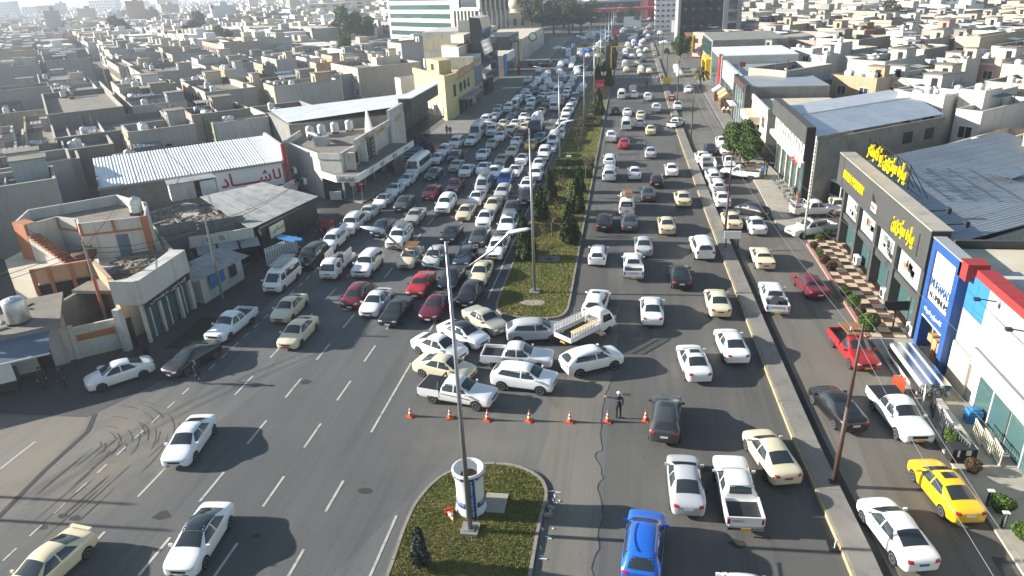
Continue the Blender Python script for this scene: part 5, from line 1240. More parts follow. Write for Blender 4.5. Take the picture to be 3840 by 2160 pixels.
for k in range(6):
    t0,t1=k/6,(k+1)/6-.004; L=lambda a,c,t:tuple(Vector(a)+(Vector(c)-Vector(a))*t); b.add('roof_sheet',corr(L((-36.2,60.2,2.95),(-34.0,71.6,2.95),t0),L((-36.2,60.2,2.95),(-34.0,71.6,2.95),t1),L((-46.5,68.6,3.7),(-42.0,74.6,3.75),t1),L((-46.5,68.6,3.7),(-42.0,74.6,3.75),t0),7,.04),'tin_old')
b.add('sign_board',MB().box(-.05,.05,0,2.4,1.5,2.7,Matrix.Translation((-35.0,61.6,0))@Matrix.Rotation(R(-8),4,'Z')),'cream_plain'); b.box('post',-34.6,-34.4,66.9,67.1,0,2.9,'rust')
b.text('ئاسنگەری',.5,(-34.7,62.8,2.2),R(-8),'green',.02,1.9)
t=thing('picket_fence','white picket fence panels leaning by the sheds','fence',(-34.0,58.2),R(68))
for i in range(14): MB().box(i*.3,i*.3+.2,-.03,.03,0,1.7).build('picket','white',t)
MB().box(-.05,4.3,-.06,-.03,.4,.5).build('rail','white',t); MB().box(-.05,4.3,-.06,-.03,1.3,1.4).build('rail','white',t)
for k,(x,y,lab) in enumerate(((-31.6,66.6,'stack of red plastic chairs, one nearer the forecourt'),(-30.5,66.2,'stack of red plastic chairs, the one nearer the traffic'))):
    t=thing('chair_stack',lab,'chairs',(x,y,.02),R(30))
    for i in range(5): MB().box(-.22,.22,-.22,.22,.42+i*.22,.46+i*.22).box(-.22,.22,.2,.24,.46+i*.22,.95+i*.22).build('chair','text_red',t)
    for sx in (-.2,.2):
        for sy in (-.2,.2): MB().box(sx-.02,sx+.02,sy-.02,sy+.02,0,.42).build('leg','text_red',t)
b=Bd('tin_lean_to','small lean-to with bright tin roof by the white van','shed',(-35,53))
b.add('wall',MB().prism([(-37.5,50),(-35.2,49.4),(-34.6,55),(-37,56)],0,2.3),'plaster_white'); b.add('roof_sheet',corr((-35.0,48.4,2.4),(-33.4,54.6,2.4),(-36.6,55.4,2.9),(-37.8,49.4,2.9),9,.03),'tin_old'); b.box('poster',-34.85,-34.8,50.2,52.4,1.0,2.2,'sky_blue'); b.box('window_bars',-34.62,-34.58,53.0,54.0,.9,1.9,'black')
t=thing('boat_canopy','blue curved canopy board lying above the sheds','canopy',(-32.6,60.6,1.85),R(-22)); MB().prism([(-1.7,-.35),(1.3,-.45),(1.9,0),(1.3,.45),(-1.7,.35)],0,.18).build('board','sky_blue',t)
for xx in (-1.3,1.2): MB().box(xx-.04,xx+.04,-.04,.04,-1.85,0).build('post','dark_metal',t)
# --- warehouse with the red lettering
b=Bd('sign_warehouse','block warehouse with white ribbed roof and big red lettering','warehouse',(-56,78))
A=Vector((-59.1,69.1)); d=Vector((.779,.627)); n=Vector((-.627,.779)); W_=10.0; L_=20.6
q=lambda a,c:A+d*a+n*c
b.add('wall',MB().prism([q(0,0),q(L_,0),q(L_,.2),q(0,.2)],0,4.45),'block_wall'); b.add('end_wall',MB().prism([q(0,.2),q(.2,.2),q(.2,W_),q(0,W_)],0,5.2),'block_wall'); b.add('back_wall',MB().prism([q(0.2,W_-.2),q(L_,W_-.2),q(L_,W_),q(.2,W_)],0,6.0),'block_wall')
b.add('end_wall',MB().prism([q(L_,0),q(L_+.35,0),q(L_+.35,W_),q(L_,W_)],0,6.5),'plaster_white'); b.add('red_edge',MB().prism([q(L_+.1,-.25),q(L_+.5,-.25),q(L_+.5,-.003),q(L_+.1,-.003)],0,6.6),'text_red')
P3=lambda a,c,z:(*q(a,c),z)
ribbed_roof(b,P3(0,-.25,4.55),P3(L_,-.25,4.55),P3(L_,W_,6.1),P3(0,W_,6.1),10,6,'sheet_white',.05)
b.add('gutter',MB().prism([q(-.1,-.42),q(L_,-.42),q(L_,-.27),q(-.1,-.27)],4.35,4.55),'grey_metal')
b.add('sign_panel',MB().prism([q(12.4,-.06),q(20.4,-.06),q(20.4,-.01),q(12.4,-.01)],1.6,4.25),'sign_white')
ang=math.atan2(-n.y,-n.x); c=q(15.9,-.075); b.text('شـــــاد',2.2,(c.x,c.y,2.95),ang,'text_red',.02,6.0,.03); c=q(19.6,-.075); b.text('لا',1.7,(c.x,c.y,2.9),ang,'text_red',.02,1.0,.03)
ac_unit((-42.3,83.2,2.6),R(-50),'white wall-mounted air conditioner beside the red-edged warehouse',1.0); ac_unit((-40.4,81.6,1.6),R(-50),'grey-white air conditioner on the alley wall by the kebab house',1.0)
# --- kebab restaurant
b=Bd('kebab_restaurant','white kebab restaurant with slanted fins and long canopy sign','restaurant',(-38,90))
b.add('wall',MB().prism([(-37.5,80.6),(-34.6,80.3),(-34.2,83),(-34.0,103.5),(-46.5,95),(-45.5,88)],0,5.0),'plaster_white')
b.add('roof',MB().prism([(-37.5,81),(-34.7,80.8),(-34.4,103),(-46,95),(-45.2,88.2)],5.0,5.06),'roof_screed')
for (a,c) in (((-37.6,80.5),(-34.5,80.2)),((-34.5,80.2),(-34.0,97.0)),((-46.6,95.1),(-45.6,87.9)),((-45.6,87.9),(-37.6,80.5))):
    a=Vector(a); c=Vector(c); dd=(c-a).normalized(); nn=Vector((-dd.y,dd.x))*.22; b.add('parapet',MB().prism([a,c,c+nn,a+nn],5.0,5.75),'plaster_white')
b.add('white_fin',MB().prism([(-34.0,97.0),(-33.6,97.0),(-33.6,103.6),(-34.2,103.8)],0,8.0),'plaster_white'); b.box('sign_wall',-34.0,-33.72,83.5,97.0,5.76,6.7,'plaster_white')
b.text('مطعم و کباب ئازاد',1.15,(-33.68,90.5,6.2),0,'gold',.05,8.5,.02); b.text('ئازاد',1.0,(-33.56,100.3,6.4),0,'gold',.05,3.6,.02)
for y in (81.0,85.2,89.0): b.add('slanted_fin',MB().prism([(-34.4,y),(-33.2,y+.15),(-33.2,y+.6),(-34.4,y+.9)],3.5,6.3 if y>82 else 5.6),'plaster_white')
b.box('upper_glass',-34.05,-33.98,86.2,88.6,3.7,5.4,'window_glass'); b.box('upper_window',-34.25,-34.15,82.2,84.8,3.6,5.0,'dark_opening'); b.box('hanging_sign',-33.1,-33.0,86.6,88.0,3.8,6.2,'black')
for k in range(4): b.text('کباب',.42,(-32.98,87.3,5.8-.55*k),0,'white',.02,1.0)
b.add('canopy',MB().prism([(-37.4,80.0),(-34.2,77.4),(-31.7,77.4),(-30.6,97.0),(-34.0,97.4),(-34.6,81)],3.15,3.35),'roof_screed')
cp=[Vector((-37.5,79.9)),Vector((-34.2,77.3)),Vector((-31.6,77.3)),Vector((-30.5,97.2))]
for a,c in zip(cp,cp[1:]):
    dd=(c-a).normalized(); nn=Vector((-dd.y,dd.x))*.12; k=max(1,int((c-a).length/1.5)); 
    for i in range(k): p0=a+(c-a)*(i/k); p1=a+(c-a)*((i+1)/k)-dd*.02; b.add('fascia_panel',MB().prism([p0,p1,p1+nn,p0+nn],2.95,3.75),'white')
b.text('کەباب ئازاد',.62,(-32.9,77.27,3.35),R(-90),'navy',.02,2.0,.01)
for y,tx in ((81.5,'کباب'),(85,'ئازاد'),(89.5,'کباب ئازاد'),(94,'مطعم')): b.text(tx,.55,(-31.6+ (y-77.3)*.0553+.03,y,3.35),R(-3),'dark_metal',.02,1.5)
for y in (82.5,86,89.5,93,96.5): b.box('glass_panel',-34.15,-34.1,y-3.2,y-.15,.15,2.9,'green_glass'); b.box('column',-34.3,-34.05,y-.15,y+.1,.13,3.1,'plaster_white')
b.box('entrance',-37.2,-34.8,80.0,80.1,.15,2.9,'window_glass'); b.box('white_counter',-36.4,-34.9,79.6,79.75,.13,1.2,'white')
b.add('duct',MB().tube([(-43.6,91.6,5.1),(-43.6,91.6,6.0),(-42.6,90.4,6.2),(-40.4,88.2,6.2)],.3,10),'grey_metal',smooth=True); b.box('duct_box',-41.0,-39.4,87.4,88.8,5.1,6.3,'sheet_grey')
b.add('spire',MB().prism([(-37.0,95.5),(-36.0,95.3),(-36.0,96.3),(-37.0,96.3)],5.06,5.4),'white'); m=MB(); m.v=[(-37,95.5,5.4),(-36,95.3,5.4),(-36,96.3,5.4),(-37,96.3,5.4),(-36.6,95.8,8.4),(-36.4,95.7,8.4),(-36.4,95.9,8.4),(-36.6,96,8.4)]; m.f=[(0,1,5,4),(1,2,6,5),(2,3,7,6),(3,0,4,7),(4,5,6,7)]; m.m=[0]*5; b.add('spire_top',m,'white')
for k,(x,y) in enumerate(((-44.2,93.4),(-43.0,94.6),(-41.6,96.0),(-40,97.5))): roof_tank((x,y,5.06),'upright','upright roof tank on the kebab restaurant, %s from its chimney duct'%ORD(k+1))
b.box('alley_wall',-41.6,-41.3,76.4,80.8,0,2.4,'plaster_white')
for i,(x,y) in enumerate(((-30.6,88.5),(-31.4,83.3))): t=thing('vending_kiosk','red drinks fridge on the kebab pavement, %s one'%('farther','nearer')[i],'fridge',(x-2.6,y+ (5 if i==0 else 0),.13)); MB().box(-.4,.4,-.35,.35,0,1.7).build('cabinet','red',t); MB().box(.4,.42,-.3,.3,.3,1.5).build('door_glass','window_glass',t)
t=thing('water_pallet','stack of shrink-wrapped water bottles on the pavement','pallet stack',(-31.3,99.2,.13)); 
for i in range(8): MB().box(-1.1,1.1,-1.4,1.4,.05+i*.24,.25+i*.24).build('bottle_layer','sheet_blue' if i%2 else 'lens',t)
MB().box(-1.15,1.15,-1.45,1.45,0,.05).build('pallet_base','wood',t)
def signpost(p,label,h,mat='text_red',bar=True):
    t=thing('road_sign',label,'road sign',p,0); MB().cyl((0,0,0),(0,0,h),.035).build('post','grey_metal',t); f=MB().cyl((0,-.03,h),(0,-.045,h),.33,.33,16).build('face',mat,t)
    if bar: MB().box(-.22,.22,-.055,-.047,h-.05,h+.05).build('bar','white',f)
signpost((-31.6,78.2,.13),'round no-entry sign at the kebab restaurant corner',2.4); signpost((-33.0,79.0,.13),'thin white post sign by the kebab restaurant entrance',2.2,'white',False)
# --- black shopfront with red carpet
b=Bd('black_shopfront','tall black shopfront with a long dark fascia and white ribbed roof','shop',(-35,110))
b.box('wall',-35.2,-34.4,103.9,119.5,0,6.6,'black'); b.box('fascia',-34.4,-32.4,103.9,119.8,6.7,8.5,'clad_dark'); b.box('fascia_cap',-34.5,-32.3,103.8,119.9,8.5,8.62,'white')
for i in range(6): b.box('black_panel',-34.4,-34.3,104.1+i*2.6,106.5+i*2.6,3.4,6.6,'clad_dark')
b.box('awning',-34.3,-31.6,104.0,119.4,3.0,3.3,'clad_dark'); b.text('PAY',1.0,(-31.56,112.5,3.6),0,'red',.06,2.4,.02)
for i in range(5): b.box('shop_glass',-34.35,-34.28,104.4+i*3.0,107.0+i*3.0,.1,2.9,'window_glass')
b.add('body_wall',MB().prism([(-35.2,104.2),(-49,97),(-58,108),(-35.2,119.4)],0,6.2),'block_wall')
ribbed_roof(b,(-34.5,104.2,7.4),(-34.5,119.4,7.4),(-58,109,6.4),(-49.6,97.6,6.4),8,5,'sheet_white',.05)
struct(MB().box(-33.6,-29.0,104.5,110.5,.14,.15).build('red_carpet','text_red')); t=thing('covered_stall','bundle under a dark blue cover on the red carpet','bundle',(-31.4,106.2,.15)); MB().lathe([(1.3,0),(1.25,.6),(.9,1.25),(.3,1.5),(.02,1.52)],12).build('cover','navy',t,smooth=True)
# --- yellow corner building and neighbours
b=Bd('yellow_building','yellow two-storey corner building with a rounded front','building',(-36,140))
b.add('wall',MB().prism([(-34.4,132.2),(-33.6,134.5),(-33.3,152.5),(-43.5,152.5),(-45,148)],0,7.2),'plaster_yellow'); b.add('parapet',MB().prism([(-34.4,132.1),(-33.5,134.4),(-33.2,138),(-33.6,138),(-34.5,133.1),(-44.7,148),(-45.1,147.6)],7.2,8.3),'plaster_yellow')
b.add('round_cornice',MB().cyl((-33.6,138.2,7.6),(-33.4,152.4,7.9),.75,.75,14),'plaster_peach',smooth=True)
for y in (140,143.5,147): b.box('window',-33.42,-33.3,y,y+1.6,4.3,6.0,'window_glass')
b.box('corner_window',-33.7,-33.5,135.4,137.0,4.0,6.2,'dark_opening'); b.box('awning',-33.3,-31.2,138.2,152,3.0,3.2,'tin_old')
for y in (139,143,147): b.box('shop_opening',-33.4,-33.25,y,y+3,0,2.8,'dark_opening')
for k in range(4): q=Vector((-34.7,132.5))+Vector((-10,15))*(.08+.2*k); b.add('shutter',MB().box(0,2.8,-.06,0,.1,2.9,Matrix.Translation((q.x,q.y,0))@Matrix.Rotation(R(123.7),4,'Z')@Matrix.Scale(-1,4,(0,1,0))),'plaster_cream')
b.add('stair_house',MB().prism([(-41.5,146),(-37.5,140.5),(-35.5,142.5),(-38.5,148)],7.2,10.2),'plaster_yellow'); b.add('window',MB().box(0,1.5,-.04,0,8.2,9.4,Matrix.Translation((-40.0,143.9,0))@Matrix.Rotation(R(-54),4,'Z')),'window_glass')
b=Bd('white_sign_shop','white shop front with gold lettering beside the yellow building','shop',(-36,157)); b.box('wall',-40,-33.2,152.8,161.5,0,9.6,'plaster_white'); b.box('shutter',-33.2,-33.1,153.4,160.9,3.4,7.4,'sheet_blue'); b.box('shop_glass',-33.2,-33.12,153.4,160.9,0,2.8,'green_glass'); b.text('کەلوپەلی ئازاد',1.3,(-33.15,157.2,8.5),0,'gold',.05,6.6,.03); b.text('ئازاد',.9,(-33.05,157.2,3.1),0,'gold',.05,4.4,.03)
b=Bd('beige_block','tall blank beige block behind the yellow building','building',(-44,160)); b.add('wall',MB().prism([(-36.5,154),(-42.0,161),(-41,172),(-36.5,172)],0,11.4),'plaster_cream'); b.add('roof',MB().prism([(-37.5,157),(-41,161.5),(-40,170),(-37.5,170)],11.4,11.7),'roof_screed'); b.add('upper_box',MB().prism([(-37,162),(-40.4,164),(-40,171),(-37,171)],11.7,13.4),'plaster_cream')
b=Bd('black_glass_tower','narrow black glass tower with a wavy profile','tower',(-34,167)); pr=[(-35.5,0),(-33.0,0),(-33.0,3),(-33.4,6),(-32.6,9),(-33.2,12),(-32.7,14.5),(-33.2,16.8),(-35.5,17.0)]
for i in range(5):
    y0=162+i*2.2; m=MB(); k=len(pr); m.v=[(x,y0,z) for x,z in pr]+[(x,y0+2.15,z) for x,z in pr]; m.f=[tuple(range(k))[::-1],tuple(range(k,2*k))]+[(j,(j+1)%k,k+(j+1)%k,k+j) for j in range(k)]; m.m=[0]*len(m.f); b.add('glass_bay',m,'window_glass')
b.box('entrance',-33.0,-32.5,164,171,0,3.2,'dark_opening'); b.box('white_side',-40.5,-35.6,172.1,173.6,0,16.0,'plaster_white')
b=Bd('grey_office','white office block beside the black tower','building',(-39,180)); b.box('wall',-50,-35.2,174.5,193,0,13.5,'plaster_white'); b.box('glass_front',-35.2,-35.0,175,192.5,1,12.6,'window_glass'); b.box('side_window',-50,-35.5,174.42,174.5,9.5,12,'plaster_cream')
b=Bd('blue_white_shop','low blue and white shop past the black tower','shop',(-36,204)); b.box('wall',-44,-34.2,196,212,0,5.6,'plaster_cream'); b.box('blue_pier',-34.2,-33.7,196,198.5,0,5.9,'sky_blue'); b.box('fascia',-34.2,-33.6,198.6,212,3.8,5.9,'white'); b.box('shop_glass',-34.2,-34.1,198.8,211.8,0,3.6,'green_glass')
t=thing('inflatable_man','red advertising figure at the blue shop','advertising figure',(-30.8,200.5,.14)); MB().lathe([(.4,0),(.5,1.0),(.35,1.8),(.45,2.3),(.2,2.9),(.02,3)],10).build('body','red',t,smooth=True)
# ================================================================ right: showrooms, shops
# --- dark showroom with yellow lettering
b=Bd('dark_showroom','dark grey furniture showroom with yellow letters and tall display windows','showroom',(26,57))
X0=20.2; XF=19.45; rough_mat('poster',(0.34,0.40,0.40),(0.46,0.50,0.49),1.2,0.4,(0.16,0.19,0.19),1.5,space='World')
ys=[47.4,52.7,57.4,62.2,66.9]
b.box('fascia',XF,XF+1.2,47.0,69.4,5.15,7.95,'clad_dark'); b.box('fascia_cap',XF-.04,XF+1.3,46.95,69.45,7.95,8.03,'concrete_pale')
for y in ys: b.box('pier',XF+.1,X0+1.2,y-.28,y+.28,0,5.15,'clad_dark')
for y0,y1 in zip(ys,ys[1:]):
    b.box('display_band',XF+.22,X0+.9,y0+.36,y1-.36,2.55,3.05,'clad_dark')
    f=b.box('display_window',XF+.42,XF+.47,y0+.36,y1-.36,3.06,5.14,'clear_glass'); rnd2=random.Random(int(y0))
    b.box('display_poster',XF+.37,XF+.415,y0+.45,y1-.45,3.12,5.08,'poster')
    for k in range(9): w=rnd2.uniform(.3,.9); yy=rnd2.uniform(y0+.8,y1-2); zz=rnd2.uniform(3.3,4.2); b.box('printed_cabinet',XF+.35,XF+.368,yy,yy+w,zz,zz+rnd2.uniform(.3,.7),rnd2.choice(('clad_light','dark_metal','sheet_grey','white','wood','clear_glass')))
    b.box('shop_glass',X0+.05,X0+.1,y0+.36,y1-.36,.05,2.54,'green_glass'); b.box('mullion',X0-.04,X0+.04,y0+1.2,y0+1.3,.05,2.54,'cream_plain')
    b.box('glass_line',X0-.03,X0+.04,(y0+y1)/2-.04,(y0+y1)/2+.04,.05,2.54,'grey_metal')
b.box('end_wall',X0+.6,26,46.55,46.85,0,7.5,'clad_dark'); b.add('side_wall',MB().prism([(20.7,46.9),(21,46.7),(40,60.4),(39.8,60.7)],0,6.7),'plaster_cream'); b.add('back_wall',MB().prism([(20.7,69.0),(39.0,83.2),(39.2,83),(20.9,68.6)],0,6.6),'block_wall')
ribbed_roof(b,(20.66,46.9,7.1),(20.66,69.0,7.1),(40.0,84.0,6.75),(40.0,60.6,6.75),14,4,'sheet_grey',.06)
b.text('BYARA MODERN',1.05,(XF-.03,64.3,6.5),PI,'sign_yellow',.10,6.0,.012); b.text('بیارە مۆدێرن',1.55,(XF-.03,51.6,6.55),PI,'sign_yellow',.10,4.4,.02)
b.add('logo_panel',MB().box(XF-.04,XF,57.6,58.9,5.75,6.4),'white'); b.add('logo_roof',MB().prism([(XF-.04,0),(XF,0),(XF,.01),(XF-.04,.01)],0,.01),'white'); m=MB(); m.v=[(XF-.05,58.9,6.5),(XF-.05,58.0,6.5),(XF-.05,58.9,7.1),(XF-.02,58.9,6.5),(XF-.02,58.0,6.5),(XF-.02,58.9,7.1)]; m.f=[(0,2,1),(3,4,5),(0,1,4,3),(1,2,5,4),(2,0,3,5)]; m.m=[0]*5; b.add('logo_peak',m,'black'); b.text('Byara',.42,(XF-.06,58.25,6.1),PI,'text_red',.02,1.0); b.box('fascia_slot',XF-.02,XF,48.6,48.75,5.6,7.2,'black')
# roof letters on a lattice
t=thing('roof_sign','yellow roof letters on a black steel lattice above the showroom','sign',(XF+1.6,60,8.03)); L0,L1=-3.4,7.0
m=MB()
for z in (.2,.75,1.3,1.85): m.bar((0,L0,z),(0,L1,z),.05)
for i in range(8): y=L0+(L1-L0)*i/7; m.bar((0,y,0),(0,y,1.9),.06)
m.build('lattice','black',t); m=MB()
for i in range(8):
    y=L0+(L1-L0)*i/7; m.bar((0,y,1.8),(1.6,y,-.7),.045); m.bar((0,y,.2),(1.0,y,-.6),.035)
m.build('brace','black',t); lettering('بیارە مۆدێرن بۆ کەونتەر',1.7,(-.08,1.8,1.05),PI,t,'sign_yellow',.12,9.6,.02)
for y in (49.4,52.4): 
    t=thing('flood_light','black flood light on an arm behind the fascia, %s one'%('nearer' if y<50 else 'farther'),'flood light',(XF+1.3,y,7.6)); MB().bar((0,0,0),(1.6,0,.1),.06).build('arm','black',t); MB().box(1.6,1.85,-.25,.25,-.1,.3).build('lamp','dark_metal',t)
# --- chequered forecourt: every tile laid
ck=thing('chequered_paving',None,None,(0,0,0)); ck['kind']='structure'
pt=[(16.9,47.1),(20.15,47.1),(20.15,70.4),(17.0,66.4)]; struct(MB().prism(pt,0,.12).build('pavement','concrete_pale'))
tA=MB().box(-.395,.395,-.395,.395,0,.014).mesh('tile','brown_tile' if 'brown_tile' in MATS else rough_mat('brown_tile',(0.085,0.035,0.025),(0.13,0.055,0.038),1.5,0.5)); tB=MB().box(-.395,.395,-.395,.395,0,.014).mesh('tile',rough_mat('cream_tile',(0.52,0.42,0.28),(0.62,0.51,0.36),1.0,0.5))
for i in range(4):
    for j in range(30):
        x=17.32+i*.8; y=47.5+j*.8
        if x<19.8 and inpoly(x,y,pt): link('tile',tA if (i+j)%2 else tB,ck,(x,y,.121))
struct(MB().box(19.74,20.14,47.2,66,.12,.135).build('brown_border','brown_tile'))
me=MB().box(-.14,.14,-.49,.49,0,.18).mesh('kerb_block',rough_mat('pink_kerb',(0.34,0.17,0.14),(0.42,0.23,0.19),2.0,0.8))
for j in range(19): link('kerb_block',me,ck,(16.76,47.6+j,0))
# --- blue showroom
b=Bd('blue_aluminium_shop','blue and white shop front with a tall name panel','shop',(23,44.5))
b.box('blue_frame',XF,XF+.7,45.95,46.5,0,7.7,'blue'); b.box('blue_frame',XF,XF+.7,42.2,42.8,0,7.7,'blue'); b.box('blue_header',XF,XF+.7,42.81,45.94,2.6,3.75,'blue'); b.box('blue_top',XF,XF+.7,42.81,45.94,7.1,7.7,'blue'); b.box('top_cap',XF-.03,XF+.75,42.15,46.55,7.7,7.78,'clad_light')
b.box('name_panel',XF+.12,XF+.5,42.81,45.94,3.76,7.09,'white'); b.text('MUHAMAD',.85,(XF+.09,44.4,4.95),PI,'blue',.03,2.85,-.002); b.text('ALUMINUM',.62,(XF+.09,44.4,4.2),PI,'dark_metal',.03,2.7,-.002)
b.text('ئەلەمنیۆم و شووشە',.42,(XF-.02,44.4,3.15),PI,'white',.03,2.8,.01); b.box('shop_opening',XF+.9,XF+1.0,42.81,45.94,0,2.6,'dark_opening')
b.box('body_wall',21.2,34,40.6,46.4,0,7.0,'plaster_cream'); b.box('white_lintel',XF-.02,XF+.3,42.81,45.94,2.5,2.6,'white')
for k in range(7): t=thing('carton','%s carton in the blue shop doorway, %s'%(rnd.choice(('brown','tan')),('lowest by the near jamb','second up by the near jamb','top by the near jamb','lowest in the middle','second up in the middle','lowest by the far jamb','top by the far jamb')[k]),'carton',(XF+.55,43.3+(k//3)*.75,.13+(k%3)*.5 if k<6 else 1.13),rnd.uniform(-.1,.1)); MB().box(-.28,.28,-.3,.3,0,.48).build('box',rough_mat('carton_card',(0.34,0.21,0.11),(0.42,0.27,0.15),2,.9) if k==0 else 'carton_card',t); MB().box(-.285,.285,-.04,.04,.48,.484).build('tape','cream_plain',t)
# --- light clad building at the right edge
b=Bd('light_clad_building','pale panel-clad building with red parapet and wide window','building',(23,36))
b.box('wall',XF+.6,32,16,42.1,0,7.2,'plaster_white')
for i in range(20):
    for j in range(4):
        y1=42.0-i*1.25; z=2.75+j*1.1
        if y1<18: break
        b.box('clad_panel',XF+.5,XF+.6,y1-1.23,y1,z,z+1.08,'sky_blue' if (i<2 and j>1) else 'clad_light')
for i in range(12): b.box('red_parapet',XF+.3,XF+1.25,40.9-(i+1)*1.9+.02,40.9-i*1.9,7.3,7.75,'red')
b.box('red_block',XF,XF+1.2,41.4,42.5,6.8,7.85,'red'); b.box('wide_window',XF+.44,XF+.5,18,39.4,4.0,6.0,'poster'); b.box('window_sill',XF+.3,XF+.5,18,39.5,3.86,3.98,'white')
b.box('cream_pier',XF+.4,XF+.62,39.6,42.0,0,2.7,'plaster_cream'); b.box('white_sign_band',XF+.25,XF+.5,16,39.2,2.6,3.7,'clad_light')
for k in range(5): b.box('shop_glass',XF+.5,XF+.56,20+k*3.7,23.5+k*3.7,.15,2.58,'green_glass'); b.box('glass_mullion',XF+.46,XF+.58,21.7+k*3.7,21.8+k*3.7,.15,2.58,'white')
for y in (38.2,34.6): t=thing('wall_lamp','small black arm lamp over the pale building, %s one'%('farther' if y>36 else 'nearer'),'lamp',(XF+.3,y,7.0)); MB().bar((0,0,0),(-.9,0,.15),.05).build('arm','black',t); MB().box(-1.15,-.85,-.12,.12,.05,.2).build('head','dark_metal',t)
# --- showroom pavement things: profiles, bin, bushes, bollards, railings
t=thing('aluminium_profiles','long bundle of pale aluminium profiles on the pavement','metal bundle',(18.0,41.6,.13),R(1))
for i in range(9):
    for j in range(4): MB().box(-.85+i*.19,-.68+i*.19,-2.6+rnd.uniform(-.1,.1),2.6+rnd.uniform(-.1,.1),.25+j*.22,.44+j*.22).build('profile','chrome' if (i+j)%3 else 'lens',t)
for y in (-1.8,0,1.8): MB().box(-.9,.9,y-.08,y+.08,0,.25).build('bearer','wood',t)
t=thing('wheelie_bin','orange wheeled bin with its lid hanging open','bin',(16.35,39.8,.01),R(160)); m=MB(); m.v=[(-.26,-.3,.1),(.26,-.3,.1),(.26,.3,.1),(-.26,.3,.1),(-.32,-.38,1.0),(.32,-.38,1.0),(.32,.38,1.0),(-.32,.38,1.0)]; m.f=[(0,3,2,1),(0,1,5,4),(1,2,6,5),(2,3,7,6),(3,0,4,7)]; m.m=[0]*5; m.build('tub','orange',t); MB().box(-.34,.34,.40,.46,.25,1.0).build('lid','orange',t); MB().box(-.36,.36,-.42,.42,.97,1.0).build('rim','orange',t); MB().box(-.28,.28,-.34,.34,.9,.96).build('inside','dark_opening',t)
for s in (-.26,.26): MB().cyl((s-.03,.3,.1),(s+.03,.3,.1),.1,.1,12).build('wheel','rubber',t)
t=thing('notice_stand','black two-post notice board on the chequered paving','notice board',(18.9,48.8,.13),R(4)); MB().cyl((0,0,0),(0,0,1.35),.06).build('post','black',t); MB().box(-.85,.85,-.05,.05,1.3,2.0).build('board','black',t)
def railset(p,rz,label,n=8,w=1.5,h=1.0,mat='white'):
    t=thing('railing_panel',label,'railing',p,rz)
    for i in range(n): MB().box(-w/2+i*w/(n-1)-.02,-w/2+i*w/(n-1)+.02,-.02,.02,.05,h).build('baluster',mat,t)
    for z in (.08,h): MB().box(-w/2-.04,w/2+.04,-.03,.03,z-.03,z+.03).build('rail',mat,t)
for k in range(6): railset((17.35+.18*(k%2),38.6-k*.95,.13),R(70+6*k),'sample railing on the pavement by the pale building, %s from the profiles'%ORD(k+1),7,1.3,1.05,('white','dark_metal','grey_metal')[k%3])
for k in range(3): railset((18.9+.1*k,35.2-.9*k,.13),R(84),'white turned baluster set near the shop glass, %s one'%ORD(k+1),6,1.1,.95,'cream_plain')
MB().box(17.95,18.35,33.6,38.6,.13,.55).build('low_wall','stone_pale'); tag(COL.objects[-1],'low white stone wall behind the sample railings','wall')
t=thing('water_cooler','teal water cooler tank by the shop glass','cooler',(19.4,37.0,.13)); MB().box(-.35,.35,-.3,.3,0,.75).build('body','sky_blue',t); MB().box(-.2,.2,-.2,.2,.75,.85).build('cap','sky_blue',t)
t=thing('display_box','black box display with white house letters by the kerb','display box',(17.35,33.3,.13),R(4)); MB().box(-.6,.6,-.35,.35,0,.85).build('box','black',t); MB().box(-.35,-.25,-.365,-.35,.4,.8).build('white_mark','white',t); MB().box(.05,.3,-.365,-.35,.5,.8).build('white_mark','white',t)
for k,(y,lab) in enumerate(((29.8,'farthest from the camera'),(28.3,'second from the far end'),(25.6,'third from the far end'),(24.4,'nearest the camera'))):
    t=thing('bollard_light','black and white bollard light, %s'%lab,'bollard',(17.25,y,.13)); MB().box(-.07,.07,-.07,.07,0,.8).build('post','black',t); MB().box(-.14,.14,-.1,.1,.8,.86).build('cap','white',t); MB().box(-.03,.03,-.075,-.07,.05,.75).build('stripe','white',t)
for k,(x,y) in enumerate(((19.95,61.0),(20.0,53.8),(19.95,47.7))): ac_unit((x-.25,y,.14),R(-90),'outdoor air conditioner against the dark showroom, %s one'%('far','middle','near')[k],1.0)
# --- guard kiosk behind the pickups
t=thing('guard_kiosk','small white glazed kiosk beside the grey side wall','kiosk',(23.4,80.0),R(20)); MB().box(-1.2,1.2,-1.0,1.0,0,.9).build('base','white',t); MB().box(-1.35,1.35,-1.15,1.15,2.35,2.5).build('roof','white',t)
for (x,y) in ((-1.15,-.95),(1.15,-.95),(-1.15,.95),(1.15,.95),(0,-.95)): MB().box(x-.06,x+.06,y-.06,y+.06,.9,2.35).build('post','white',t)
for q in ((-1.05,-.1,-.99,-.95),(.1,1.05,-.99,-.95)): MB().box(q[0],q[1],q[2],q[3],.95,2.3).build('pane','window_glass',t)
MB().box(-1.19,-1.15,-.85,.85,.95,2.3).build('pane','window_glass',t)
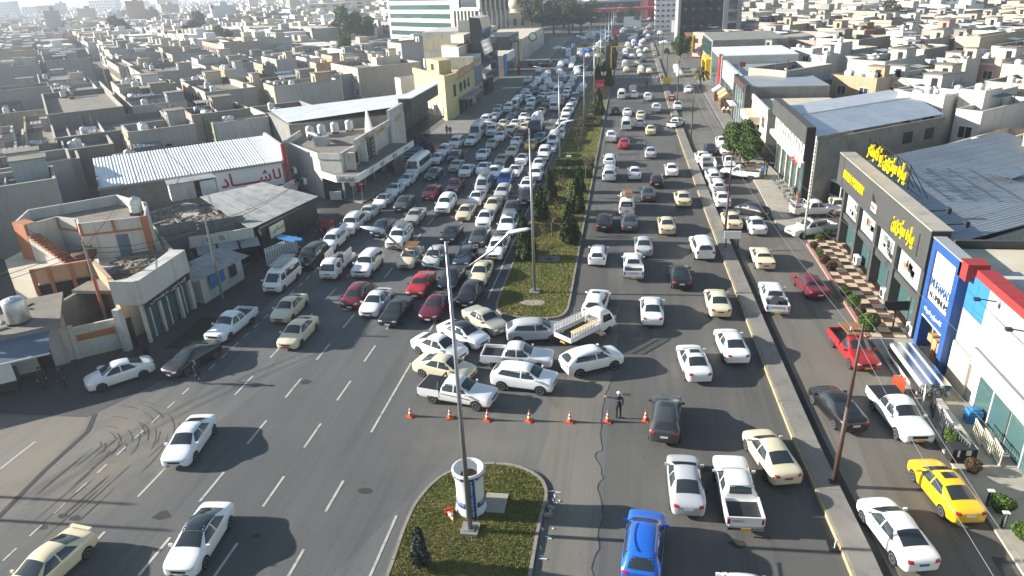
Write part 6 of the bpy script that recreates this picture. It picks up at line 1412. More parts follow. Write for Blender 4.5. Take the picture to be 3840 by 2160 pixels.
# --- white-roofed market hall with black fascia
b=Bd('white_roof_hall','market hall with white ribbed twin roof and black fascia','market hall',(27,88))
XH=18.9; b.box('fascia',XH-.5,XH+.4,79.0,98.6,6.6,8.5,'clad_dark'); b.box('fascia_end',XH-.5,XH+.4,78.7,78.98,4.9,8.5,'black')
b.box('upper_front',XH,XH+.3,79.4,98.4,4.6,6.6,'plaster_cream'); b.box('sign_band',XH-.6,XH+.02,79.4,98.4,4.0,4.55,'white'); b.text('تۆ مارکێت',.9,(XH-.64,82.6,4.28),PI,'text_red',.04,4.0,.01)
for i in range(6):
    y=79.8+i*3.1; b.box('upper_window',XH-.04,XH,y+.2,y+2.5,4.75,6.5,'clear_glass'); b.box('window_poster',XH-.06,XH-.04,y+.6,y+1.7,5.0,6.3,'lens'); b.box('shop_glass',XH+.1,XH+.16,y+.2,y+2.6,.13,3.9,'green_glass'); b.box('pier',XH-.1,XH+.2,y-.2,y+.18,.13,3.98,'plaster_cream')
b.box('corner_column',XH-.3,XH+.4,78.7,79.3,0,4.85,'black'); b.add('side_wall',MB().prism([(19.4,78.8),(19.6,78.6),(36.6,91.0),(36.4,91.2)],0,7.2),'block_wall')
for a in (.66,.84): q=Vector((19.6,78.6))+Vector((17,12.4))*a; w_=b.add('side_window',MB().box(0,1.6,-.05,0,4.9,6.2,Matrix.Translation((q.x,q.y,0))@Matrix.Rotation(R(36.1),4,'Z')),'window_glass'); 
for i,(y0,y1,z0,z1) in enumerate(((79.1,88.6,7.4,7.9),(88.7,98.4,7.9,7.4))): ribbed_roof(b,(19.3,y0,z0),(19.3,y1,z1),(36.5,y1+12.4,z1),(36.5,y0+12.4,z0),7,5,'sheet_white',.05)
b.add('roof_ridge',MB().bar((19.3,88.65,7.95),(36.5,101.05,7.95),.3,.12),'grey_metal')
for i in range(6): t=thing('display_stand','chrome goods stand on the market pavement, %s from the kiosk'%ORD(i+1),'stand',(17.6-.1*(i%2),78.9+i*1.75,.13),R(80)); [MB().bar((-.5+.25*j,0,0),(-.5+.25*j,.2,1.3-.06*j),.04).build('upright','grey_metal',t) for j in range(5)]; MB().bar((-.55,.1,1.1),(.55,.1,1.3),.05).build('top_rail','chrome',t); MB().box(-.5,.5,-.1,.3,.3,.34).build('shelf','chrome',t)
t=thing('banner','orange banner standing by the market hall corner','banner',(18.1,77.6,.13),R(70)); MB().box(-.5,.5,-.03,.03,.1,1.7).build('sheet','orange',t); MB().box(-.05,.05,-.2,.2,0,.1).build('foot','black',t)
# --- glass-fronted dark shop, tan house, low courtyard walls up the service road
b=Bd('slim_glass_shop','slim grey shop with tall green glass front and red name band','shop',(22,124)); b.box('wall',18.2,30,117.2,131,0,7.2,'block_wall'); b.box('frame',17.5,18.2,117.0,118.3,0,7.6,'clad_dark'); b.box('frame',17.5,18.2,129.6,131.2,0,7.6,'clad_dark'); b.box('name_band',17.4,18.2,118.31,129.59,6.4,7.5,'brown_metal'); b.box('roof',18.2,30,117.4,130.8,7.2,7.3,'sheet_grey')
for i in range(4): b.box('shop_glass',17.85,17.92,118.4+i*2.8,121.0+i*2.8,.13,6.3,'green_glass'); b.box('mullion',17.75,17.9,121.0+i*2.8,121.2+i*2.8,.13,6.3,'white')
b.box('canopy',16.4,17.5,124.0,130,3.2,3.35,'lens')
b=Bd('tan_balcony_house','tan house with a jutting balcony beside the slim shop','house',(22,108)); b.box('wall',18.6,30,102.5,116.5,0,5.6,'plaster_cream'); b.box('balcony',16.9,18.6,108,116,3.2,4.3,'plaster_cream'); b.box('dark_recess',18.5,18.6,108.4,115.6,.2,3.1,'dark_opening'); b.box('courtyard_wall',17.0,17.25,100.6,108,0,2.2,'plaster_cream'); b.box('red_gate',16.95,17.0,102.4,104.6,.1,2.1,'red'); b.box('parapet',18.5,18.8,102.4,116.6,5.6,6.4,'plaster_cream'); b.box('window',18.52,18.6,104.5,106.5,3.4,4.8,'window_glass')
b=Bd('corrugated_hall','grey hall with a corrugated white front and flags','hall',(26,146)); b.box('wall',19.4,36,133,158,0,6.0,'block_wall'); b.box('glass_front',18.9,19.0,134,157,.1,3.4,'green_glass'); b.box('roof',19.2,36,133.2,157.8,6.0,6.15,'sheet_grey')
for i in range(16): b.box('front_panel',18.7,19.35,133.3+i*1.55,134.8+i*1.55,3.6,7.0,'lens')
for k,yy in enumerate((134.0,135.2)): t=thing('flag','red flag on a short mast over the corrugated hall, %s one'%('nearer','farther')[k],'flag',(18.8,yy,7.0)); MB().cyl((0,0,0),(0,0,2.2),.03).build('mast','grey_metal',t); MB().box(0,.9,-.02,.02,1.4,2.1).build('cloth','red',t)
b=Bd('red_stripe_shop','white shop with a tall maroon stripe up its front','shop',(24,170)); b.box('wall',18.6,34,160,180,0,7.6,'plaster_white'); b.box('maroon_stripe',18.3,18.6,160.6,163,0,7.9,'text_red'); b.box('glass_front',18.4,18.6,163.5,178,.1,7.0,'green_glass'); b.box('roof',18.8,34,160.2,179.8,7.6,7.7,'sheet_white')
b=Bd('yellow_arch_shop','grey building with a yellow doorway frame','shop',(24,190)); b.box('wall',18.8,36,182,206,0,9.0,'block_wall'); b.box('glass_front',18.5,18.8,184,205,5,8.6,'green_glass'); b.box('yellow_frame',17.6,18.8,183,184,0,4.6,'yellow'); b.box('yellow_frame',17.6,18.8,193,194,0,4.6,'yellow'); b.box('yellow_frame',17.6,18.8,184.01,192.99,3.9,4.6,'yellow'); b.box('dark_entry',18.7,18.78,184.01,192.99,0,3.9,'dark_opening')
b=Bd('cream_flat_hall','long cream hall with a flat white roof','hall',(30,222)); b.box('wall',22,48,212,236,0,6.6,'plaster_white'); b.box('roof',21.6,48.4,211.6,236.4,6.6,6.9,'concrete_pale'); b.box('front_glass',21.92,22,214,234,.4,3,'window_glass')
for k,(x,y) in enumerate(((17.5,150.5),(18.0,145.8),(17.8,141.5))):
    t=thing('timber_kiosk','timber garden kiosk by the kerb, %s'%('with the white canopy','the middle one','the nearest'[0:11])[k],'kiosk',(x,y,.12)); MB().box(-1.1,1.1,-1.2,1.2,0,1.9).build('wall','wood',t); m=MB(); m.v=[(-1.4,-1.5,1.9),(1.4,-1.5,1.9),(1.4,1.5,1.9),(-1.4,1.5,1.9),(0,-1.5,2.9),(0,1.5,2.9)]; m.f=[(0,4,5,3),(1,2,5,4),(0,1,4),(2,3,5)]; m.m=[0]*4; m.build('roof','brick_tan' if k else 'sheet_white',t); MB().box(-1.12,-1.1,-.5,.5,.2,1.6).build('opening','dark_opening',t)
for k in range(6): t=thing('garden_hutch','small pitched timber hutch in a row on the pavement, %s from the road'%ORD(k+1),'hutch',(16.9+k*.72,136.2-k*.35,.12)); MB().box(-.3,.3,-.4,.4,0,.6).build('wall','wood',t); m=MB(); m.v=[(-.4,-.5,.6),(.4,-.5,.6),(.4,.5,.6),(-.4,.5,.6),(0,-.5,1.0),(0,.5,1.0)]; m.f=[(0,4,5,3),(1,2,5,4),(0,1,4),(2,3,5)]; m.m=[0]*4; m.build('roof','cream_plain',t)
# --- dark office block and neighbours far up the right side
def tower(name,label,c,bl,br,by,ty,Y,depth,wall,rows,cols,glass='window_glass',mat='wall_paint',side=True):
    """front towards the camera at depth Y between photo columns bl..br; ty top row"""
    Y=Y or at(c,(bl+br)/2,by,0).y; A=aty(c,bl,by,Y); Bq=aty(c,br,by,Y); H=zsolve(((A.x+Bq.x)/2,Y),c,ty); x0,x1=A.x,Bq.x; b=Bd(name,label,'tower block',((x0+x1)/2,Y))
    b.box('wall',x0,x1,Y,Y+depth,0,H,mat,wall); b.box('roof_edge',x0-.2,x1+.2,Y-.2,Y+depth+.2,H,H+.6,mat,wall)
    fh=H/rows
    for r in range(rows):
        for k in range(cols):
            w=(x1-x0)/cols; b.box('window',x0+k*w+w*.29,x0+(k+1)*w-w*.29,Y-.06,Y,r*fh+fh*.35,r*fh+fh*.72,glass)
            if side: d=depth/max(2,cols//2); 
        if side:
            sx=x0 if x0>0 else x1; s=-1 if x0>0 else 1
            for k in range(max(2,int(depth/4))): b.box('window',min(sx,sx+s*.06),max(sx,sx+s*.06),Y+2+k*4-.9,Y+2+k*4+.9,r*fh+fh*.3,r*fh+fh*.78,glass)
    return b,x0,x1,H
b,x0,x1,H=tower('dark_office_block','dark glass office block with a pale stair tower','02',1690,2110,330,-40,262,24,(.03,.034,.04),6,5)
b.box('pale_tower',x1+.05,x1+6,261.4,280,0,H-1,'clad_light'); 
for r in range(6): b.box('window',x1+1.6,x1+4.4,261.3,261.39,1.5+r*3.6,4.2+r*3.6,'window_glass')
b.box('white_edge',x0-.9,x0-.05,261.5,280,0,H+1,'clad_light')
tower('white_office_block','plain white tower with small windows up the avenue','02',1440,1650,175,-30,360,16,(.66,.67,.68),6,4)
tower('white_apartment_tower','white apartment tower standing above the houses','03',1675,1985,250,-20,0,14,(.70,.71,.72),6,5)
tower('white_ministry_block','white block with many window rows behind the trees','02',115,325,230,-20,430,20,(.62,.60,.56),6,7)
# ================================================================ vegetation
def leaf_mat(name,a,b,c):
    m,n,p=_new(name); co=_coord(n,space='World'); x=_mix(n,_ramp(n,_noise(n,co,1.4,3),0.35,0.65,0,1),a,b); x=_mix(n,_ramp(n,_noise(n,co,11,1),0.4,0.7,0,.8),x,c); n.links.new(x,p.inputs['Base Color']); p.inputs['Roughness'].default_value=0.65; p.inputs['Specular IOR Level'].default_value=0.25
leaf_mat('leaf_dark',(0.022,0.040,0.014),(0.050,0.074,0.018),(0.085,0.105,0.024)); leaf_mat('leaf_green',(0.040,0.080,0.014),(0.070,0.120,0.022),(0.11,0.155,0.032)); leaf_mat('leaf_lime',(0.05,0.10,0.012),(0.075,0.14,0.018),(0.03,0.06,0.01)); leaf_mat('leaf_olive',(0.036,0.046,0.024),(0.062,0.072,0.036),(0.095,0.095,0.045)); leaf_mat('leaf_grey',(0.030,0.042,0.034),(0.055,0.070,0.055),(0.085,0.10,0.08)); leaf_mat('leaf_brown',(0.075,0.040,0.022),(0.11,0.062,0.035),(0.05,0.05,0.02))
rough_mat('bark',(0.10,0.075,0.05),(0.17,0.13,0.09),3,0.9)
def leaves(n,fn,s0,s1,mb=None,seed=0):
    r=random.Random(seed); m=mb or MB()
    for _ in range(n):
        p=Vector(fn(r)); s=r.uniform(s0,s1); a=Vector((r.gauss(0,1),r.gauss(0,1),r.gauss(0,1)+.3)).normalized(); t=a.orthogonal().normalized(); b=a.cross(t); q=r.uniform(0,6.28); t,b=t*math.cos(q)+b*math.sin(q),b*math.cos(q)-t*math.sin(q)
        m.quadv(p-t*s,p-b*s*.55,p+t*s,p+b*s*.55)
    return m
def cone_fn(h,R0,z0=.15,pw=1.0):
    lump=[(random.Random(k).uniform(0,6.28),random.Random(k+9).uniform(.1,.9)) for k in range(7)]
    def f(r):
        t=r.random()**1.25; a=r.uniform(0,6.28); prof=min(1,(t*5+.55))*(1-t)**pw; w=1+.22*math.sin(3*a+5*t)+.12*math.sin(7*a-9*t); rr=R0*prof*w*(1-.42*r.random()**2); return (rr*math.cos(a),rr*math.sin(a),z0+t*(h-z0))
    return f
def ball_fn(c,R0,sq=1.0,k=5):
    def f(r):
        d=Vector((r.gauss(0,1),r.gauss(0,1),r.gauss(0,1))).normalized(); w=1+.14*math.sin(k*d.x+2)+.14*math.sin(k*d.y*1.3)+.1*math.sin(k*2*d.z); rr=R0*w*(1-.4*r.random()**2.2); return (c[0]+d.x*rr,c[1]+d.y*rr,c[2]+d.z*rr*sq)
    return f
VM={}
def plant(kind,p,sc=1.0,label='',group=None,name=None,cat='tree',rz=None):
    if kind not in VM:
        P=[]
        if kind=='cypress': P=[('trunk',MB().cyl((0,0,0),(0,0,2.6),.10,.04,8).mesh('trunk','bark')),('crown',leaves(5200,cone_fn(3.9,1.02,.12,.75),.07,.17,MB().lathe([(.3,.2),(.62,.7),(.5,1.8),(.25,2.9),(.03,3.6)],9),3).mesh('crown','leaf_dark'))]
        if kind=='juniper': P=[('trunk',MB().cyl((0,0,0),(0,0,1.4),.05,.02,8).mesh('trunk','bark')),('crown',leaves(2400,cone_fn(2.3,.42,.2,.55),.04,.11,MB().lathe([(.1,.3),(.25,.6),(.18,1.4),(.02,2.0)],8),5).mesh('crown','leaf_grey'))]
        if kind=='round': P=[('trunk',MB().cyl((0,0,0),(0,0,1.6),.12,.09,8).mesh('trunk','bark')),('crown',leaves(6500,ball_fn((0,0,2.3),1.55,.95),.08,.18,MB().lathe([(.05,1.3),(.8,1.8),(1.05,2.3),(.8,2.9),(.05,3.4)],10),6).mesh('crown','leaf_green'))]
        if kind=='bush': P=[('stem',MB().cyl((0,0,0),(0,0,.3),.04,.03,6).mesh('stem','bark')),('foliage',leaves(1700,ball_fn((0,0,.48),.50,.85,2),.03,.08,MB().lathe([(.05,.15),(.3,.3),(.33,.5),(.2,.75),(.03,.82)],9),8).mesh('foliage','leaf_green'))]
        if kind=='brown_bush': P=[('stem',MB().cyl((0,0,0),(0,0,.3),.04,.03,6).mesh('stem','bark')),('foliage',leaves(1700,ball_fn((0,0,.46),.48,.9,2),.03,.08,MB().lathe([(.05,.15),(.3,.3),(.32,.5),(.2,.75),(.03,.82)],9),11).mesh('foliage','leaf_brown'))]
        if kind=='bare':
            r=random.Random(4); t=MB(); t.cyl((0,0,0),(.03,0,1.5),.06,.045,7); c=MB(); tips=[]
            for i in range(9):
                a=r.uniform(0,6.28); e=Vector((.03+math.cos(a)*r.uniform(.3,.75),math.sin(a)*r.uniform(.3,.75),r.uniform(1.9,2.7))); c.cyl((.03,0,1.45),e,.028,.012,5)
                for k in range(5): q=e+Vector((r.gauss(0,.25),r.gauss(0,.25),r.uniform(.05,.45))); c.cyl(e*.75+Vector((0,0,.35)),q,.012,.006,4); tips.append(q)
            P=[('trunk',t.mesh('trunk','bark')),('branches',c.mesh('branches','bark')),('crown',leaves(330,lambda r:Vector(r.choice(tips))+Vector((r.gauss(0,.2),r.gauss(0,.2),r.gauss(0,.2))),.03,.07,seed=2).mesh('crown','leaf_brown'))]
        if kind in('broad','olive'):
            r=random.Random(12); t=MB(); t.cyl((0,0,0),(.1,0,2.6),.28,.2,8)
            m=MB()
            for i in range(11):
                a=r.uniform(0,6.28); c=Vector((math.cos(a)*r.uniform(.6,2.3),math.sin(a)*r.uniform(.6,2.3),r.uniform(3.2,6.6))); t.cyl((.1,0,2.4),c,.12,.03,6); leaves(480,ball_fn(c,r.uniform(.9,1.5),.85,3),.10,.26,m,i)
            P=[('trunk',t.mesh('trunk','bark')),('crown',m.mesh('crown','leaf_olive' if kind=='olive' else 'leaf_green'))]
        if kind=='palm':
            t=MB()
            for i in range(8): t.cyl((0,0,i*.4),(0,0,i*.4+.4),.24,.19,9)
            m=MB(); r=random.Random(5)
            for i in range(22):
                a=i*2.4; up=r.uniform(.2,1.0); pts=[Vector((math.cos(a)*k*.42,math.sin(a)*k*.42,3.2+up*k*.38-.085*k*k)) for k in range(6)]
                for p0,p1 in zip(pts,pts[1:]):
                    n=(p1-p0).cross(Vector((0,0,1))).normalized()
                    for s in (-1,1): m.quadv(p0,p1,p1+n*s*.25-Vector((0,0,.18)),p0+n*s*.3-Vector((0,0,.16)))
            P=[('trunk',t.mesh('trunk','bark')),('fronds',m.mesh('fronds','leaf_olive'))]
        VM[kind]=P
    t=thing(name or {'bush':'bush','brown_bush':'bush','bare':'bare_tree','palm':'palm_tree','cypress':'cypress_tree','juniper':'juniper_shrub'}.get(kind,'tree'),label,cat,p,rnd.uniform(0,6.28) if rz is None else rz,group); t.scale=(sc,sc,sc)
    for nm,me in VM[kind]: link(nm,me,t)
    return t
MG='cypresses on the median'
for k,(x,y,s,lab) in enumerate(((-9.4,60.9,1.05,'conical cypress nearest the jam on the median'),(-9.4,72.4,1.0,'second cypress along the jam side of the median'),(-9.1,79.2,.95,'third cypress along the jam side of the median'),(-5.7,65.6,1.05,'conical cypress nearest the open carriageway'),(-5.7,75.2,1.05,'second cypress along the clear side of the median'),(-5.9,83.4,.8,'third cypress along the clear side, before the hedges'),(-6.0,136,1.25,'dark cypress beyond the maze hedge'),(-5.2,174,1.2,'tall dark cypress before the far crossing, clear side'),(-8.1,178,1.2,'tall dark cypress before the far crossing, jam side'),(-5.4,207,1.2,'dark cypress by the yellow gantry, clear side'),(-7.1,222,1.1,'dark cypress past the yellow gantry'),(-5.5,233,1.1,'dark cypress farther past the gantry'),(-7.6,262,1.1,'cypress before the small red billboard'),(-6.2,276,1.1,'cypress beside the small red billboard'))): plant('cypress',(x,y,.1),s,lab,MG)
for k,(x,y,s,lab) in enumerate(((-7.6,62.8,1.0,'leafless reddish young tree nearest the manhole'),(-7.6,67.4,.9,'thin leafless young tree between the first cypresses'),(-7.6,72.2,.9,'leafless young tree in the median middle'),(-7.6,80.9,1.0,'twiggy young tree in front of the hedges'),(-5.5,88.5,1.1,'young tree in leaf bud by the hedge end'),(-7.4,102.9,.95,'brown-leaved round young tree past the hedges'),(-7.9,116.5,1.1,'brown shrub tree by the maze hedge'),(-8.4,113,.9,'brown bushy tree nearest the maze hedge'),(-7.0,139,1.5,'reddish bare tree behind the maze hedge'),(-7.6,149,1.3,'bare tree before the red billboard'))): plant('bare',(x,y,.1),s,lab,'young trees on the median')
plant('juniper',(-8.75,22.9,.1),1.0,'small grey-green juniper on the island','',cat='shrub'); plant('olive',(-7.2,192,.1),.5,'flat-topped shrub by the far crossing on the median'); plant('olive',(-7.4,243,.1),.5,'clipped shrub tree far along the median')
def hedge(label,x0,x1,y0,y1,h,mat='leaf_dark',top='leaf_lime'):
    t=thing('hedge',label,'hedge',((x0+x1)/2,(y0+y1)/2,.1)); X,Y=(x1-x0)/2,(y1-y0)/2; MB().box(-X+.08,X-.08,-Y+.08,Y-.08,0,h-.1).build('core',mat,t); nn=int((X*Y*4+(X+Y)*4*h)*70)
    def side(r):
        a=r.randrange(4); return (r.uniform(-X,X),(-Y if a==0 else Y)+r.uniform(-.06,.06),r.uniform(0,h)) if a<2 else ((-X if a==2 else X)+r.uniform(-.06,.06),r.uniform(-Y,Y),r.uniform(0,h))
    leaves(nn,side,.05,.12,seed=3).build('foliage',mat,t); leaves(int(X*Y*4*90),lambda r:(r.uniform(-X,X),r.uniform(-Y,Y),h+r.uniform(-.07,.05)),.05,.11,seed=4).build('top_growth',top,t)
hedge('clipped hedge across the median, nearer one, lime top',-10.1,-4.8,89.6,90.9,1.35); hedge('clipped hedge across the median, farther one, lime top',-10.0,-4.9,95.2,96.4,1.2)
for k,(a,b_,c,d) in enumerate(((-9.3,-5.2,123.6,124.4),(-9.3,-8.5,124.5,131),(-6.0,-5.2,124.5,131),(-8.4,-6.1,130.2,131),(-7.9,-6.6,126.5,127.3))): hedge('brown maze hedge on the median, %s'%('front run','jam-side run','clear-side run','back run','inner run')[k],a,b_,c,d,.7,'leaf_brown','leaf_olive')
hedge('low hedge across the median before the crossing',-9.6,-5.4,184,185,1.0); hedge('low lime hedge past the gantry',-9.6,-5.6,248,249.2,1.0)
for k,(x,y,s,kd) in enumerate(((16.95,64.9,.9,'brown_bush'),(17.05,62.9,.75,'bush'),(17.1,61.0,1.1,'brown_bush'),(17.15,59.3,1.15,'brown_bush'),(17.05,54.2,1.0,'bush'),(17.05,52.2,1.25,'bush'),(17.1,50.4,1.0,'brown_bush'),(17.1,48.2,1.6,'bush'),(18.0,67.2,.8,'bush'),(19.0,68.2,.9,'bush'),(17.4,34.4,1.25,'bush'),(17.55,32.4,1.0,'brown_bush'),(17.7,29.4,1.15,'bush'),(17.75,27.6,1.15,'bush'),(17.75,25.2,1.4,'bush'),(17.9,23.4,1.3,'bush'))):
    plant(kd,(x,y,.13),s*.8,'%s bush on the showroom kerb, %s counting from the ringed pole'%('russet' if kd!='bush' else 'green',ORD(k+1)),'bushes along the showroom kerb',cat='bush')
plant('round',(14.9,99.3,.13),1.35,'large round green tree by the parked pickups'); plant('round',(15.6,96.6,.13),1.05,'smaller round green tree nearest the timber-rack pickup'); plant('round',(14.6,232,.05),1.6,'dark round tree by the building site up the service road'); plant('palm',(15.4,170,.12),1.0,'short palm tree by the timber kiosks'); plant('palm',(16.9,186,.12),.7,'yellowish small palm near the yellow door frame')
for k,(x,y,s,kd) in enumerate(((-124,317,2.2,'broad'),(-131,322,1.8,'olive'),(-118,322,1.6,'broad'),(-36,344,1.9,'olive'),(-42,352,2.2,'broad'),(-29,346,1.9,'olive'),(-24,352,1.7,'olive'),(-50,372,2.2,'olive'),(-20,362,1.8,'broad'),(-62,400,2.2,'olive'),(-30,380,2.2,'broad'),(-36,395,2.3,'olive'),(-175,300,1.5,'olive'),(-210,330,1.7,'olive'),(-98,243,1.2,'broad'),(157,340,1.6,'olive'),(172,420,1.8,'olive'),(96,300,1.5,'olive'),(-260,420,2,'olive'),(-290,390,2,'olive'),(-2,372,1.3,'olive'),(45,330,1.4,'olive'))):
    plant(kd,(x,y,0),s,'%s tree among the distant houses, %s counting from the hotel'%({'broad':'bushy green','olive':'grey-green'}[kd],ORD(k+1)) if k not in range(3,12) else '%s tree in the roadside grove past the mosque, %s from the near end'%({'broad':'green','olive':'grey-green'}[kd],ORD(k-2)),'distant trees')
# ================================================================ street furniture
def lamp_post(x,y,h,label,arm=2.5,rz=0.0):
    t=thing('lamp_post',label,'lamp post',(x,y,.1),rz); MB().box(-.42,.42,-.42,.42,0,.16).build('footing','concrete',t); m=MB(); m.box(-.24,.24,-.24,.24,.16,.20); m.build('base_plate','grey_metal',t); MB().cyl((0,0,.16),(0,0,h),.13,.065,10).build('pole','grey_metal',t,smooth=True)
    for s in (-1,1):
        MB().tube([(0,0,h-1.2),(s*arm*.35,0,h-1.0),(s*arm*.72,0,h-.35),(s*arm,0,h+.35)],.045,7).build('arm','grey_metal',t); hd=MB(); hd.lathe([(.02,-.75),(.16,-.55),(.2,-.1),(.17,.4),(.02,.75)],10); me=hd.mesh('lamp_head','lens',True); me.transform(Matrix.Translation((s*(arm+.45),0,h+.5))@Matrix.Rotation(R(80 if s>0 else -80),4,'Y')@Matrix.Diagonal((.32,.9,.7,1))); link('lamp_head',me,t)
        for a in (.6,1.05): MB().tube([(0,s*.02,h-.6),(s*a*.5,0,h-.68),(s*a*.9,0,h-.45),(s*a,0,h-.15)],.022,5).build('scroll','dark_metal',t)
for x,y,h,lab in ((-7.06,25.4,14.6,'tall double-arm lamp post on the island'),(-7.55,53.3,13.6,'double-arm lamp post at the median tip'),(-9.8,99.4,12.5,'double-arm lamp post behind the hedges'),(-7.7,120.3,13,'double-arm lamp post in front of the maze hedge'),(-7.3,145,13,'double-arm lamp post before the red billboard'),(-7.8,187,13,'double-arm lamp post at the far crossing'),(-7.6,212.5,13,'double-arm lamp post past the yellow gantry'),(-7.7,245.7,13,'double-arm lamp post, second past the yellow gantry'),(-7.5,272,13,'double-arm lamp post beside the small red billboard'),(-7.5,300,13,'double-arm lamp post at the far end of the median')): lamp_post(x,y,h,lab)
RP=[(10.5,30.6,8.9),(9.6,69.3,8.1),(9.1,110.3,8.5),(8.6,140.1,9),(8.4,181.4,9),(8.2,206.8,9),(8.0,241.4,9),(7.8,269,9)]
for k,(x,y,h) in enumerate(RP):
    t=thing('utility_pole','brown steel utility pole on the separator, %s from the camera'%ORD(k+1),'utility pole',(x,y,.27)); MB().cyl((0,0,0),(.05,0,h*.5),.13,.11,9).build('lower_pole','brown_metal',t,smooth=True); MB().cyl((.05,0,h*.5),(.1,0,h),.09,.06,9).build('upper_pole','brown_metal',t,smooth=True); MB().bar((-.45,0,h-.4),(.65,0,h-.4),.07).build('crossarm','brown_metal',t); MB().box(-.2,.2,-.2,.2,0,.04).build('base_plate','rust',t)
    for s in (-.4,.1,.6): MB().cyl((s,0,h-.36),(s,0,h-.2),.035,.025,6).build('insulator','lens',t)
def cable(label,pts,sag,r=.010,mat='grey_metal'):
    m=MB()
    for a,b in zip(pts,pts[1:]):
        a,b=Vector(a),Vector(b); P=[a+(b-a)*(i/8)-Vector((0,0,sag*4*(i/8)*(1-i/8))) for i in range(9)]; m.tube(P,r,4)
    tag(m.build('power_cable',mat),label,'cable')
for k,s in enumerate((-.4,.6)): cable('thin overhead cable strung along the separator poles, %s side'%('carriageway','service road')[k],[(10.5+s,8,9.0)]+[(x+s,y,h+.05) for x,y,h in RP],.5)
cable('pale cable drooping over the service road, lower one',[(15.2,14,7.6),(13.6,45,7.4),(12.4,80,7.6),(11.4,112,8)],.9,.009,'grey_metal'); cable('pale cable drooping over the service road, upper one',[(17.6,14,8.3),(15.2,45,7.9),(13.4,80,8.0),(12.2,112,8.2)],.8,.009,'grey_metal')
t=thing('ringed_pole','pale pole banded with rope rings at the chequered forecourt','pole',(16.7,67.6,.12)); MB().cyl((0,0,0),(0,0,9.8),.12,.06,10).build('shaft','lens',t,smooth=True)
for i in range(24): MB().cyl((0,0,.3+i*.38),(0,0,.42+i*.38),.145-.003*i,.145-.003*i,10).build('ring','kerb_yellow',t)
for k,(x,y,h) in enumerate(((-40.2,44.0,7.6),(-72,104,8.5),(-95,128,8.5),(-120,160,8.5),(-150,190,9),(-62,150,8),(-34.2,50.5,7.2),(-48,23.0,8.8),(-50,24.6,8.4))):
    t=thing('street_pole','grey utility pole among the houses, %s from the crossing'%ORD(k+1),'utility pole',(x,y,0)); MB().cyl((0,0,0),(0,0,h),.13,.08,8).build('pole','grey_metal' if k else 'kerb_stone',t); MB().bar((-.7,0,h-.5),(.7,0,h-.5),.07).build('crossarm','dark_metal',t)
    for s in (-.6,0,.6): MB().cyl((s,0,h-.46),(s,0,h-.3),.04,.03,6).build('insulator','rust',t)
    if k in(0,): MB().cyl((0,0,1.9),(0,0,4.6),.137,.134,10).build('orange_wrap','plaster_orange',t)
for k,z in enumerate((7.0,6.6)): cable('dark cable from the corner shop pole to the sheds, %s one'%('upper','lower')[k],[(-52,24,7.2-.3*k),(-40.2,44,z),(-34.2,50.5,z-.2),(-33,68,6.4)],.6,.02,'black')
cable('dark cable strung along the alley poles',[(-40.2,44,7.0),(-72,104,8),(-95,128,8),(-120,160,8)],1.2,.025,'black')
# police booth
t=thing('police_booth','round white traffic police booth with blue bands','booth',(-7.35,27.0,.1),R(20)); MB().lathe([(.78,0),(.76,.12),(.72,.3),(.68,.7),(.67,1.3),(.68,1.7),(.73,2.05),(.80,2.3),(.80,2.42),(.72,2.46),(.70,2.44),(.66,2.2),(.40,2.05)],32,cap=False).build('shell','white',t,smooth=True); MB().lathe([(.02,2.04),(.42,2.04)],20,cap=False).build('dark_well','brush_dry',t)
for a,b_,z0,z1 in ((.70,.69,.45,.75),(.755,.797,2.13,2.32)): MB().lathe([(a+.012,z0),(b_+.012,z1)],32,cap=False).build('blue_band','blue',t,smooth=True)
MB().box(-.19,.19,-.86,-.58,.02,2.25).build('blue_pilaster','blue',t); MB().box(.17,.21,-.88,-.58,.02,2.3).build('white_edge','white',t); MB().box(-.21,-.17,-.88,-.58,.02,2.3).build('white_edge','white',t)
for i,ch in enumerate('TRAFFICPOLICE'): lettering(ch,.17,(0,-.865,2.12-.162*i),R(-90),t,'white',.008,None,.003)
for a,tx,z in ((-28,'TRAFFIC',2.22),(-150,'POLICE',2.22),(-26,'POLICE',.65),(-152,'TRAFFIC',.65)):
    for i,ch in enumerate(tx): th=R(a+(i-len(tx)/2)*9.5); r_=.80 if z>1 else .705; lettering(ch,.17,(math.cos(th)*r_,math.sin(th)*r_,z),th,t,'white',.006,None,.003)
struct(MB().box(-6.75,-5.65,26.7,28.1,.1,.17).build('concrete_slab','concrete_pale')); struct(MB().box(-8.2,-6.2,60.2,61.6,.1,.15).build('manhole_slab','concrete')); struct(MB().cyl((-7.2,60.9,.15),(-7.2,60.9,.165),.38,.38,16).build('manhole_cover','dark_metal'))
struct(MB().quadv(*[(-7.4+1.05*math.cos(a)*rnd.uniform(.85,1.1),51.2+.62*math.sin(a)*rnd.uniform(.85,1.1),.145) for a in [i*PI/8 for i in range(16)]]).build('concrete_pad','concrete_pale')); MB().box(-8.9,-8.2,98.9,99.6,.1,.9).build('valve_box','white'); tag(COL.objects[-1],'small white utility box behind the hedges','utility box')
def cone(p,label,rot=(0,0,0)):
    if 'cone' not in VM:
        a=MB(); rs=lambda z:.155-.135*(z/.7)
        VM['cone']=[('base',MB().box(-.21,.21,-.21,.21,0,.05).mesh('base','orange'))]+[('band',MB().lathe([(rs(z0),.05+z0),(rs(z1),.05+z1)],16,cap=(i==4)).mesh('band','white' if i%2 else 'orange',True)) for i,(z0,z1) in enumerate(((0,.2),(.2,.31),(.31,.42),(.42,.54),(.54,.70)))]
    t=thing('traffic_cone',label,'traffic cone',p); t.rotation_euler=rot
    for nm,me in VM['cone']: link(nm,me,t)
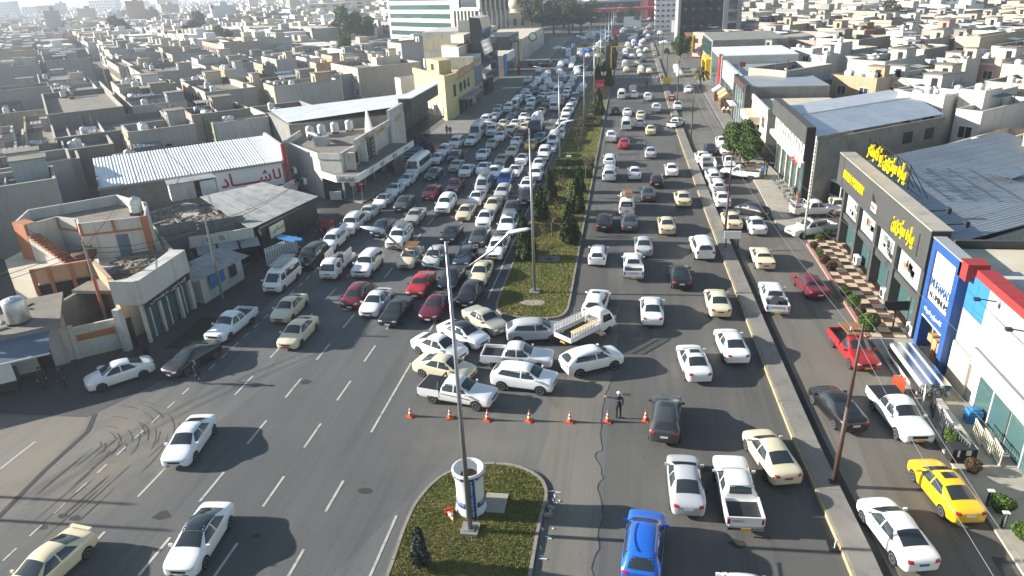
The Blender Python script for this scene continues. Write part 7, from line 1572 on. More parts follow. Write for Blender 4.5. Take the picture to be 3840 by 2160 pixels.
for k,(x,y) in enumerate(((-12.75,34.65),(-10.3,34.7),(-8.0,34.7),(-5.5,34.85),(-3.1,34.95),(-.9,35.2),(1.3,35.5))): cone((x,y,.012),'orange and white traffic cone, %s from the jam side'%ORD(k+1),(0,0,rnd.uniform(0,1.5)))
cone((-8.35,26.5,.24),'fallen traffic cone lying against the police booth',(R(100),0,R(30)))
def manhole(x,y,r=.32): struct(MB().cyl((x,y,.012),(x,y,.018),r,r,16).build('manhole_cover','gutter_dark'))
manhole(-22.8,57.5); manhole(-6.2,75.8)
t=thing('drain_grate',None,None,(16.3,25.9,.014)); t['kind']='structure'
for i in range(12): MB().box(-.28,.28,-.6+i*.1,-.55+i*.1,0,.02).build('bar','dark_metal',t)
t=thing('drain_grate',None,None,(10.95,25.3,.016)); t['kind']='structure'
for i in range(12): MB().box(-.2,.2,-.6+i*.1,-.55+i*.1,0,.02).build('bar','dark_metal',t)
MB().box(9.25,9.85,26.0,26.7,.01,.05).build('gully_hole','black'); struct(COL.objects[-1]); MB().tube([(9.5,26.2,.06),(9.5,26.2,.22),(9.62,26.5,.22),(9.62,26.5,.06)],.03,5).build('gully_frame','lens'); struct(COL.objects[-1])
for x,y,l,a in ((-3.75,27.6,.5,70),(-3.5,26.9,.45,20),(-3.4,27.4,.35,-30)): MB().box(-l/2,l/2,-.09,.09,.01,.17).build('loose_kerb_stone','kerb_stone',None,(x,y,0),R(a)); tag(COL.objects[-1],'broken kerb stone lying off the island edge, %s'%('the long one','the one by the gutter','the short one')[int(a)%3],'kerb stone')
# boards and gantries
def board(name,label,p,w,h,z,mat,rz=0,posts=2,txt=None,pm='grey_metal'):
    t=thing(name,label,'sign',p,rz); MB().box(-w/2,w/2,-.05,.05,z,z+h).build('panel',mat,t)
    for i in range(posts): q=(-w/2+.2+(w-.4)*i/max(1,posts-1)) if posts>1 else 0; MB().box(q-.05,q+.05,.05,.12,0,z+h).build('post',pm,t)
    if txt: lettering(txt,h*.34,(0,-.07,z+h*.55),R(-90),t,'white',.02,w*.7)
board('billboard','red billboard on the median beyond the maze hedge',(-6.8,159,.1),2.0,2.5,.9,'text_red',0,2,'ئازاد'); board('billboard','small red billboard far along the median',(-6.2,289,.1),2.6,2.0,3.2,'text_red',0,2,'ئازاد'); board('road_board','yellow warning board on the separator',(8.0,170,.27),1.6,1.4,.7,'yellow'); board('notice_board','white notice in a black frame on the separator',(9.6,64.2,.27),1.5,.75,.9,'white',0,2,None,'black'); board('gantry_board','wide white and green direction board over the far avenue',(-.2,335,0),7.5,4.4,3.0,'lens',0,2); MB().box(.4,2.8,334.8,334.9,6.0,7.4).build('route_board','green'); tag(COL.objects[-1],'green route panel on the direction board','sign')
for sx,x,lab in ((-1,-9.5,'yellow gantry reaching over the jam with a blue sign'),(1,-5.7,'yellow gantry reaching over the clear lanes with a blue sign')):
    t=thing('height_gantry',lab,'gantry',(x,205.8,.1)); MB().box(-.14,.14,-.14,.14,0,6.2).build('post','yellow',t); MB().box(min(0,sx*7.5),max(0,sx*7.5),-.1,.1,6.0,6.2).build('arm','yellow',t); MB().box(sx*6.6-.7,sx*6.6+.7,-.14,-.1,6.0,7.4).build('blue_sign','sky_blue',t); MB().tube([(sx*6.6-.3,-.16,6.3),(sx*6.6-.3,-.16,7.0),(sx*6.6,-.16,7.2),(sx*6.6+.3,-.16,7.0),(sx*6.6+.3,-.16,6.3)],.07,6).build('turn_arrow','white',t)
for i in range(3): t=thing('barrier_block','%s plastic barrier on the separator, %s from the camera'%('red' if i!=1 else 'white',ORD(i+1)),'barrier',(8.1,149.3+i*1.6,.27)); MB().prism([(-.6,-.3),(.6,-.3),(.5,.3),(-.5,.3)],0,1.0).build('block','red' if i!=1 else 'white',t); MB().box(-.3,.3,-.32,-.3,.5,.8).build('panel','white' if i!=1 else 'red',t)
# ================================================================ people
def person(p,face,label,top='navy',legs='cloth_dark',pose='stand',arm=None,hair='hair',cap=None,bag=None,h=1.74,txt=None):
    k=h/1.74; J={'pel':(0,0,.95),'sp':(0,.01,1.15),'ch':(0,.0,1.38),'nk':(0,.02,1.50),'hd':(0,.03,1.60),'tp':(0,.03,1.72),'hl':(-.10,0,.90),'hr':(.10,0,.90),'kl':(-.11,.03,.50),'kr':(.11,.03,.50),'al':(-.12,-.02,.08),'ar':(.12,-.02,.08),'tl':(-.13,.15,.03),'tr':(.13,.15,.03),'sl':(-.19,0,1.42),'sr':(.19,0,1.42),'el':(-.26,-.03,1.14),'er':(.26,-.03,1.14),'wl':(-.25,.07,.90),'wr':(.25,.07,.90)}
    if pose=='walk': J.update(kl=(-.11,.22,.52),al=(-.11,.20,.10),tl=(-.11,.36,.06),kr=(.11,-.04,.50),ar=(.11,-.32,.14),tr=(.11,-.22,.04),el=(-.25,-.14,1.16),wl=(-.24,-.18,.92),er=(.25,.1,1.15),wr=(.22,.3,1.0))
    if pose=='ride': J.update(pel=(0,0,.80),sp=(0,.08,1.0),ch=(0,.16,1.22),nk=(0,.2,1.34),hd=(0,.23,1.44),tp=(0,.23,1.56),hl=(-.12,.05,.78),hr=(.12,.05,.78),kl=(-.2,.42,.72),kr=(.2,.42,.72),al=(-.2,.2,.32),ar=(.2,.2,.32),tl=(-.2,.36,.28),tr=(.2,.36,.28),sl=(-.19,.15,1.26),sr=(.19,.15,1.26),el=(-.3,.36,1.06),er=(.3,.36,1.06),wl=(-.26,.6,1.04),wr=(.26,.6,1.04))
    if arm=='point': J.update(el=(-.46,.06,1.40),wl=(-.72,.10,1.42),er=(.25,-.06,1.15),wr=(.22,.05,.92))
    rad={'pel':.14,'sp':.135,'ch':.15,'nk':.06,'hd':.088,'tp':.075,'hl':.095,'hr':.095,'kl':.062,'kr':.062,'al':.045,'ar':.045,'tl':.04,'tr':.04,'sl':.068,'sr':.068,'el':.046,'er':.046,'wl':.034,'wr':.034}
    E=[('pel','sp',0),('sp','ch',0),('ch','nk',0),('nk','hd',2),('hd','tp',2),('pel','hl',1),('pel','hr',1),('hl','kl',1),('hr','kr',1),('kl','al',1),('kr','ar',1),('al','tl',3),('ar','tr',3),('ch','sl',0),('ch','sr',0),('sl','el',0),('sr','er',0),('el','wl',0),('er','wr',0)]
    for s in 'lr':
        w_=Vector(J['w'+s]); d=(w_-Vector(J['e'+s])).normalized(); sd=d.orthogonal().normalized()
        J['p'+s]=tuple(w_+d*.08); rad['p'+s]=.03; E.append(('w'+s,'p'+s,2))
        for i in range(5): b_=w_+d*(.085 if i else .02)+sd*(.022*(i-2.5)); J['f%s%d'%(s,i)]=tuple(b_+d*(.07 if i else .05)+sd*(.006*(i-2.5) if i else -.05)); rad['f%s%d'%(s,i)]=.009; E.append(('p'+s if i else 'w'+s,'f%s%d'%(s,i),2))
    N=list(J); me=bpy.data.meshes.new('sk'); me.from_pydata([J[n] for n in N],[(N.index(a),N.index(b_)) for a,b_,_ in E],[]); o=bpy.data.objects.new('sk',me); o.modifiers.new('s','SKIN'); sd=o.modifiers.new('u','SUBSURF'); sd.levels=1
    for i,n in enumerate(N): v=me.skin_vertices[0].data[i]; v.radius=(rad[n],rad[n]*(.72 if n in('ch','pel','sp') else 1)); v.use_root=(n=='pel')
    bm=evaluated(o); bpy.data.objects.remove(o); bm.materials.clear()
    for x in (top,legs,'skin','black'): bm.materials.append(MATS[x])
    for pl in bm.polygons:
        c=pl.center; best=(9,0)
        for a,b_,mt in E:
            A=Vector(J[a]); D=Vector(J[b_])-A; t_=max(0,min(1,(c-A).dot(D)/D.length_squared)); q=(c-A-D*t_).length-rad[a]*.3; best=min(best,(q,mt))
        pl.material_index=best[1]; pl.use_smooth=True
    t=thing('person',label,'person',p,face-PI/2); t.scale=(k,k,k); link('body',bm,t); hx,hy,hz=J['hd']
    m=MB(); m.lathe([(.098,0),(.105,.05),(.09,.10),(.05,.135),(.01,.145)],12,(hx,hy-.015,hz+.03)); m.build('hair',hair,t,smooth=True); f=MB(); f.box(hx-.045,hx-.02,hy+.085,hy+.095,hz+.035,hz+.05); f.build('eye','black',t); MB().box(hx+.02,hx+.045,hy+.085,hy+.095,hz+.035,hz+.05).build('eye','black',t); MB().box(hx-.012,hx+.012,hy+.08,hy+.115,hz-.01,hz+.03).build('nose','skin',t); MB().box(hx-.03,hx+.03,hy+.078,hy+.09,hz-.045,hz-.035).build('mouth','text_red',t)
    if cap: MB().lathe([(.11,0),(.115,.05),(.13,.07),(.135,.11),(.01,.13)],16,(hx,hy,hz+.07)).build('cap',cap,t,smooth=True); MB().box(hx-.08,hx+.08,hy+.08,hy+.19,hz+.065,hz+.08).build('cap_peak','black',t)
    if bag: MB().box(-.16,.16,-.30,-.13,1.05,1.45).build('backpack',bag,t)
    if txt: lettering(txt,.12,(0,-.165,1.34),R(-90),t,'white',.006,.30,.002)
    return t
person((-.28,35.6,.012),R(96),'traffic policeman in navy uniform and white cap pointing across the cones','navy','black','stand','point',cap='white',txt='POLICE')
person((-28.2,37.1,.012),R(150),'man in dark clothes standing beside the black sedan','navy','navy','walk',hair='hair'); person((-38.6,35.4,.012),R(-40),'man in black standing under the awning','cloth_dark','cloth_dark'); person((-37.2,35.5,.012),R(160),'man in dark jacket behind the white buckets','cloth_dark','cloth_dark')
person((-31.9,90.9,.14),R(-70),'man in black walking on the kebab pavement','cloth_dark','cloth_dark','walk'); person((-31.0,118.2,.14),R(-90),'taller of two women in black robes by the black shopfront','black','black'); person((-30.4,118.1,.14),R(-80),'shorter of two women in black robes by the black shopfront','black','black',h=1.6)
person((16.3,89.4,.14),R(70),'man with a bright blue backpack by the timber-rack pickup','sky_blue','cloth_dark',bag='sky_blue'); person((17.0,90.6,.14),R(160),'man in a dark jacket facing the backpack wearer','navy','navy'); person((17.6,95.4,.14),R(-100),'man in black by the market stands','black','black')
person((6.5,178,.02),R(-100),'woman in black robe at the separator, one with the bag','black','black',h=1.62); person((7.2,178.3,.28),R(-90),'woman in black robe stepping on the separator','black','black',h=1.62); person((-32.1,66.2,.012),R(-60),'man in dark clothes by the leaning gates','cloth_dark','cloth_dark'); person((-29.2,56.8,.012),R(-90),'man in a grey jacket in front of the black parked SUV','cloth_dark','navy'); person((18.4,80.9,.14),R(-100),'short dark-clothed figure beside the orange banner','black','black',h=1.5)
ca=[v for v in VH if 'man standing in its bed' in v['label']][0]; person((ca['x'],ca['y']-1.3,.86),R(-90),'man standing in the dark pickup bed far up the jam','cloth_dark','cloth_dark')
def motorbike(p,face,label,rl):
    t=thing('motorcycle',label,'motorcycle',p,face-PI/2)
    for y in (-.62,.62): m=MB().lathe([(.2,-.05),(.29,-.05),(.29,.05),(.2,.05)],16,cap=False).mesh('wheel','rubber'); m.transform(Matrix.Translation((0,y,.3))@Matrix.Rotation(PI/2,4,'Y')); link('wheel',m,t)
    MB().bar((0,-.62,.3),(0,0,.55),.06).bar((0,.62,.3),(0,.42,.95),.06).bar((0,0,.55),(0,.42,.85),.07).build('frame','dark_metal',t); MB().box(-.13,.13,-.1,.35,.65,.85).build('tank','red',t); MB().box(-.13,.13,-.7,-.08,.70,.79).build('saddle','black',t); MB().bar((-.34,.42,1.0),(.34,.42,1.0),.035).build('handlebar','chrome',t); MB().box(-.12,.12,-.15,.3,.25,.55).build('engine','grey_metal',t); MB().box(-.09,.09,.5,.62,.8,.98).build('headlight','headlamp',t)
    d=Vector((math.cos(face),math.sin(face),0)); person((p[0]-d.x*.25,p[1]-d.y*.25,p[2]),face,rl,'cloth_dark','cloth_dark','ride')
motorbike((-14.0,60.2,.012),R(-90),'motorcycle squeezed beside the dark blue old sedan','motorcyclist in dark clothes in the jam'); motorbike((3.5,171,.012),R(90),'motorcycle alone in the clear lanes past the crossing','motorcyclist riding away near the crossing'); motorbike((-25.6,206,.012),R(-90),'motorcycle at the kerb near the far blue sign','motorcyclist at the far kerb')
# small things on the forecourts
for k,(x,y) in enumerate(((-36.2,36.6),(-35.8,36.2),(-35.5,36.7),(-35.2,36.0))): t=thing('bucket','white plastic bucket by the parked white sedan, %s in the row'%ORD(k+1),'bucket',(x,y,.012)); MB().lathe([(.13,0),(.16,.34),(.15,.34),(.12,.02)],12,cap=False).build('pail','white',t); MB().lathe([(.02,.30),(.15,.30)],12,cap=False).build('contents','sky_blue',t)
t=thing('basin','white basin on a stand near the buckets','basin',(-35.9,37.6,.012)); MB().lathe([(.1,.45),(.3,.6),(.28,.6),(.02,.5)],14,cap=False).build('bowl','white',t); MB().cyl((0,0,0),(0,0,.46),.06,.06,8).build('stand','dark_metal',t)
for k,(x,y) in enumerate(((-33.3,41.0),(-33.0,41.5))): t=thing('rubbish_bin','dark bin at the foot of the orange-wrapped pole, %s'%('rust-coloured','grey')[k],'bin',(x-1.6,y-.9,.012)); MB().lathe([(.2,0),(.26,.7),(.24,.7),(.18,.05)],12,cap=False).build('tub',('rust','dark_metal')[k],t); MB().lathe([(.02,.6),(.24,.62)],12,cap=False).build('contents','black',t)
rubble('road_litter','scraps of litter along the island kerb',[(-4.0,24),(-3.2,24),(-3.0,29),(-3.6,29)],22,.012,.04,.12,'lens','litter')
# ================================================================ the hotel, mosque, station and the town behind
b=Bd('banded_hotel','long white hotel with glass bands and stone front wing','hotel',(-113.5,341.7),R(-40.6),True); HL=60; FH=3.6; H=21.5
b.box('wall',0,HL-8,0,22,0,H,'stone_pale'); b.box('parapet',-.2,HL-8,-.2,22,H,H+1.0,'stone_pale')
for r in range(5):
    z=3.2+r*FH
    for k in range(13): b.box('window_band',1.6+k*3.7,1.6+(k+1)*3.7-.06,-.10,-.02,z,z+1.9,'green_glass')
    for k in range(4): b.box('side_window',-.1,-.02,2+k*4.6,2+(k+1)*4.6-.3,z,z+1.7,'green_glass')
b.box('white_column',HL-8.2,HL-6.6,-1.2,22,0,H+2,'white'); b.box('wing',HL-6.5,HL+12,-1.5,13,0,H-1,'stone_pale'); b.box('wing_roof',HL-6.8,HL+12.6,-2.0,13.5,H-1,H+.2,'stone_pale')
for k in range(6): b.box('wing_column',HL+12.02,HL+12.5,-1.2+k*2.4,-.4+k*2.4,3,13.5,'stone_pale'); b.box('wing_glass',HL+12.02,HL+12.1,-.35+k*2.4,1.15+k*2.4,1,19,'window_glass')
for k in range(7): b.box('wing_column',HL-5.8+k*2.4,HL-5.0+k*2.4,-2.0,-1.52,3,13.5,'stone_pale'); b.box('wing_glass',HL-4.95+k*2.4,HL-3.45+k*2.4,-1.62,-1.52,3,13.5,'window_glass')
b.box('wing_cornice',HL-6.6,HL+12.3,-2.2,-1.5,13.6,14.4,'stone_pale'); b.box('upper_glass',HL-4,HL+10,-1.6,-1.52,15,19,'window_glass'); b.text('Cristal',2.6,(HL-15,-.15,H-.6),R(-90),'blue',.1,9); b.box('sign_panel',HL-5.5,HL-1.0,-2.1,-2.02,14.8,18.2,'white'); b.text('کریستال',1.5,(HL-3.2,-2.15,16.5),R(-90),'blue',.1,4)
b=Bd('mosque','sand-coloured mosque with a ribbed pale dome','mosque',(-58.8,385)); b.box('wall',-70,-48,378,396,0,9,'plaster_cream'); b.add('drum',MB().lathe([(4.6,9),(4.6,11)],24,(-58.8,386,0)),'plaster_cream'); b.add('dome',MB().lathe([(4.8,11),(5.2,13),(4.9,15),(3.8,17),(2.0,18.6),(.3,19.6),(.05,21)],24,(-58.8,386,0)),'plaster_cream',smooth=True); b.add('minaret',MB().lathe([(1.3,0),(1.2,22),(1.8,22.4),(1.8,23.2),(.9,23.3),(.9,26),(.1,30)],14,(-72,384,0)),'plaster_cream')
for k in range(5): b.box('window',-68+k*4,-66.4+k*4,377.9,378,3,6.5,'window_glass')
b=Bd('red_fuel_station','fuel station with a red canopy and red corner block','fuel station',(-6,430)); b.box('canopy',-26,14,420,436,6.0,7.6,'red'); b.box('wall',-30,12,446,460,0,11,'clad_light'); b.box('glass_front',-28,4,445.9,446,2,10,'window_glass'); b.box('red_block',8,20,440,456,0,14,'red')
for k in range(6): b.box('column',-24+k*7,-23.2+k*7,427,427.8,0,6,'red' if k%2 else 'lens')
b=Bd('green_sign_market','market front with a round green sign and white ribs','market',(-40,262)); b.box('wall',-52,-35.5,240,300,0,6.5,'plaster_cream'); 
for k in range(12): b.box('white_rib',-35.5,-34.6,242+k*4.6,243.2+k*4.6,0,4.2,'lens')
b.add('round_sign',MB().cyl((-33.5,252,6.2),(-33.5,251.7,6.2),1.5,1.5,24),'green'); b.add('sign_disc',MB().cyl((-33.5,251.69,6.2),(-33.5,251.6,6.2),1.1,1.1,24),'lens'); b.add('sign_stem',MB().cyl((-33.5,251.9,0),(-33.5,251.9,5),.15,.15,8),'grey_metal')
b=Bd('dark_villa','dark villa block by the green sign market','building',(-42,228)); b.box('wall',-54,-36,216,237,0,9,'clad_dark'); b.box('glass',-36,-35.9,218,236,1,8,'window_glass'); b.box('gate_pier',-35.5,-34.2,219,221,0,7,'plaster_cream')
b=Bd('site_scaffold','brown timber building site up the service road','building site',(22,240)); 
for i in range(4):
    for j in range(3): b.box('post',17.2+j*3,17.5+j*3,239+i*5,239.3+i*5,0,5.6,'wood')
for z in (2.6,5.6): b.box('deck',17,24,238.8,254.6,z,z+.2,'wood')
b.box('yellow_boom',18.2,18.7,236,236.5,1.2,6.2,'yellow')
for (c,bl,br,by,ty,wl,rows,cols,nm,lab) in (('00',0,165,215,20,(.20,.24,.28),7,5,'slate_tower','slate-coloured tower at the hazy corner of the skyline'),('00',250,420,205,70,(.36,.38,.40),6,5,'grey_tower','pale grey tower beside the lattice mast'),('00',400,560,210,60,(.20,.23,.26),7,5,'dark_tower','darker tower just past the lattice mast'),('00',920,1190,150,5,(.62,.60,.56),5,9,'grid_block','white block with a grid of windows on the skyline'),('00',1250,1500,240,105,(.14,.18,.21),6,4,'slate_block','dark slate block below the thin mast'),('00',1590,1780,270,150,(.58,.58,.56),5,6,'striped_block','white striped block left of the palms'),('01',540,880,235,45,(.55,.50,.43),5,3,'beige_slab','beige slab block with a blank flank'),('01',885,1120,200,-20,(.56,.50,.43),6,2,'beige_tower','taller beige tower beside the hotel'),('03',0,100,90,-40,(.25,.27,.29),6,4,'grey_slab','grey slab block beyond the dark office'),('02',2210,2576,130,-60,(.30,.34,.37),6,6,'glass_slab','grey glass slab behind the pale stair tower')):
    P=at(c,(bl+br)/2,by,0); tower(nm,lab,c,bl,br,by,ty,min(P.y,1200),14,wl,rows,cols)
for k,(c,x,by,ty) in enumerate((('00',290,200,-10),('00',425,60,-10),('00',1460,130,-10),('00',2270,80,10),('01',580,40,-10))):
    P=at(c,x,max(by,130),0); Hm=zsolve((P.x,P.y),c,ty); t=thing('lattice_mast','thin lattice radio mast on the skyline, %s counting along it'%ORD(k+1),'mast',(P.x,P.y,0)); m=MB(); Hm=max(20,min(75,Hm))
    for sx in (-1,1):
        for sy in (-1,1): m.bar((sx*1.5,sy*1.5,0),(sx*.2,sy*.2,Hm),.22)
    for i in range(12): z=Hm*i/12; w=1.5-1.3*i/12; w2=1.5-1.3*(i+1)/12; m.bar((-w,-w,z),(w2,-w2,Hm*(i+1)/12),.14); m.bar((w,-w,z),(-w2,-w2,Hm*(i+1)/12),.14)
    m.build('lattice','text_red' if k%2==0 else 'grey_metal',t); MB().cyl((0,0,Hm),(0,0,Hm+4),.1,.05,6).build('antenna','grey_metal',t)
# ---- houses read off the photograph
hs('00',2060,935,1825,2576,7.2,GREY,CREAM,'cream-fronted house with tall arches and a long grey flank by the alley',style=4,tank=2); hs('00',1415,745,1280,2030,7,GREY,CREAM,'grey house with a gabled cream porch across the alley',style=2,tank=2)
hs('00',1190,680,885,1550,7,GREY,BEIGE,'long beige arched terrace front behind the gabled porch house',style=4,tank=1); hs('00',470,1160,395,1240,7.2,(.22,.21,.19),CREAM,'big blank grey house wall with a tank on its corner',tank=1,stair=False); hs('00',545,1400,505,1780,5.6,(.20,.20,.185),CREAM,'lower grey house wall with a slanted stair in front of the big blank one',tank=1,stair=False)
hs('00',2255,705,2125,2480,7.4,LGREY,ORNG,'house with an orange parapet band and three roof tanks',style=3,tank=3); hs('00',2440,840,2290,2640,7.4,CREAM,CREAM,'bright cream house corner just below the orange parapet house',tank=0); hs('00',2060,1215,1920,2290,4.6,ORNG,ORNG,'low house with a brick-orange parapet beside the alley mouth',storeys=1,tank=1,stair=False)
hs('00',2140,1250,2100,2700,5.8,WHITE,GRN,'white house with a green ribbed parapet near the alley mouth',tank=2,stair=False); hs('00',400,855,340,870,5,GREY,LGREY,'long low grey roof row, upper of three, by the alley',storeys=1,tank=1,stair=False); hs('00',470,950,90,990,4.6,LGREY,CREAM,'long low house with a cream roof room, middle of three rows',storeys=1,tank=1); hs('00',560,1015,205,1145,4.8,GREY,GREY,'long low grey house, lowest of three rows by the alley',storeys=1,tank=1,stair=False)
hs('00',1590,935,1450,1840,4.8,WHITE,WHITE,'small bright white house box across from the parked alley cars',storeys=1,tank=1,stair=False); hs('00',2220,455,1810,2560,7,PINK,PINK,'long pink house front with a row of arches',style=4,tank=1); hs('00',1030,425,890,1085,8,BEIGE,CREAM,'narrow three-bay beige villa in the hazy far row',tank=1); hs('00',880,430,620,1000,7,LGREY,BLUEG,'blue-grey villa in the hazy far row',tank=1); hs('00',390,545,100,480,6.5,LGREY,CREAM,'white villa with small gables at the hazy far edge',style=2,tank=0)
hs('00',640,355,360,780,6,PINK,PINK,'reddish flat house in the haze beyond the villas',tank=0); hs('10',250,30,-60,290,5.5,(.26,.24,.20),BEIGE,'beige house corner cut by the picture edge above the green hut',tank=1,stair=False); hs('10',130,390,-150,470,6.0,(.25,.22,.18),BEIGE,'brown-grey house at the edge with a slatted stair gate',tank=2); hs('10',230,230,60,800,5.0,GREY,GRN,'grey house with a green roof hut behind the slatted gate house',tank=0); hs('10',640,70,600,1140,5.2,(.20,.19,.17),CREAM,'grey walled roof yard with two white tanks behind the warehouse',tank=2,stair=False)
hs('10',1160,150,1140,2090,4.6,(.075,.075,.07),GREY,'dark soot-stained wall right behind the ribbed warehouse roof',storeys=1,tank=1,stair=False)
hs('01',1020,690,750,1650,7,GREY,CREAM,'grey house with a pair of gabled cream porches and barred window',style=2,tank=0); hs('01',870,500,730,1025,7,LGREY,LGREY,'small grey two-storey house beside the blue shed',tank=1,stair=False); hs('01',520,590,400,560,6.6,WHITE,WHITE,'narrow white house front between the blue shed and brown house',tank=1,stair=False); hs('01',600,640,540,1050,6.4,ORNG,CREAM,'cream house with a brown parapet stripe',style=3,tank=1); hs('01',200,600,50,400,7,LGREY,CREAM,'cream house with two pointed porches past the alley',style=2,tank=1)
hs('01',1210,585,1150,1450,8,LGREY,CREAM,'grey upper storey with outside stair beside the hotel lawn tree',tank=1); hs('01',370,805,230,1150,5.6,BLUEG,LGREY,'long blue-grey painted wall behind the kebab restaurant',storeys=1,tank=3,stair=False); hs('01',1450,790,1440,1660,5,WHITE,WHITE,'white shed wall beside the yellow building',storeys=1,tank=0,stair=False,win=False); hs('01',1460,440,1320,1850,8,LGREY,GREY,'tall grey house with a stepped stair below the hotel',tank=3); hs('01',1800,605,1680,1915,4.4,WHITE,WHITE,'low white house with small square windows',storeys=1,tank=0,stair=False)
hs('01',240,880,-40,470,5,(.27,.25,.21),CREAM,'low cream and brown house in front of the blue-grey wall',storeys=1,tank=0,stair=False); hs('01',160,1180,-60,700,5.0,(.25,.23,.19),CREAM,'cream house with barred windows behind the kebab restaurant',tank=2,stair=False)
hs('03',590,560,430,740,7.4,LGREY,WHITE,'white house with a big gabled porch behind the market hall',style=2,tank=1); hs('03',740,430,580,850,9,LGREY,LGREY,'grey roof house above the white gabled one',tank=1,stair=False); hs('03',450,490,220,580,7,WHITE,WHITE,'white house with grilled window beside the gabled one',tank=1,stair=False); hs('03',1190,590,775,1345,7,LGREY,(.36,.37,.33),'blank grey-green house wall with a red roof drum',tank=2,stair=False,win=False); hs('03',1660,470,1260,1800,7.4,LGREY,CREAM,'cream house with brown doors and a broad white eave',style=1,tank=0)
hs('03',2005,600,1770,2145,8,LGREY,CREAM,'cream house with a gable and an outside stair on the slope',style=2,tank=1); hs('03',970,310,805,1175,8,BROWN,BEIGE,'plain beige house block with a brown neighbour',tank=1,win=False); hs('03',1360,310,1255,1555,9,WHITE,WHITE,'curved white house on the skyline of the right bank',tank=1); hs('03',1100,790,650,1250,7,BEIGE,(.42,.30,.18),'brick-panelled house with wire-mesh balconies behind the market hall',tank=5,name='house'); hs('03',1600,805,1120,1700,6.8,LGREY,CREAM,'cream gabled house beside the brick-panelled one',style=2,tank=1)
hs('03',2030,370,1895,2100,8.4,LGREY,CREAM,'slim cream house beside the big beige wall',tank=1,stair=False); hs('03',2140,375,2100,2700,8.6,(.42,.35,.25),BEIGE,'big blank beige wall with a bare tree before it',tank=1,stair=False); hs('03',2576,660,2360,2900,7.2,WHITE,CREAM,'white house with stone trim at the picture edge',tank=2); hs('03',290,965,55,440,5.4,SAND,SAND,'tan house with one barred window next to the market hall',tank=0,stair=False); hs('03',2330,545,2200,2700,6,LGREY,(.36,.36,.33),'grey-green low house with orange doors near the edge',tank=2,stair=False)
hs('03',1780,965,1310,1975,8.6,WHITE,WHITE,'white modern villa with wide windows behind the market hall',tank=2,stair=False); hs('03',2190,920,2060,2365,9.2,WHITE,WHITE,'white villa wing with a steel roof tank behind the market hall',tank=1,stair=False); hs('03',2160,1130,1945,2700,7.4,WHITE,WHITE,'white villa with balconies on the side street by the grey wall',tank=0,stair=False)
hs('13',2060,60,1960,2700,5.2,CREAM,CREAM,'cream walled house with a green panel behind the showroom roof',storeys=1,tank=1,stair=False); hs('13',2440,500,2400,2800,6.4,BEIGE,CREAM,'beige wall with a ribbed cream box behind the showroom',tank=0,stair=False)
# ---- terraces that fill the blocks in between, laid on the diagonal street grid
ca_,sa_=math.cos(R(42)),math.sin(R(42))
def to_uv(x,y): return x*ca_+y*sa_,-x*sa_+y*ca_
def to_xy(u,v): return u*ca_-v*sa_,u*sa_+v*ca_
OCC=[]
for (x,y,Ls,Lf,rz) in HOUSES: u,v=to_uv(x,y); OCC.append((u,u+Ls,v,v+Lf))
for (x,y) in ((-39,39.7),(-46,50),(-38,57),(-46,64),(-37,66),(-56,78),(-38,90),(-45,106),(-39,140),(-44,165)): u,v=to_uv(x,y); OCC.append((u-9,u+9,v-9,v+9))
cand=[]; ui=0; u=-420
while u<620:
    for row,(du,dep) in enumerate(((0,13.5),(14,13.5))):
        v=-160+rnd.uniform(0,6)
        while v<640:
            w=rnd.uniform(7,12); d=dep-rnd.uniform(0,1.5); uu=u+du+rnd.uniform(0,.4); c=to_xy(uu+d/2,v+w/2)
            x,y=c
            ok=45<y<430 and not(-50<x<26 and y<330) and not(-60<x<22 and 330<=y) and not (x>0 and x<44 and y<112) and not(-85<x<-20 and 345<y<410)and not(-135<x<-50 and 296<y<372)
            if ok and y<130 and x<0 and x>-47-(y-45)*.15: ok=False
            if ok:
                q=pxl((x,y,4))
                ok=-520<q[0]<4100 and q[1]<2300 and q[2]>5
            if ok:
                for (a,b2,c2,d2) in OCC:
                    if uu<b2 and uu+d>a and v<d2 and v+w>c2: ok=False; break
            if ok: cand.append((q[2],uu,v,d,w,row,ui,x))
            v+=w+(.05 if rnd.random()<.85 else 4.5)
    u+=34; ui+=1
for c in cand: OCC.append((c[1],c[1]+c[3],c[2],c[2]+c[4]))
fill=[]; uu=-140.0
while uu<260:        # odd plots left over near the crossing
    v=-60.0
    while v<240:
        d,w_=rnd.uniform(8,11),rnd.uniform(7,9); x,y=to_xy(uu+d/2,v+w_/2)
        ok=(-150<x<-62 and 50<y<150) or (44<x<120 and 60<y<190)
        if ok:
            for (a,b2,c2,d2) in OCC:
                if uu<b2 and uu+d>a and v<d2 and v+w_>c2: ok=False; break
        if ok:
            q=pxl((x,y,4))
            if -900<q[0]<4400: OCC.append((uu,uu+d,v,v+w_)); fill.append((q[2],uu,v,d,w_,1,40,x))
        v+=2.0
    uu+=2.0
cand=cand+fill; cand.sort(); cn={}; PAL=[GREY,GREY,LGREY,LGREY,SAND,(.26,.24,.21)]; FR=[('cream',CREAM),('cream',CREAM),('white',WHITE),('beige',BEIGE),('grey',LGREY),('pink',PINK),('tan',SAND),('pale blue',BLUEG)]
WN={GREY:'grey',LGREY:'pale grey',SAND:'sandy',(.26,.24,.21):'brown-grey'}
far=[]
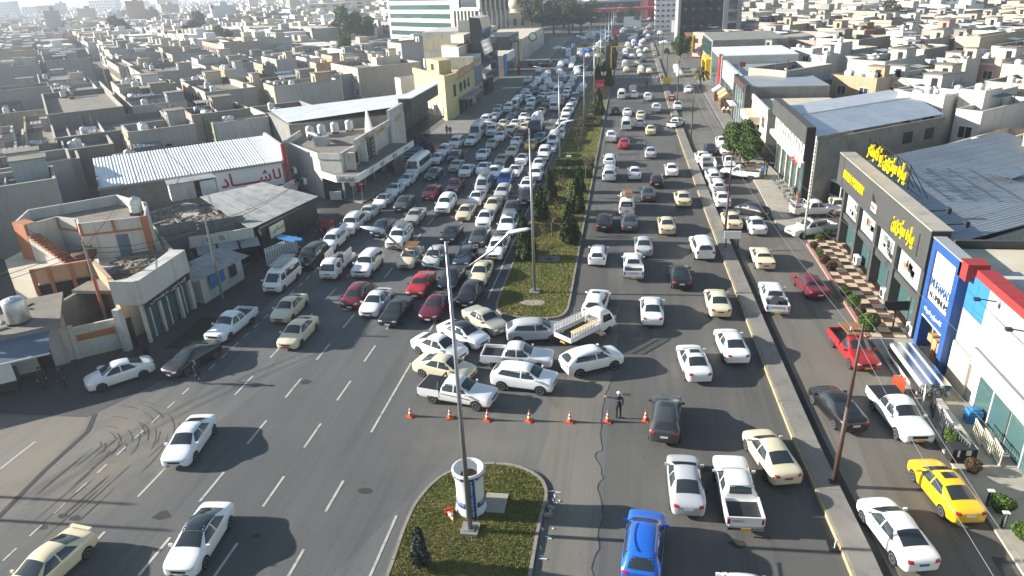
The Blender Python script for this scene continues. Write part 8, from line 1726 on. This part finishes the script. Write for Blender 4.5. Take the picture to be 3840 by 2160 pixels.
for i,(dist,uu,v,d,w_,row,ui_,x) in enumerate(cand):
    if i>=236: far.append((uu,v,d,w_)); continue
    side='behind the jam-side shops' if x<0 else 'behind the service-road shops'; k=(side,ui_,row); cn[k]=cn.get(k,0)+1; wl=rnd.choice(PAL); fn,fc=rnd.choice(FR)
    h=rnd.choice((4.2,6.6,7.0,7.2,7.6,8.2)); xx,yy=to_xy(uu,v); h=4.2 if (-135<xx<-48 and 200<yy<350) else h; B=Vector((*to_xy(uu,v),0))
    house(B,d,w_,h,wl,fc,'%s-fronted %s house, %s along %s terrace %s'%(fn.replace(' ','-'),WN[wl],ORD(cn[k]),ORD((ui_*2+row)%23+1),side),R(42),1 if h<5 else 2,rnd.choice((0,0,1,2,3,4)),2 if dist<150 else 1,'terrace houses',0 if dist>230 else rnd.choice((0,1,1,2)),rnd.random()<.75,dist<330)
# far town: hundreds of blocks that read as one mass
mb=[MB() for _ in range(5)]; dk=MB()
def blk(x,y,d,w_,h,rz,detail=True):
    M=Matrix.Translation((x,y,0))@Matrix.Rotation(rz,4,'Z'); m=rnd.choice(mb); m.box(0,d,0,w_,0,h,M)
    if rnd.random()<.6: m.box(d*.4,d*.7,w_*.1,w_*.5,h,h+2.2,M)
    rnd.choice(mb).box(-.15,d*.1,0,w_,h*.9,h+.4,M)
    for k in range(2):
        if detail:
            yy=rnd.uniform(.1,.6)*w_; dk.box(-.2,-.05,yy,yy+1.6,h*.2,h*.5,M); dk.box(-.2,-.05,yy+.3,yy+1.6,h*.6,h*.85,M)
for (uu,v,d,w_) in far: xx,yy=to_xy(uu,v); blk(xx,yy,d,w_,rnd.choice((4.5,6.8,7.4,8.4)) if not(-135<xx<-48 and 200<yy<350) else 3.9,R(42))
k=0
while k<5200:
    y=430+2400*rnd.random()**1.9; x=rnd.uniform(-1.05,.9)*y
    if -60<x-max(0,(y-430))*.35<60 and y<640: continue
    if -180<x<-45 and y<470: continue
    q=pxl((x,y,6)); k+=1
    if not(-60<q[0]<3900) or q[1]<-60: continue
    big=rnd.random()<.02; blk(x,y,rnd.uniform(9,17),rnd.uniform(8,15),rnd.uniform(14,24) if big else rnd.choice((4.5,6.5,7,7.5,8.5,10)),R(42)+rnd.uniform(-.1,.1),y<1100)
cols=[('town_grey',(.24,.235,.22)),('town_cream',(.52,.46,.36)),('town_white',(.62,.61,.58)),('town_beige',(.40,.33,.25)),('town_pale',(.34,.33,.31))]
for m,(nm,c) in zip(mb,cols): plain(nm,c,.9); o=m.build('distant_houses',nm); tag(o,'hazy mass of flat-roofed houses in the far distance','far town',kind='stuff')
o=dk.build('distant_windows','dark_opening'); tag(o,'dark window specks of the far houses','far town',kind='stuff')
tr=MB()
for k in range(60):
    y=430+1500*rnd.random()**1.6; x=rnd.uniform(-1.0,.85)*y; c=(x,y,rnd.uniform(5,8)); leaves(70,ball_fn(c,rnd.uniform(2.5,4.5),.8,3),.5,1.2,tr,k)
o=tr.build('distant_trees','leaf_olive'); tag(o,'far tree crowns between the distant houses','far trees',kind='stuff')
# rooftop tanks and dishes
ROOFTOP.sort(key=lambda r:pxl(r[0])[2]); used={}
for (q,ho,k) in ROOFTOP[:190]:
    lab=ho['label'].split(',')[0] if 'terrace' in ho['label'] else ho['label']; lab=' '.join(lab.split()[:9]); tail=(', '+ho['label'].split(', ')[1].replace(' behind the ',' behind ')) if 'terrace ' in ho['label'] and ',' in ho['label'] else ''
    used[ho.name]=used.get(ho.name,0)+1; n=used[ho.name]; short=' '.join((lab+tail).replace('house','house').split()[:10])
    roof_tank(q,None,'%s water tank on the %s'%(('first','second','third','fourth','fifth','sixth')[min(5,n-1)],short))
seen=set()
for i,(q,ho,k) in enumerate(ROOFTOP[:150:2]):
    if ho.name in seen: continue
    seen.add(ho.name); dish((q[0]+1.2,q[1]+.8,q[2]),'satellite dish on the %s'%' '.join(ho['label'].replace(',','').split()[:12]))
# ---- the hazy air
x0,x1,y0,y1,z0,z1=-3200,3200,-55,4200,-1.2,85; hz=MB().box(x0,x1,y0,y1,z0,z1)
m=bpy.data.materials.new('haze'); m.use_nodes=True; n=m.node_tree; n.nodes.clear(); oo=n.nodes.new('ShaderNodeOutputMaterial'); vv=n.nodes.new('ShaderNodeVolumePrincipled'); vv.inputs['Color'].default_value=(0.80,0.88,1.0,1); vv.inputs['Density'].default_value=0.00034; vv.inputs['Anisotropy'].default_value=0.35; n.links.new(vv.outputs[0],oo.inputs['Volume']); MATS['haze']=m
o=hz.build('haze','haze'); o['kind']='stuff'; o['label']='pale winter haze over the town'; o['category']='haze'
bpy.data.scenes.remove(WORK)
